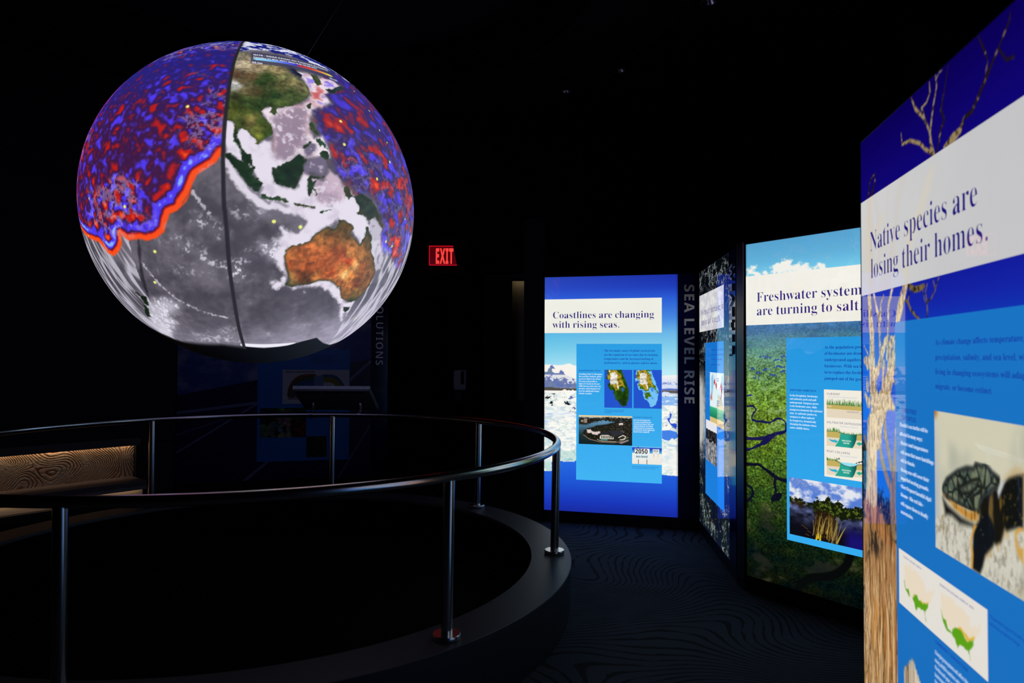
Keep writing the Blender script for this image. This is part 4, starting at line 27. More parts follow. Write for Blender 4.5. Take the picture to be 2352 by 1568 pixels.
FONT_SERIF=r'''a344|255 -10 226 -5 208 10 200 35 168 11 133 -4 95 -9 74 -6 55 0 40 11 29 26 22 43 20 63 25 91 39 115 63 136 98 155 143 173 199 190 199 241 197 258 193 272 187 282 177 290 164 294 148 296 123 293 109 286 104 274 113 257 123 231 121 220 117 210 110 202 100 196 90 192 77 191 64 192 54 196 45 203 38 212 34 223 33 236 35 252 40 266 49 278 62 290 77 300 95 308 115 314 137 317 162 318 205 315 239 307 263 292 280 271 290 244 293 210 293 62 295 40 304 34 320 42 329 28 306 7 281 -6|151 34 174 41 199 63 199 169 164 157 138 139 123 114 118 84 122 56 133 39
b361|43 -11 43 388 37 428 8 439 8 455 138 455 138 279 162 301 190 314 221 318 244 316 265 310 284 299 301 284 315 266 326 245 335 221 340 195 342 166 340 133 333 103 323 75 308 51 291 30 270 13 246 0 220 -8 192 -10 162 -6 133 7 105 28 53 -11|183 14 204 18 220 30 232 49 239 77 244 114 245 160 244 197 239 228 231 251 220 267 204 277 184 280 155 270 147 262 142 253 138 242 138 69 143 38 158 20
c294|156 -10 131 -8 108 -1 87 11 67 26 51 45 38 68 28 93 21 120 19 150 22 181 29 210 40 237 55 260 74 280 96 297 120 309 146 317 175 319 204 317 230 310 250 298 265 283 274 265 277 245 276 233 272 223 266 215 258 209 248 205 236 204 214 209 201 225 196 251 197 261 197 271 194 286 185 294 169 297 144 290 126 269 116 235 112 187 115 142 123 105 137 76 156 55 178 42 204 38 227 42 250 53 271 72 285 60 248 21 205 -2
d370|140 -10 117 -8 97 -1 78 10 61 26 47 44 35 66 26 91 21 118 19 147 21 180 27 210 36 237 48 261 63 281 81 297 101 309 123 316 146 318 175 314 201 301 223 280 223 401 222 413 218 423 212 430 176 439 176 455 319 455 319 75 325 41 330 35 340 30 353 28 353 11 315 8 271 1 223 -10 223 39 201 12 173 -5|171 28 182 30 192 34 202 41 211 51 218 62 223 76 223 242 220 252 214 262 206 270 174 281 155 277 141 267 130 250 123 225 119 193 118 153 119 115 123 83 130 58 140 42 153 32
e301|154 -10 129 -8 106 -1 85 10 66 26 50 45 37 69 27 95 21 125 19 157 21 187 28 215 38 240 51 263 68 282 87 298 109 309 132 316 157 318 193 314 224 301 249 280 268 251 279 216 283 173 283 166 117 166 123 112 138 73 164 50 199 42 225 47 248 62 270 86 285 73 248 27 205 -1|116 192 201 192 201 215 193 277 186 288 175 295 161 297 136 286 121 255 116 203
f214|15 0 15 16 40 22 50 35 52 73 52 277 16 277 16 310 52 310 52 353 56 386 67 413 85 436 109 452 139 461 174 465 200 463 222 456 240 446 253 432 261 417 263 400 262 386 258 375 252 367 244 360 235 357 224 355 195 365 189 372 186 381 185 391 193 420 196 426 197 433 196 438 190 442 180 443 168 442 159 437 153 430 148 390 148 310 203 310 203 277 148 277 148 65 149 47 152 34 158 26 167 20 181 17 199 16 199 0
g328|146 -140 106 -138 73 -132 48 -122 29 -108 18 -92 14 -75 20 -54 38 -38 69 -26 44 -10 29 9 24 30 26 46 32 61 42 74 57 86 77 98 102 110 58 135 31 169 22 212 24 232 30 251 40 268 53 282 69 295 88 305 109 312 132 317 157 318 183 317 208 312 233 304 317 304 317 268 268 268 281 248 289 226 291 203 290 185 285 167 276 151 264 137 250 125 234 116 215 108 194 104 172 103 157 103 142 104 112 94 106 87 102 80 101 71 105 59 119 51 141 49 175 49 259 40 277 33 292 24 303 13 310 -1 314 -18 316 -37 311 -67 296 -92 272 -113 239 -128 197 -137|157 124 172 127 183 134 190 146 195 163 198 184 199 211 198 238 195 260 190 276 183 288 172 295 157 297 143 295 132 288 124 276 118 260 115 238 114 211 115 184 118 163 124 146 132 134 143 127|161 -116 205 -113 238 -104 257 -88 263 -66 262 -55 257 -47 249 -41 205 -34 97 -34 84 -45 76 -58 73 -73 76 -84 83 -94 95 -103 111 -111 133 -115
h381|18 0 18 16 45 26 52 56 52 399 46 429 40 435 31 438 19 440 19 455 148 455 148 267 175 295 207 313 243 318 281 312 309 292 325 258 330 212 330 56 337 26 343 21 352 17 363 16 363 0 202 0 202 16 207 16 223 21 232 34 235 56 235 217 229 258 223 265 215 270 203 271 183 267 164 255 148 235 148 56 154 26 160 21 168 17 180 16 180 0
i199|101 362 87 364 75 368 65 376 57 387 52 399 50 412 52 426 57 438 65 449 75 457 87 462 101 463 114 462 126 457 137 449 145 438 150 426 151 412 149 399 145 387 136 376 126 368 114 364|18 0 18 16 45 26 52 56 52 252 47 285 20 293 21 310 148 310 148 56 154 26 180 16 180 0
j210|106 363 93 365 81 370 70 378 62 388 57 400 56 414 57 427 62 439 71 450 81 458 93 463 106 465 120 463 132 458 142 450 151 439 156 427 157 414 156 400 151 389 142 378 132 370 120 365|36 -140 -11 -131 -44 -105 -50 -94 -54 -82 -56 -70 -55 -58 -51 -48 -45 -40 -36 -34 -26 -30 -15 -29 15 -39 21 -46 25 -55 26 -66 19 -87 11 -103 13 -111 20 -115 31 -117 44 -115 53 -109 58 -100 64 -54 64 250 56 284 48 290 37 293 22 294 22 310 159 310 159 -21 156 -58 145 -87 127 -110 102 -127 72 -137
k359|17 0 17 16 45 26 52 56 52 398 47 429 42 434 33 438 20 439 21 455 148 455 148 169 227 248 236 259 242 269 244 278 240 287 228 292 209 293 206 293 206 310 345 310 345 293 320 289 297 278 275 260 222 209 346 34 355 24 365 18 376 16 376 0 211 0 211 16 217 16 229 18 237 23 239 32 232 49 163 147 148 134 148 56 154 26 180 16 180 0
l200|18 0 18 16 45 26 52 56 52 398 47 429 42 434 33 438 20 439 20 455 148 455 148 56 154 26 180 16 180 0
m555|18 0 18 16 45 26 52 56 52 253 46 284 40 289 31 293 19 294 19 310 146 310 146 265 173 294 204 312 237 318 277 312 305 293 320 261 348 293 381 312 418 318 455 312 482 292 498 258 504 212 504 56 510 26 516 21 524 17 536 16 536 0 377 0 377 16 389 18 397 21 403 26 410 56 410 217 404 258 398 265 389 270 377 271 358 268 341 256 324 237 324 56 331 26 336 21 345 18 356 16 356 0 199 0 199 16 211 18 219 21 225 26 232 56 232 217 226 258 220 265 211 270 199 271 180 267 162 255 146 235 146 56 152 27 158 21 166 18 177 16 177 0
n381|18 0 18 16 45 26 52 56 52 253 46 284 40 289 31 293 19 294 19 310 148 310 148 267 175 296 207 313 243 318 281 312 309 292 325 258 330 212 330 56 337 26 343 21 352 17 363 16 363 0 202 0 202 16 207 16 223 21 232 34 235 56 235 217 229 258 223 265 215 270 203 271 183 267 164 255 148 235 148 56 154 26 160 21 168 17 180 16 180 0
o337|169 -10 140 -8 114 -1 90 11 69 27 52 47 38 70 27 96 21 124 19 154 21 184 27 213 38 239 52 262 69 281 90 297 114 309 140 316 168 318 196 316 222 309 245 298 266 282 283 263 298 240 308 214 315 185 317 154 315 123 308 94 298 69 284 46 266 26 245 11 222 -1 197 -8|169 11 186 14 199 24 209 39 217 81 220 154 218 206 214 245 208 271 198 286 185 296 169 299 151 296 138 286 128 271 122 245 118 206 117 154 120 82 128 39 138 24 152 14
p372|17 -139 17 -124 40 -117 50 -101 52 -64 52 243 46 283 19 295 19 310 143 310 143 263 166 294 195 313 230 319 253 317 274 310 293 298 309 283 323 264 335 241 343 216 348 189 350 160 348 128 343 99 334 72 323 48 308 28 291 12 272 0 250 -8 227 -10 196 -5 170 9 148 32 148 -58 152 -99 167 -118 197 -123 197 -139|195 28 214 32 229 42 239 59 247 84 251 116 253 154 251 192 247 223 241 248 232 265 218 275 199 278 179 273 162 259 148 235 148 69 160 46 176 33
q364|175 -139 175 -123 214 -114 219 -107 223 -97 224 -83 224 29 200 8 173 -5 142 -9 119 -7 98 -1 79 10 62 25 47 43 36 64 27 88 22 115 20 144 22 176 29 207 40 234 54 259 72 280 93 297 117 309 142 317 170 319 200 315 229 302 257 281 309 320 320 320 320 -83 326 -113 332 -118 342 -122 354 -123 354 -139|179 30 208 40 215 47 221 56 224 67 224 241 219 271 204 289 179 295 159 291 143 280 131 261 123 234 118 199 117 156 118 117 123 85 131 60 142 43 158 33
r288|18 0 18 16 45 26 52 56 52 252 46 285 20 293 21 310 146 310 146 252 158 272 172 288 187 301 203 311 218 316 233 318 250 317 264 312 275 304 283 293 288 281 289 266 288 254 284 243 278 234 270 228 260 224 248 222 222 231 207 250 189 260 179 258 171 252 162 241 155 228 151 211 149 192 149 56 150 42 153 32 159 25 197 16 197 0
s289|151 -10 132 -8 110 -3 87 6 73 9 64 7 56 1 51 -9 36 -9 36 105 53 105 61 79 72 57 87 39 103 26 121 17 140 15 156 16 168 20 179 27 186 35 191 46 192 58 188 76 176 92 156 105 107 130 85 142 68 155 54 169 45 185 39 202 37 220 40 247 49 270 65 291 86 306 111 316 141 319 166 316 199 308 206 306 213 305 220 306 226 311 230 319 244 319 244 222 228 222 220 244 209 262 196 277 182 288 166 294 149 296 136 295 125 292 116 286 110 278 106 269 105 259 115 232 146 212 191 189 212 178 229 165 241 151 250 136 255 117 257 95 254 65 244 39 228 18 206 2 181 -7
t229|124 -9 99 -7 80 -1 66 10 56 26 50 46 48 71 48 279 20 279 20 300 88 369 129 424 144 424 144 310 208 310 208 279 144 279 144 82 149 51 154 45 160 41 168 40 183 44 195 56 206 75 222 66 198 24 165 -1
u375|131 -10 103 -7 81 2 65 17 54 38 48 65 46 97 46 248 39 282 33 289 24 293 11 294 11 310 142 310 142 74 151 46 158 40 166 37 177 36 196 39 213 49 228 66 228 248 221 283 214 289 204 293 189 294 189 310 324 310 324 70 331 39 360 30 360 13 321 10 277 3 228 -10 228 40 216 26 202 13 186 3 169 -4 150 -9
v307|142 -10 38 248 22 281 16 288 8 292 -3 293 -3 310 164 310 164 294 156 294 141 292 132 286 129 276 130 268 185 122 236 253 241 272 237 284 224 292 203 294 203 310 305 310 305 295 294 291 284 286 278 279 260 243 160 -10
w435|122 -10 17 265 6 284 -11 293 -11 310 138 310 138 293 120 289 114 276 116 266 120 253 167 127 211 235 201 266 190 288 168 295 168 310 323 310 323 293 308 291 299 285 296 276 296 269 298 262 336 141 382 256 387 275 380 289 356 295 356 310 445 310 445 295 425 284 412 258 304 -10 289 -10 223 197 140 -10
x319|5 0 5 15 24 23 44 37 62 56 123 136 43 263 31 279 18 289 4 293 4 310 169 310 169 294 153 293 143 288 140 280 149 260 183 206 224 257 234 279 227 290 201 294 201 310 311 310 311 296 292 289 273 275 254 254 198 184 291 36 303 21 319 15 319 0 155 0 155 16 178 19 185 30 173 59 138 114 97 61 85 34 88 23 98 17 114 15 118 15 118 0
y301|52 -140 36 -139 22 -133 10 -125 1 -113 -5 -100 -7 -84 -5 -73 -2 -62 5 -53 13 -46 24 -41 36 -40 64 -49 70 -57 73 -65 75 -76 74 -81 74 -87 75 -94 79 -97 86 -99 94 -96 104 -88 114 -74 129 -44 140 -5 36 251 25 275 15 287 -3 293 -5 293 -5 310 162 310 162 293 136 289 128 275 130 267 133 257 185 119 230 241 236 260 238 274 229 289 203 293 203 310 300 310 300 293 291 292 283 288 277 281 259 242 162 -24 129 -96 118 -111 107 -122 95 -131
z293|13 0 13 14 168 287 128 287 106 286 87 280 72 272 61 258 51 240 44 216 26 216 32 310 275 310 275 291 126 25 152 25 181 27 205 33 223 44 237 59 249 80 260 107 276 107 268 0
A437|-9 0 -9 18 4 19 14 24 24 30 49 75 206 466 224 465 384 87 411 34 420 25 430 20 443 18 443 0 229 0 229 18 259 21 277 30 283 46 273 81 253 132 103 132 79 71 76 59 75 48 80 32 96 21 124 18 128 18 128 0|113 161 242 161 177 319
B443|16 0 16 17 36 20 52 25 62 32 69 44 73 60 75 82 75 369 69 412 51 433 15 439 15 455 220 455 297 449 352 429 385 396 396 351 389 313 369 283 335 261 287 247 344 231 385 206 410 173 418 132 413 93 397 61 371 35 335 15 291 4 238 0|182 252 188 252 220 254 245 261 263 272 275 290 282 314 285 345 283 373 278 395 269 412 257 424 239 431 216 434 203 433 193 430 188 425 182 391|222 24 248 27 268 35 283 49 293 69 299 95 301 128 298 162 290 188 277 208 258 221 231 228 197 231 182 231 182 65 190 33 198 28 208 25
C469|257 -11 213 -7 174 3 137 20 105 43 78 71 56 104 39 142 29 184 26 228 30 273 39 314 56 351 79 384 106 412 139 435 176 452 216 462 259 465 292 463 328 454 367 440 388 435 402 439 413 449 419 465 437 465 437 308 420 308 403 347 381 380 356 407 328 427 298 439 265 443 212 430 174 389 151 321 144 226 152 138 177 74 219 36 278 24 305 26 331 33 358 45 383 61 407 81 428 106 447 89 409 45 365 14 314 -5
D496|20 0 20 17 39 19 53 23 63 30 69 39 73 54 74 75 74 374 72 397 68 415 61 426 50 433 35 437 15 439 15 455 222 455 296 449 357 429 405 396 440 351 461 295 468 228 453 128 408 57 333 14 228 0|222 24 262 30 295 47 319 75 337 115 347 166 351 229 343 318 319 382 279 420 223 433 208 432 197 429 190 423 182 385 182 72 190 34 197 29 208 25
E442|14 0 14 17 35 18 51 22 62 30 70 41 74 57 75 78 75 369 74 394 69 413 62 425 51 433 36 437 16 439 16 455 399 455 399 320 383 320 375 357 361 386 340 406 312 420 276 428 232 430 200 428 186 417 183 388 183 246 193 246 221 248 243 256 259 269 272 288 281 313 288 345 304 345 304 118 287 118 273 181 264 195 254 206 241 213 185 222 183 222 183 67 184 53 187 42 192 35 230 28 261 29 289 32 313 39 335 48 354 60 371 75 386 94 399 116 411 143 430 143 402 0
F405|15 0 15 17 36 20 52 26 62 34 69 45 73 62 75 84 75 375 73 396 69 412 61 423 50 430 35 435 14 439 14 455 394 455 394 320 377 320 372 345 365 367 355 385 343 400 328 412 310 420 288 426 261 430 230 431 200 429 186 421 182 398 182 247 190 247 217 250 239 257 256 270 269 289 278 314 284 347 302 347 302 118 285 118 279 154 269 181 257 200 239 213 217 221 189 224 182 224 182 81 188 43 193 34 200 28 210 24 257 17 257 0
H524|15 0 15 17 36 20 52 24 62 32 69 43 73 59 75 81 75 379 73 398 69 413 62 424 51 431 36 436 16 439 16 455 242 455 242 439 204 432 187 415 182 379 182 251 342 251 342 379 337 415 320 432 282 439 282 455 507 455 507 439 486 436 471 431 461 424 454 414 451 399 449 379 449 81 451 60 455 44 461 33 471 25 487 20 507 17 507 0 282 0 282 17 303 20 318 24 329 31 336 41 340 58 342 81 342 221 182 221 182 81 183 59 187 43 194 32 205 24 221 20 242 17 242 0
I261|13 0 13 17 34 21 50 26 61 32 69 42 74 56 75 75 75 387 74 405 70 419 63 427 52 433 36 437 13 439 13 455 244 455 244 439 223 437 207 433 196 427 188 419 184 405 183 387 183 77 187 44 206 26 246 17 246 0
L427|15 0 15 17 36 20 52 24 62 32 69 43 73 59 75 81 75 379 73 399 69 414 62 425 51 432 36 436 16 439 16 455 250 455 250 439 208 434 199 430 193 424 188 416 182 379 182 83 185 47 200 31 234 28 264 29 291 33 315 40 335 49 354 63 370 80 384 100 397 125 409 154 427 154 402 0
N494|403 -11 107 350 107 79 108 57 112 42 119 31 129 24 145 20 167 17 167 0 18 0 18 17 54 23 71 41 76 79 76 388 36 433 18 439 18 455 156 455 391 169 391 377 386 414 369 431 331 439 331 455 480 455 480 439 459 436 443 432 433 425 427 414 423 398 422 377 422 -11
P418|15 0 15 17 36 20 52 24 62 32 69 43 73 59 75 81 75 379 73 398 69 413 62 424 51 431 36 436 16 439 16 455 214 455 265 454 306 449 336 440 357 429 375 415 390 398 400 378 407 356 409 332 404 296 390 266 367 240 334 221 292 209 242 206 182 206 182 81 183 59 187 43 194 32 205 24 221 20 242 17 242 0|182 230 201 230 231 232 255 240 272 253 283 271 290 297 292 329 290 361 285 387 275 406 261 420 241 428 216 431 189 424 182 398
R473|15 0 15 17 36 20 52 24 62 32 69 43 73 59 75 81 75 379 73 398 69 413 62 424 51 431 36 436 16 439 16 455 217 455 278 452 329 442 367 426 395 403 412 372 417 334 411 296 392 265 360 241 315 224 432 50 452 26 478 17 480 17 480 0 338 0 201 212 182 212 182 81 183 59 187 43 194 32 205 24 221 20 242 17 242 0|182 234 203 234 235 236 261 245 280 258 293 278 301 304 304 336 299 378 284 407 259 425 224 431 209 430 197 427 190 422 182 385
S391|43 -11 43 158 62 158 75 113 91 77 111 50 136 30 164 19 197 15 220 17 241 24 257 36 269 51 276 69 279 89 273 117 255 140 225 160 163 191 127 210 99 231 77 253 62 276 53 302 50 332 52 358 57 381 67 403 80 421 96 437 115 449 136 459 160 464 185 466 229 461 282 448 291 446 300 445 310 447 317 454 320 466 339 466 339 319 322 319 315 343 305 365 293 385 280 402 265 417 248 429 231 438 213 443 194 445 173 443 155 437 140 426 128 413 122 398 120 380 121 364 127 349 137 336 189 303 253 273 317 233 331 219 342 204 350 188 359 133 357 106 350 80 339 58 323 38 304 21 281 8 254 -2 225 -8 192 -10 158 -8 126 1 98 9 85 12 69 7 61 -11
T424|92 0 92 17 114 19 130 23 142 31 150 42 154 59 156 81 156 433 149 433 116 430 88 420 65 403 47 380 35 352 29 318 11 318 11 455 410 455 410 317 394 317 381 368 357 404 319 426 269 433 263 433 263 81 265 58 269 41 276 30 288 23 305 19 328 17 328 0
U493|248 -13 192 -8 147 6 114 29 91 61 78 103 73 155 73 379 72 398 68 413 61 424 50 431 35 436 15 439 15 455 240 455 240 439 202 432 185 415 181 379 181 140 183 104 191 74 203 51 221 35 245 25 275 22 326 31 363 56 385 99 392 159 392 378 391 398 387 413 379 423 368 431 351 436 328 439 328 455 474 455 474 439 456 435 442 429 433 421 427 411 424 396 422 378 422 181 418 118 403 69 380 32 346 7 302 -8
O526|261 -11 228 -9 198 -3 169 7 142 21 117 38 94 58 75 81 58 106 45 134 35 163 29 195 28 228 29 260 35 292 45 321 58 349 75 374 95 397 117 417 143 434 170 448 200 458 232 464 265 466 298 464 328 458 357 448 384 435 409 418 431 399 451 376 467 351 481 323 490 293 496 261 498 228 496 195 490 163 481 134 467 106 450 81 430 58 408 38 383 21 355 7 325 -3 294 -9|265 12 315 26 351 66 372 133 379 228 376 293 365 346 348 389 324 419 294 437 260 443 210 430 174 389 152 322 145 228 149 163 159 109 177 67 201 37 230 18
W612|171 -11 32 393 15 427 8 433 -2 437 -15 439 -15 455 181 455 181 439 150 432 145 427 141 420 140 410 148 373 223 153 301 353 286 399 281 413 274 423 267 429 229 439 229 455 439 455 439 439 413 436 398 427 393 412 399 386 474 166 541 369 549 406 547 417 544 425 538 430 503 439 503 455 624 455 624 439 612 435 602 429 594 421 575 379 446 -11 428 -11 316 309 190 -11
M634|14 0 14 17 34 20 50 24 61 32 69 43 74 58 75 79 75 382 71 416 53 432 15 439 15 455 185 455 317 142 449 455 617 455 617 439 598 436 583 430 573 423 566 412 561 397 560 378 560 85 565 43 582 23 617 17 617 0 396 0 396 17 433 25 450 44 455 83 455 399 288 0 270 0 105 389 105 80 107 57 112 41 120 30 131 23 148 19 169 17 169 0
G508|268 -10 222 -7 179 3 141 19 108 42 80 70 57 103 41 141 31 183 28 229 31 274 41 315 57 352 80 385 107 413 139 435 176 452 215 462 257 465 293 463 330 454 369 441 388 436 406 443 419 465 437 465 437 308 420 308 409 334 397 357 382 379 366 397 348 413 329 426 309 436 288 441 267 443 214 430 176 389 153 322 146 228 150 163 161 110 180 67 206 37 238 19 275 13 298 14 316 19 328 27 336 39 341 53 343 71 343 128 341 146 337 161 329 170 317 176 299 180 275 182 275 198 500 198 500 182 481 180 466 177 457 171 451 161 447 147 446 128 446 29 387 7 328 -6
V428|212 -13 44 381 22 420 14 429 1 435 -14 439 -14 455 211 455 211 439 166 432 159 427 154 419 152 410 161 378 259 143 348 377 355 409 353 419 349 427 342 432 299 439 299 455 442 455 442 439 429 437 418 434 408 427 382 383 230 -13
K511|16 0 16 17 37 20 53 24 63 32 70 43 74 59 75 81 75 379 74 398 70 413 63 424 52 432 37 436 17 439 17 455 242 455 242 439 205 432 187 415 183 379 183 234 321 373 336 391 345 406 349 418 342 430 323 436 291 439 291 455 486 455 486 439 477 439 436 430 392 404 345 361 271 285 463 46 487 25 519 17 519 0 281 0 281 17 306 18 322 21 334 34 316 66 199 214 183 198 183 81 184 59 188 43 195 32 205 24 221 20 242 17 242 0
0376|188 -7 150 -3 118 7 91 24 69 48 51 76 39 111 30 150 25 193 23 241 25 289 30 332 39 371 51 405 69 433 91 456 118 473 150 483 189 486 225 483 257 473 283 456 305 433 322 405 336 370 345 331 351 288 353 240 351 193 345 150 336 110 322 76 305 47 283 24 256 7 225 -3|188 37 210 43 227 61 237 91 243 131 247 181 248 240 247 300 243 349 237 390 227 419 211 437 189 443 166 437 150 419 139 390 132 349 128 300 127 240 128 181 132 131 139 91 150 61 166 43
1376|65 0 65 36 120 36 131 37 139 40 146 45 154 79 154 416 108 365 94 355 81 348 67 346 57 347 48 352 40 359 33 369 29 381 28 396 74 412 132 447 179 482 254 482 254 79 261 47 267 41 276 37 288 36 343 36 343 0
2376|24 0 24 69 123 171 187 245 218 307 226 371 225 395 220 413 212 427 202 437 189 443 174 445 153 442 137 432 126 416 118 393 114 364 112 329 88 331 68 336 50 344 37 357 29 374 26 396 28 411 34 426 43 441 55 454 72 465 92 474 116 481 143 485 174 486 220 483 258 473 288 456 310 434 323 407 328 375 319 329 291 281 238 220 154 138 87 74 244 74 257 75 269 79 279 86 288 95 295 107 300 120 305 141 345 141 341 0
3376|163 -7 132 -5 104 -2 81 5 62 13 46 23 34 35 26 47 20 60 19 74 21 90 26 103 36 113 48 120 61 125 76 126 78 100 86 79 99 62 116 50 135 43 158 40 199 49 211 56 221 66 230 79 236 95 240 115 241 139 238 163 229 184 214 202 194 216 168 224 137 227 95 227 95 269 140 269 166 272 188 281 204 296 216 316 223 340 225 367 223 390 219 409 211 424 200 436 186 443 169 445 154 444 142 439 133 430 116 391 111 341 86 343 64 348 47 356 34 367 27 382 24 401 28 423 41 444 62 461 91 475 128 483 173 486 217 483 255 474 286 458 309 436 323 409 328 377 324 348 315 323 298 301 277 283 253 267 225 256 279 238 297 228 312 216 326 201 336 184 342 163 345 138 343 112 338 90 329 70 318 52 304 37 288 25 230 1
4376|121 0 121 36 140 36 179 44 188 52 193 65 195 84 195 125 9 125 9 166 199 480 293 480 293 169 363 169 363 125 293 125 293 84 295 65 300 52 309 44 348 36 357 36 357 0|56 169 195 169 195 287 196 351 199 416 189 394 174 366 158 338 146 319
5376|165 -7 133 -5 106 -1 84 5 66 14 51 24 40 35 33 48 28 61 27 75 29 89 33 101 42 109 53 116 66 120 81 121 88 83 111 52 123 46 137 42 154 40 195 50 207 58 217 69 226 83 232 101 236 122 237 148 234 178 226 203 213 223 195 236 173 244 146 247 103 243 71 235 40 247 62 480 316 480 319 357 281 357 275 380 267 399 244 406 105 406 94 281 126 288 168 291 216 287 258 276 293 256 319 228 335 192 340 148 338 120 333 96 324 75 312 56 299 40 282 27 226 1
6376|197 -7 165 -4 136 4 109 18 86 37 67 62 51 93 39 130 33 173 30 222 32 258 35 293 42 325 51 356 63 384 77 409 94 432 114 450 137 466 163 477 191 484 222 486 249 485 272 482 291 476 307 468 319 459 329 449 335 437 339 425 340 412 338 399 332 387 322 376 307 367 287 362 260 360 256 400 243 434 236 441 227 445 216 447 191 441 170 426 152 401 139 366 130 322 125 269 161 286 218 294 256 290 288 278 315 258 336 230 348 196 352 155 348 110 334 71 313 38 282 13 244 -2|199 38 215 41 228 49 239 64 248 85 253 113 255 148 253 181 247 208 238 228 226 242 211 250 193 253 154 243 125 221 128 162 135 116 147 81 162 57 179 42
7376|111 0 289 406 113 406 93 403 80 391 74 372 70 338 30 338 33 480 353 480 353 447 168 0
8376|183 -7 148 -5 118 1 91 11 69 24 51 39 38 57 28 78 22 99 20 122 23 150 32 173 47 193 67 211 91 227 119 242 94 259 74 276 57 296 45 316 38 339 36 364 37 385 42 404 50 423 62 441 79 456 99 469 125 478 156 484 191 486 235 483 271 471 299 453 318 429 330 401 334 369 332 344 324 322 310 305 244 260 280 240 309 220 330 199 344 177 352 153 355 127 350 88 335 55 310 29 276 9 234 -3|203 283 218 293 230 304 239 317 245 332 249 350 250 370 243 407 222 436 212 442 200 446 187 447 170 445 156 438 145 426 137 410 132 392 130 372 132 351 139 333 149 318|187 32 208 34 226 42 241 55 253 72 260 92 262 116 259 136 252 154 239 170 220 185 195 200 164 216 126 178 118 161 112 142 111 120 113 95 120 74 132 56 147 42 165 34
9376|152 -7 127 -5 106 -2 88 4 73 12 62 22 53 33 42 69 50 94 75 107 83 88 92 71 103 56 118 45 135 38 156 36 194 48 223 84 242 145 251 230 212 198 195 191 176 186 155 185 119 189 87 201 60 220 40 248 28 282 24 324 26 355 32 383 42 409 56 431 74 450 95 466 120 477 147 484 177 486 209 484 238 476 264 463 287 444 307 420 323 390 335 353 343 310 345 261 334 157 326 126 315 97 301 72 284 49 264 30 241 14 215 3 185 -4|184 233 199 234 212 239 224 245 251 278 248 330 242 372 231 403 217 424 201 437 181 441 164 438 149 429 137 413 128 391 123 362 121 328 125 286 137 257 156 239
.180|89 -9 60 1 54 10 50 22 48 36 50 51 54 63 60 71 89 81 119 71 126 63 130 51 132 36 130 22 126 10 119 1
,180|28 -87 47 -3 61 78 124 78 129 71 104 -8 71 -87
'152|57 306 44 480 107 480 94 306
-217|27 154 27 206 189 206 189 154
:180|89 278 60 289 54 297 50 309 48 324 50 339 54 351 60 359 89 369 119 359 126 351 130 339 132 324 130 309 126 297 119 289|89 -9 60 1 54 10 50 22 48 36 50 51 54 63 60 71 89 81 119 71 126 63 130 51 132 36 130 22 126 10 119 1
!181|71 135 54 480 126 480 109 135|90 -9 60 1 54 10 50 22 48 36 50 51 54 63 60 71 90 81 119 71 126 63 130 51 132 36 130 22 126 10 119 1'''
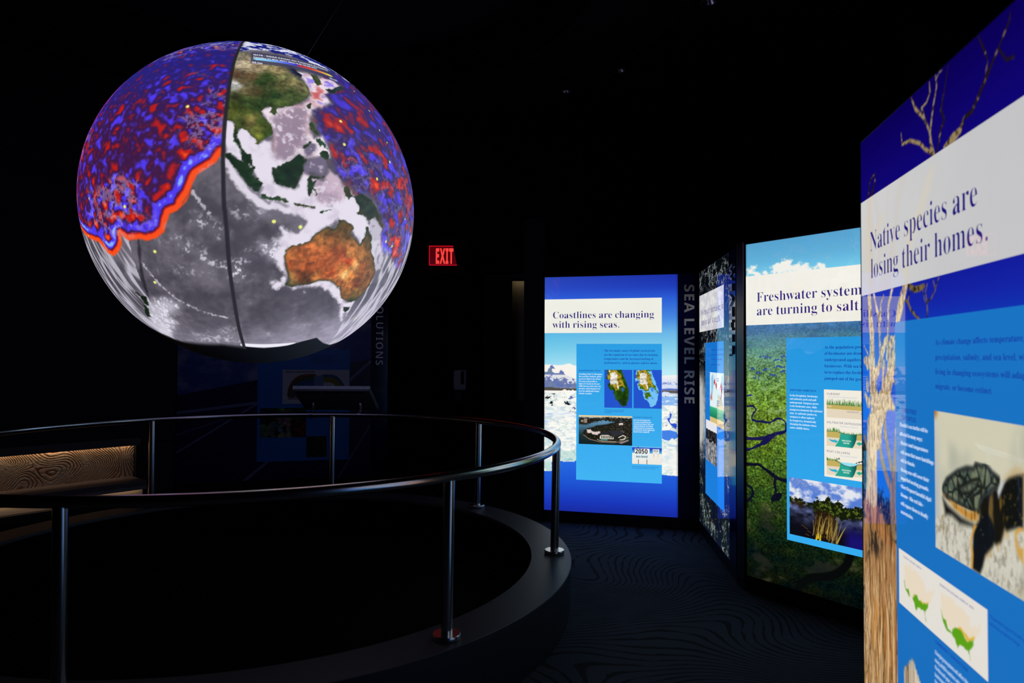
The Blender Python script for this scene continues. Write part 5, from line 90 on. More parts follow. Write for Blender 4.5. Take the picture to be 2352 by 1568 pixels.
FONT_SANS=r'''a406|142 -7 111 -4 84 6 60 22 43 44 32 73 28 109 33 145 46 174 69 196 101 212 142 222 192 226 256 228 256 244 254 262 249 276 241 287 229 294 215 299 199 300 146 292 95 273 62 341 128 365 203 374 248 371 286 360 316 342 338 317 351 285 355 244 355 0 285 0 266 50 263 50 247 32 231 17 214 7 194 -1 170 -5|179 66 200 69 218 75 234 86 246 100 253 118 256 140 256 170 217 169 188 166 166 160 150 151 139 139 133 125 131 109 132 95 137 84 144 76
b426|254 -7 229 -5 208 0 190 8 152 40 146 40 129 0 52 0 52 510 152 510 152 392 151 351 148 319 152 319 163 333 177 346 192 358 210 366 232 372 257 373 295 368 328 352 357 325 378 288 391 241 395 184 391 126 378 79 356 42 327 15 293 -1|226 75 245 78 261 87 275 103 285 125 291 152 293 185 291 218 285 245 274 266 261 281 244 290 224 293 201 291 183 283 170 269 161 250 155 226 152 195 152 185 154 152 159 125 168 103 182 87 201 78
c346|201 -7 151 -2 109 13 75 39 50 75 35 122 30 181 33 223 40 260 53 291 70 317 91 337 117 353 145 364 176 371 210 373 276 366 324 349 295 271 251 287 210 293 176 286 152 265 137 230 132 182 135 148 141 121 153 101 168 86 187 77 210 75 266 83 313 106 313 21 265 0
d426|169 -7 130 -1 97 15 69 41 47 78 35 125 30 183 35 240 48 288 69 325 98 352 132 368 171 373 196 372 218 367 236 358 252 347 266 334 277 320 280 320 275 351 273 393 273 510 373 510 373 0 296 0 277 48 273 48 262 33 248 20 233 9 215 0 193 -5|203 73 228 76 248 84 262 98 271 117 277 141 279 171 279 182 278 215 272 242 263 264 249 280 229 289 202 292 182 289 165 279 150 264 140 242 134 214 132 181 134 148 140 121 150 100 165 85 182 76
e397|218 -7 183 -4 151 2 121 14 95 30 73 50 54 76 41 106 33 141 30 181 33 221 40 257 52 288 69 314 89 335 113 352 140 364 170 371 203 373 251 369 291 354 324 330 348 297 363 256 368 207 368 158 132 158 135 132 143 110 157 92 175 79 197 71 223 68 287 75 347 97 347 19 290 0|134 225 274 225 272 246 266 265 257 280 243 293 226 300 204 302 186 300 170 294 156 283 145 269 138 249
f260|69 0 69 291 13 291 13 340 69 367 69 394 70 423 76 447 84 466 96 482 111 494 129 503 150 509 173 513 198 514 252 509 290 498 265 425 240 431 209 435 196 433 186 429 178 422 169 390 169 367 255 367 255 291 169 291 169 0
g426|189 -161 117 -156 52 -140 52 -60 98 -75 146 -85 195 -88 229 -83 253 -67 268 -41 273 -5 273 3 274 26 275 48 273 48 259 30 244 16 228 6 209 -1 190 -5 169 -7 128 -1 94 16 67 43 46 81 34 127 30 183 34 238 47 285 68 323 96 351 131 368 171 373 213 367 249 350 277 320 280 320 288 367 373 367 373 -1 368 -49 352 -89 326 -120 291 -143 245 -157|204 72 227 74 246 82 261 94 271 112 277 137 279 170 279 182 277 218 271 246 261 267 247 281 227 289 203 292 172 285 150 264 137 230 132 181 137 133 150 99 173 79
h442|52 0 52 510 152 510 152 406 151 355 148 320 153 320 166 337 181 350 198 361 217 368 238 372 259 373 296 370 328 359 355 342 375 316 387 282 391 239 391 0 291 0 291 214 287 249 276 274 258 289 232 293 205 290 184 280 170 262 160 238 154 209 152 173 152 0
i205|103 412 88 414 75 417 64 423 55 432 50 445 48 461 50 478 55 491 64 500 103 510 141 500 150 491 155 478 157 461 155 445 150 432 141 423|52 0 52 367 152 367 152 0
j205|103 412 88 414 75 417 64 423 55 432 50 445 48 461 50 478 55 491 64 500 103 510 141 500 150 491 155 478 157 461 155 445 150 432 141 423|23 -161 -12 -159 -43 -153 -43 -75 -20 -79 4 -81 17 -79 28 -76 38 -69 46 -59 51 -44 52 -25 52 367 152 367 152 -40 151 -61 147 -82 140 -101 129 -118 116 -133 98 -145 77 -154 52 -159
k417|52 0 52 510 152 510 152 282 151 241 147 199 148 199 169 228 192 255 295 367 408 367 262 208 416 0 301 0 195 148 152 114 152 0
l205|52 0 52 510 152 510 152 0
m660|52 0 52 367 129 367 142 320 148 320 160 337 176 350 194 361 213 368 234 372 255 373 280 372 303 368 323 360 340 350 355 336 366 320 375 320 387 337 403 350 421 361 442 368 462 372 483 373 521 370 553 359 577 342 595 316 606 282 609 239 609 0 509 0 509 214 506 249 495 274 478 289 454 293 430 290 411 281 398 265 388 244 383 217 381 184 381 0 281 0 281 214 277 249 267 274 250 289 226 293 201 290 182 280 168 262 159 238 154 209 152 173 152 0
n442|52 0 52 367 129 367 142 320 148 320 161 337 177 350 196 361 217 368 238 372 261 373 297 370 329 359 355 342 375 316 387 282 391 239 391 0 291 0 291 214 289 238 285 258 277 274 265 285 250 291 232 293 204 290 184 280 169 262 160 238 154 209 152 173 152 0
o416|207 -7 174 -4 144 3 116 15 91 32 70 54 53 80 40 111 33 145 30 184 36 240 51 287 78 324 114 352 157 368 209 373 242 371 272 364 300 351 325 334 346 313 363 287 375 257 383 223 385 184 380 128 364 81 337 43 302 15 258 -1|208 74 232 77 251 86 266 102 276 123 281 151 283 184 281 217 276 244 266 266 251 281 232 290 208 293 184 290 164 281 150 266 140 244 134 217 132 184 134 151 140 123 150 102 164 86 184 77
p426|52 -161 52 367 134 367 148 319 152 319 192 357 210 366 232 372 257 373 295 368 328 352 357 325 378 288 391 241 395 184 390 127 377 79 355 42 326 15 293 -1 254 -7 229 -5 208 0 191 8 152 40 147 40 152 -13 152 -161|226 75 247 78 263 87 276 103 286 125 291 152 293 185 289 233 276 266 254 287 224 293 201 291 183 283 170 269 161 250 155 226 152 195 152 185 154 152 159 125 168 103 182 87 201 78
q426|273 -161 273 -7 277 48 273 48 262 33 249 20 234 9 215 0 194 -5 169 -7 130 -1 97 15 69 41 47 78 34 125 30 183 35 240 48 288 69 325 98 352 132 368 171 373 196 372 218 367 236 358 252 347 265 334 277 320 279 320 288 367 373 367 373 -161|204 72 229 75 248 83 262 96 271 115 277 140 279 170 279 182 278 215 272 242 263 264 249 280 229 289 203 292 181 289 163 279 150 264 140 242 134 214 132 181 137 133 150 99 173 79
r305|52 0 52 367 128 367 143 305 148 305 160 323 175 339 192 353 212 364 234 371 257 373 275 373 291 371 283 277 270 279 254 280 205 271 190 264 178 254 167 242 159 227 154 208 152 187 152 0
s334|152 -7 86 -2 31 15 31 97 95 75 155 66 173 67 187 70 197 75 204 82 208 89 210 98 204 115 183 132 130 156 74 185 60 195 49 207 41 220 35 235 31 252 30 271 35 303 48 328 70 348 99 362 134 371 175 373 240 367 304 345 274 273 223 292 174 300 149 297 135 289 130 275 135 260 157 244 206 223 261 196 275 187 286 175 296 162 303 147 307 129 308 109 304 75 291 46 269 23 238 7 199 -3
t292|178 -7 119 4 103 13 90 25 78 41 70 61 65 86 63 115 63 291 15 291 15 334 71 367 99 445 163 445 163 367 266 367 266 291 163 291 163 115 165 102 169 92 175 84 184 78 195 74 207 73 239 77 270 85 270 10 230 -2
u442|181 -7 144 -3 112 7 86 25 66 51 54 85 50 128 50 367 150 367 150 152 152 129 157 109 165 93 176 82 191 75 210 73 237 77 258 87 272 104 281 128 287 158 289 194 289 367 389 367 389 0 312 0 299 47 293 47 280 30 264 16 245 6 225 -1 203 -5
v383|140 0 0 367 105 367 175 158 185 119 189 83 192 83 207 158 277 367 382 367 242 0
w575|111 0 7 367 106 367 148 204 157 164 164 119 169 84 171 84 174 109 179 142 184 172 188 191 233 367 343 367 386 191 393 161 399 118 402 84 405 84 410 117 417 163 426 204 470 367 568 367 463 0 354 0 326 128 318 162 307 211 296 258 288 290 285 290 278 258 267 211 256 162 248 127 218 0
x389|3 0 128 187 9 367 123 367 194 250 266 367 379 367 260 187 385 0 271 0 194 126 117 0
y383|74 -161 45 -160 23 -156 23 -77 41 -79 62 -81 82 -78 99 -72 112 -61 124 -48 133 -32 140 -15 146 3 0 367 109 367 179 161 187 130 191 97 193 97 198 130 207 161 275 367 382 367 227 -47 211 -82 191 -110 166 -133 138 -148 107 -158
z328|18 0 18 59 188 290 28 290 28 367 302 367 302 302 136 77 308 77 308 0
A464|0 0 169 482 293 482 463 0 354 0 319 114 144 114 109 0|170 199 295 199 259 311 251 340 240 375 232 407 223 374 212 336 204 311
B452|60 0 60 480 210 480 268 477 317 468 355 453 382 430 398 399 404 358 401 332 395 309 384 289 370 272 352 261 330 255 330 251 373 234 385 225 396 213 404 199 411 183 414 162 416 139 410 99 395 65 369 37 333 16 291 4 240 0|162 289 221 289 247 291 268 296 282 304 292 314 298 328 300 345 297 361 291 374 279 384 263 391 242 395 216 396 162 396|162 84 228 84 256 86 277 92 292 102 302 115 308 131 310 149 308 166 302 180 292 192 276 202 254 207 225 209 162 209
C428|255 -7 208 -3 168 7 133 24 103 47 80 76 62 110 49 149 41 192 39 239 42 286 51 328 65 367 85 402 111 431 141 455 177 472 218 483 264 486 335 477 404 453 371 370 317 392 264 402 228 397 198 382 175 358 157 325 147 285 144 238 147 191 156 152 172 120 195 97 226 83 264 78 323 85 386 103 386 18 324 -1
D497|60 0 60 480 211 480 259 477 302 468 342 453 376 432 404 406 427 374 444 336 455 293 458 244 450 170 427 109 389 61 337 27 273 7 196 0|162 84 206 84 270 94 316 123 343 173 353 242 349 290 337 329 318 359 291 380 257 392 216 396 162 396
E377|60 0 60 480 336 480 336 396 162 396 162 291 324 291 324 208 162 208 162 84 336 84 336 0
F369|60 0 60 480 335 480 335 396 161 396 161 273 323 273 323 189 161 189 161 0
G487|262 -7 196 0 141 21 97 56 65 105 45 166 39 240 42 288 52 332 68 371 91 405 119 433 153 456 193 473 238 483 289 486 365 478 432 457 398 375 348 394 289 402 261 399 235 393 212 381 192 366 175 347 162 325 152 299 146 270 144 238 145 208 149 181 156 155 167 133 180 114 197 98 217 87 241 80 269 78 305 80 333 85 333 185 242 185 242 269 433 269 433 21 354 1
H514|60 0 60 480 162 480 162 291 352 291 352 480 453 480 453 0 352 0 352 207 162 207 162 0
I262|21 0 21 58 80 85 80 395 21 422 21 480 240 480 240 422 181 395 181 85 240 58 240 0
J223|10 -141 -24 -139 -50 -134 -50 -49 -27 -54 -2 -56 30 -49 39 -43 46 -35 52 -24 60 30 60 480 162 480 162 31 160 -8 153 -41 143 -69 128 -92 110 -110 89 -124 65 -133 39 -139
K446|60 0 60 480 162 480 162 260 181 288 202 316 332 480 445 480 277 267 446 0 330 0 205 202 162 171 162 0
L380|60 0 60 480 162 480 162 84 357 84 357 0
M634|60 0 60 480 199 480 312 113 314 113 435 480 573 480 573 0 478 0 478 227 479 279 481 335 483 375 480 375 357 0 263 0 148 376 145 376 148 336 150 278 151 223 151 0
N546|60 0 60 480 189 480 397 120 399 120 396 187 394 253 394 480 486 480 486 0 357 0 148 363 145 363 149 294 151 226 151 0
O535|267 -7 218 -3 176 7 139 24 108 48 83 76 63 111 50 150 42 193 39 241 42 289 50 332 63 371 83 405 108 433 139 456 176 473 219 484 268 487 317 484 360 473 396 456 427 433 452 405 471 370 485 331 493 288 496 240 493 193 485 150 471 110 452 76 427 47 396 24 360 7 317 -3|267 79 307 83 338 98 361 122 376 154 386 194 389 240 386 287 376 327 361 359 338 383 307 398 268 402 229 398 198 383 175 359 159 327 149 287 146 240 149 194 159 154 175 122 198 98 229 83
P422|60 0 60 480 214 480 270 475 315 462 349 440 373 410 387 373 392 330 390 303 384 276 374 252 360 229 340 209 316 193 286 180 249 173 206 171 162 171 162 0|162 254 195 254 222 256 245 261 264 271 278 285 286 303 289 326 284 357 269 379 243 392 208 396 162 396
Q535|363 -114 275 -7 267 -7 218 -3 176 7 139 24 108 48 83 76 63 111 50 150 42 193 39 241 42 289 50 332 63 371 83 405 108 433 139 456 176 473 219 484 268 487 317 484 360 473 396 456 427 433 452 405 471 370 485 331 493 288 496 240 492 189 483 143 467 101 444 65 414 37 377 15 493 -114|267 79 307 83 338 98 361 122 376 154 386 194 389 240 386 287 376 327 361 359 338 383 307 398 268 402 229 398 198 383 175 359 159 327 149 287 146 240 149 194 159 154 175 122 198 98 229 83
R444|60 0 60 480 200 480 260 476 308 464 345 444 371 416 386 380 392 336 390 315 386 296 379 278 346 237 302 209 443 0 330 0 216 184 162 184 162 0|162 267 195 267 225 268 249 274 267 283 279 296 286 313 289 333 286 354 278 370 266 382 247 390 223 395 193 396 162 396
S370|167 -7 118 -4 73 6 31 22 31 117 102 90 126 83 150 79 175 77 197 79 215 84 228 92 237 102 242 114 244 128 241 145 232 160 217 172 150 207 114 225 77 253 48 293 41 310 38 329 36 350 41 390 56 423 80 450 113 470 152 482 199 486 270 478 341 453 308 373 249 394 195 402 178 400 163 396 151 388 143 378 137 367 136 353 138 337 146 324 158 313 226 277 289 241 305 227 318 212 329 196 337 178 342 157 343 133 338 93 323 59 297 31 262 10 219 -2
T389|144 0 144 395 13 395 13 480 375 480 375 395 245 395 245 0
U508|252 -7 193 -1 145 15 107 42 79 78 63 121 57 171 57 480 158 480 158 186 161 151 169 123 183 103 201 89 225 81 255 79 285 81 309 90 327 105 339 126 347 153 349 187 349 480 451 480 451 169 448 137 441 107 429 80 412 55 390 34 363 16 331 4 294 -4
V437|163 0 0 480 103 480 193 194 200 167 211 125 218 89 225 125 236 167 243 194 334 480 437 480 273 0
W650|122 0 0 480 100 480 161 218 170 179 179 132 185 92 191 132 199 177 207 211 277 480 373 480 443 211 450 177 459 132 465 92 471 132 480 179 488 218 549 480 649 480 527 0 412 0 347 252 342 274 335 306 328 339 324 364 321 339 314 307 308 274 302 251 238 0
X448|0 0 159 247 10 480 122 480 226 307 327 480 437 480 286 242 448 0 332 0 220 181 109 0
Y420|159 0 159 183 0 480 110 480 210 282 310 480 419 480 260 187 260 0
Z389|16 0 16 66 246 396 22 396 22 480 367 480 367 414 137 84 373 84 373 0
0385|191 -7 139 1 96 22 64 59 42 108 29 168 24 240 26 289 31 333 40 373 53 407 71 435 93 457 121 474 153 484 191 487 244 480 286 458 318 422 341 373 355 312 359 240 357 191 352 147 343 107 330 74 312 45 290 23 263 6 230 -3|191 75 214 80 231 93 244 116 252 148 257 189 259 240 257 290 252 331 244 363 231 386 214 400 191 405 169 400 151 386 139 363 131 331 126 290 125 240 126 190 131 149 139 117 151 94 169 80
1385|176 0 176 277 177 323 179 373 164 358 144 340 89 296 40 357 194 480 277 480 277 0
2385|27 0 27 71 147 192 206 254 238 300 248 345 246 362 241 376 232 388 220 395 206 400 189 402 171 400 153 396 136 389 81 353 26 418 70 451 123 476 197 486 227 484 254 479 278 469 299 456 316 441 330 423 340 402 347 380 349 357 347 331 342 307 333 284 287 220 215 148 153 90 153 85 362 85 362 0
3385|164 -7 114 -4 68 5 26 19 26 105 90 82 153 74 186 76 211 82 229 93 241 107 249 125 251 146 241 180 233 188 221 195 206 200 136 208 99 208 99 285 136 285 204 294 218 300 228 308 235 317 244 350 242 366 237 379 228 390 215 398 198 403 175 404 153 403 134 399 116 393 73 369 26 439 92 473 119 480 149 485 183 486 229 483 268 473 300 456 324 434 338 406 343 372 340 341 330 315 313 293 292 275 267 262 240 253 240 251 275 244 304 232 327 216 344 195 354 169 357 140 355 113 348 88 337 65 321 44 300 27 274 12 243 2 206 -5
4385|216 0 216 99 11 99 11 170 222 480 315 480 315 178 373 178 373 99 315 99 315 0|101 178 216 178 216 259 217 297 219 338 220 363 218 363 205 337 189 311
5385|162 -7 91 0 33 19 33 107 93 85 158 76 186 78 209 84 227 94 241 109 249 128 251 152 245 184 227 206 197 220 155 224 116 221 83 214 42 235 60 480 320 480 320 394 149 394 140 300 165 304 201 306 230 304 256 299 279 289 301 277 319 260 333 240 344 217 351 191 353 161 348 112 332 71 305 38 268 13 220 -2
6385|199 -7 167 -4 138 3 110 16 86 33 64 57 47 85 34 119 26 158 24 203 30 285 51 362 62 385 76 406 93 425 113 443 136 457 162 469 192 478 226 483 264 485 297 484 328 480 328 399 301 404 271 406 234 404 203 397 178 387 159 373 143 355 132 334 125 310 119 284 117 256 121 256 131 271 144 284 160 296 178 304 200 310 225 312 264 307 298 294 325 272 346 242 358 205 362 160 357 112 342 71 318 38 285 13 245 -2|197 75 215 77 231 84 245 95 256 111 262 132 264 158 262 180 257 198 248 214 235 225 219 231 199 234 160 224 134 199 124 167 132 124 157 89 169 81 182 76
7385|75 0 255 394 18 394 18 480 362 480 362 416 181 0
8385|192 -7 142 -3 101 9 67 28 43 53 28 85 24 122 26 153 35 179 50 201 70 220 91 237 116 251 95 265 77 281 61 299 48 320 41 344 38 371 41 395 48 416 60 435 76 450 95 463 117 473 141 480 166 484 192 486 219 484 244 480 268 473 290 463 308 450 324 435 336 416 343 395 345 370 342 343 334 319 321 299 303 282 282 266 259 253 308 222 346 180 354 163 358 145 360 124 358 99 351 76 339 55 323 37 303 22 280 9 253 0 224 -5|192 296 232 321 242 333 248 346 250 363 248 377 243 389 233 399 221 406 207 410 191 412 176 410 162 406 150 399 141 389 135 377 134 363 136 347 141 334 151 322|191 68 214 70 233 75 247 84 258 96 264 110 266 127 255 159 229 184 196 204 187 209 137 175 126 161 120 145 118 128 120 111 126 97 136 85 150 75 169 70
9385|120 -7 87 -6 55 -2 55 79 83 75 113 73 150 75 180 81 205 92 225 106 240 124 251 144 259 168 264 194 267 222 263 222 225 183 207 174 184 168 156 167 118 171 86 184 58 206 38 236 26 274 21 318 26 367 41 407 65 441 98 465 138 480 185 485 216 482 246 475 273 462 298 445 319 422 336 393 350 359 357 320 360 275 354 193 333 117 321 93 307 72 290 53 271 35 248 21 221 9 191 0 157 -5|185 244 224 255 250 280 259 311 251 355 227 390 215 398 202 402 187 404 168 401 152 395 138 383 128 367 122 346 120 320 121 298 127 280 136 265 148 253 165 247
.180|89 -9 60 1 54 10 50 22 48 36 50 51 54 63 60 71 89 81 119 71 126 63 130 51 132 36 130 22 126 10 119 1
,180|28 -87 47 -3 61 78 124 78 129 71 104 -8 71 -87
'152|57 306 44 480 107 480 94 306
-217|27 154 27 206 189 206 189 154
:180|89 278 60 289 54 297 50 309 48 324 50 339 54 351 60 359 89 369 119 359 126 351 130 339 132 324 130 309 126 297 119 289|89 -9 60 1 54 10 50 22 48 36 50 51 54 63 60 71 89 81 119 71 126 63 130 51 132 36 130 22 126 10 119 1
(202|126 -106 95 -65 70 -20 51 28 37 79 30 131 27 184 30 238 37 291 51 342 70 391 95 437 126 480 181 480 153 436 129 390 110 340 97 289 89 238 87 185 89 133 97 82 110 32 129 -17 152 -63 181 -106
)202|21 -106 49 -63 73 -17 91 32 104 82 112 133 115 185 112 238 104 289 91 340 73 390 49 436 20 480 76 480 107 437 132 391 151 342 164 291 172 238 175 184 172 131 164 79 151 28 132 -20 107 -65 76 -106
=385|38 279 38 327 346 327 346 279|38 146 38 193 346 193 346 146
%559|131 185 102 190 77 203 58 225 44 255 36 292 33 336 36 380 43 417 56 447 75 469 100 482 131 486 161 482 186 469 206 447 220 417 229 380 232 336 229 292 221 255 207 225 188 203 162 190|120 0 386 480 438 480 172 0|131 228 154 234 170 255 179 289 183 336 179 384 170 418 154 438 131 445 115 442 103 433 94 417 87 396 83 369 82 336 83 304 87 276 94 255 103 240 115 231|424 -7 395 -2 371 11 352 33 338 63 329 100 326 144 329 188 337 225 350 255 369 277 393 290 424 294 455 290 480 277 499 255 514 225 522 188 525 144 522 100 514 63 501 33 481 11 456 -2|424 36 447 42 463 63 473 97 476 144 473 191 463 225 447 245 424 252 409 249 397 240 387 225 381 204 377 177 375 144 377 111 381 84 387 63 397 48 409 39
!181|71 135 54 480 126 480 109 135|90 -9 60 1 54 10 50 22 48 36 50 51 54 63 60 71 90 81 119 71 126 63 130 51 132 36 130 22 126 10 119 1
&492|187 -7 144 -3 107 9 77 28 54 54 40 86 36 125 39 157 48 185 63 208 84 228 109 248 139 266 99 318 89 337 83 359 81 382 84 413 95 439 114 459 139 475 169 484 204 487 237 484 266 475 289 460 306 439 317 414 320 383 317 357 308 333 293 312 273 293 250 275 224 258 354 133 382 181 401 240 461 240 434 160 422 136 408 115 392 95 490 0 410 0 352 56 330 39 307 24 281 11 254 1 222 -5|188 293 245 336 254 350 260 366 262 383 260 399 255 412 246 423 234 432 219 437 202 439 185 437 169 432 156 424 146 413 140 399 138 383 140 367 144 352 151 338|189 46 216 47 241 52 263 60 314 93 175 229 118 185 106 169 100 150 97 127 100 104 108 84 122 68 141 56 163 48
+385|167 75 167 213 34 213 34 261 167 261 167 400 216 400 216 261 349 261 349 213 216 213 216 75'''

# ------------------------------------------------------------------ helpers
def lin(c):
    c = np.asarray(c, float) / 255.
    return np.where(c <= .04045, c / 12.92, ((c + .055) / 1.055) ** 2.4)
def setp(o, label=None, cat=None, group=None, kind=None):
    if label: o['label'] = label
    if cat: o['category'] = cat
    if group: o['group'] = group
    if kind: o['kind'] = kind
    return o
def thing(name, label, cat, loc=(0, 0, 0), rz=0, group=None):
    o = bpy.data.objects.new(name, None); COL.objects.link(o); o.location = loc; o.rotation_euler = (0, 0, rz)
    o.empty_display_size = .1
    return setp(o, label, cat, group)
def link(name, me, mat, parent=None, smooth=False):
    o = bpy.data.objects.new(name, me); COL.objects.link(o)
    for m in (mat if isinstance(mat, (list, tuple)) else [mat]): me.materials.append(m)
    if smooth:
        for p in me.polygons: p.use_smooth = True
    if parent: o.parent = parent
    return o
def obj(name, bm, mat, parent=None, smooth=False):
    me = bpy.data.meshes.new(name); bm.normal_update(); bm.to_mesh(me); bm.free()
    o = link(name, me, mat, parent, smooth)
    if smooth: me.set_sharp_from_angle(angle=math.radians(40))
    return o
def struct(name, bm, mat, smooth=False): return setp(obj(name, bm, mat, None, smooth), kind='structure')
def box(bm, c, s, rz=0, bev=0, M=None):
    r = bmesh.ops.create_cube(bm, size=1)['verts']
    bmesh.ops.scale(bm, vec=s, verts=r)
    if bev:
        es = list({e for v in r for e in v.link_edges})
        r = list({v for f in bmesh.ops.bevel(bm, geom=es, offset=bev, segments=2, affect='EDGES', profile=.5)['faces'] for v in f.verts} | {v for v in r if v.is_valid})
    if M is not None: bmesh.ops.transform(bm, matrix=M, verts=r)
    else: bmesh.ops.transform(bm, matrix=Matrix.Translation(c) @ Matrix.Rotation(rz, 4, 'Z'), verts=r)
    return r
def bx(c, s, rz=0, bev=0):
    bm = bmesh.new(); box(bm, c, s, rz, bev); return bm
def tube(bm, pts, r, n=16, closed=False, cap=True):
    pts = [Vector(p) for p in pts]; N = len(pts); rings = []
    rs = r if isinstance(r, (list, tuple)) else [r] * N
    prev = None
    for i, p in enumerate(pts):
        a = pts[(i - 1) % N] if closed or i > 0 else p; b = pts[(i + 1) % N] if closed or i < N - 1 else p
        t = (b - a).normalized()
        if prev is None: prev = t.orthogonal().normalized() if abs(t.z) > .9 else Vector((0, 0, 1))
        u = (prev - t * prev.dot(t)).normalized(); prev = u; v = t.cross(u)
        rings.append([bm.verts.new(p + (u * math.cos(2 * PI * k / n) + v * math.sin(2 * PI * k / n)) * rs[i]) for k in range(n)])
    for i in range(N if closed else N - 1):
        A, B = rings[i], rings[(i + 1) % N]
        for k in range(n): bm.faces.new((A[k], A[(k + 1) % n], B[(k + 1) % n], B[k]))
    if cap and not closed: bm.faces.new(rings[0][::-1]); bm.faces.new(rings[-1])
    return bm
def lathe(bm, prof, n=96, c=(0, 0, 0), close=False, a0=0, a1=2 * PI):
    full = abs(a1 - a0 - 2 * PI) < 1e-6; m = n if full else n + 1
    R = [[bm.verts.new((c[0] + r * math.cos(a0 + (a1 - a0) * k / n), c[1] + r * math.sin(a0 + (a1 - a0) * k / n), c[2] + z)) for k in range(m)] for r, z in prof]
    L = len(R)
    for i in range(L if close else L - 1):
        A, B = R[i], R[(i + 1) % L]
        for k in range(n): bm.faces.new((A[k], A[(k + 1) % m], B[(k + 1) % m], B[k]))
    return bm
# ------------------------------------------------------------------ materials
def mat(name, base=(0, 0, 0), rough=.5, metal=0, ior=1.5, emit=None, es=1., aniso=0, spec=None):
    m = bpy.data.materials.new(name); m.use_nodes = True; b = m.node_tree.nodes['Principled BSDF']
    b.inputs['Base Color'].default_value = (*base, 1); b.inputs['Roughness'].default_value = rough
    b.inputs['Metallic'].default_value = metal; b.inputs['IOR'].default_value = ior
    if spec is not None: b.inputs['Specular IOR Level'].default_value = spec
    if aniso: b.inputs['Anisotropic'].default_value = aniso
    if emit is not None:
        b.inputs['Emission Color'].default_value = (*emit, 1); b.inputs['Emission Strength'].default_value = es
    return m
def node(m, t, **k):
    n = m.node_tree.nodes.new(t)
    for a, b in k.items(): setattr(n, a, b)
    return n
def bumpy(m, scale, strength, dist=.002, detail=4):
    nt = m.node_tree; tc = node(m, 'ShaderNodeTexCoord'); no = node(m, 'ShaderNodeTexNoise'); bu = node(m, 'ShaderNodeBump')
    no.inputs['Scale'].default_value = scale; no.inputs['Detail'].default_value = detail
    bu.inputs['Strength'].default_value = strength; bu.inputs['Distance'].default_value = dist
    nt.links.new(tc.outputs['Object'], no.inputs['Vector']); nt.links.new(no.outputs['Fac'], bu.inputs['Height'])
    nt.links.new(bu.outputs[0], nt.nodes['Principled BSDF'].inputs['Normal']); return m
def print_mat(name, es=1., lit=True, rough=.02, diffuse=0):
    m = mat(name, rough=rough); nt = m.node_tree; b = nt.nodes['Principled BSDF']
    a = node(m, 'ShaderNodeAttribute', attribute_name='ink')
    if lit:
        nt.links.new(a.outputs['Color'], b.inputs['Emission Color']); b.inputs['Emission Strength'].default_value = es
        b.inputs['Base Color'].default_value = (diffuse,) * 3 + (1,)
    else: nt.links.new(a.outputs['Color'], b.inputs['Base Color'])
    m.cycles.emission_sampling = 'NONE'
    return m
M = {}
M['black'] = bumpy(mat('black_paint', (.011, .011, .014), .75, spec=.2), 60, .05)
M['ceil'] = bumpy(mat('ceiling_paint', (.014, .015, .02), .9, spec=.1), 40, .05)
M['soffit'] = mat('soffit_black', (.004, .004, .005), .85, spec=.1)
M['frame'] = bumpy(mat('cabinet_black', (.008, .008, .010), .35), 120, .04)
M['edge'] = mat('metal_edge', (.35, .33, .30), .35, 1)
M['navy'] = mat('navy_gloss', (.006, .010, .075), .12)
M['letter'] = mat('letter_metal', (.86, .86, .88), .42, .9)
M['steel'] = mat('brushed_steel', (.80, .75, .68), .2, 1)
M['chrome'] = mat('polished_steel', (.6, .6, .61), .24, 1)
M['cap'] = bumpy(mat('platform_cap', (.034, .034, .040), .46, spec=.4), 200, .05)
M['curb'] = bumpy(mat('platform_curb', (.015, .017, .024), .6), 150, .08)
M['pit'] = mat('pit_black', (.003, .003, .003), .9, spec=.05)
M['plastic'] = mat('dark_plastic', (.012, .012, .013), .45)
M['white_plastic'] = mat('white_plastic', (.85, .85, .88), .4)
M['dispwin'] = mat('smoked_window', (.01, .01, .012), .15)
M['kiosk'] = bumpy(mat('kiosk_metal', (.16, .16, .165), .45, .4), 200, .03)
M['kiosk_face'] = mat('kiosk_bezel', (.75, .75, .8), .5)
M['screen'] = mat('screen_glass', (.01, .01, .012), .06)
M['red'] = mat('exit_red', (.2, .0, .0), .3, emit=tuple(lin((255, 70, 62))), es=1.0)
M['redglow'] = mat('exit_plate', (.08, 0, 0), .15, emit=tuple(lin((74, 0, 8))), es=1.)
M['rededge'] = mat('exit_edge', (.1, 0, 0), .3, emit=tuple(lin((235, 15, 35))), es=1.)
M['led'] = mat('warm_led', (0, 0, 0), .5, emit=(1., .70, .44), es=12.)
M['led2'] = mat('warm_led_bench', (0, 0, 0), .5, emit=(1., .66, .36), es=3.)
M['led3'] = mat('warm_led_door', (0, 0, 0), .5, emit=(1., .80, .45), es=1.)
M['bench'] = bumpy(mat('bench_laminate', (.16, .125, .12), .5), 80, .04)
M['cream'] = mat('riser_cream', (.55, .48, .40), .6)
M['lintel'] = mat('lintel_brown', (.045, .036, .034), .6)
M['door'] = mat('door_green', (.02, .024, .02), .6)
M['cable'] = mat('cable_steel', (.25, .25, .35), .4, 1)
M['lens'] = mat('lamp_lens', (.9, .9, .95), .22, 1)
def inkmat(rgb, es=1.):
    k = 'ink_%d_%d_%d' % tuple(rgb)
    if k not in M:
        M[k] = mat(k, rough=.02, emit=tuple(lin(rgb)), es=es); M[k].cycles.emission_sampling = 'NONE'
    return M[k]
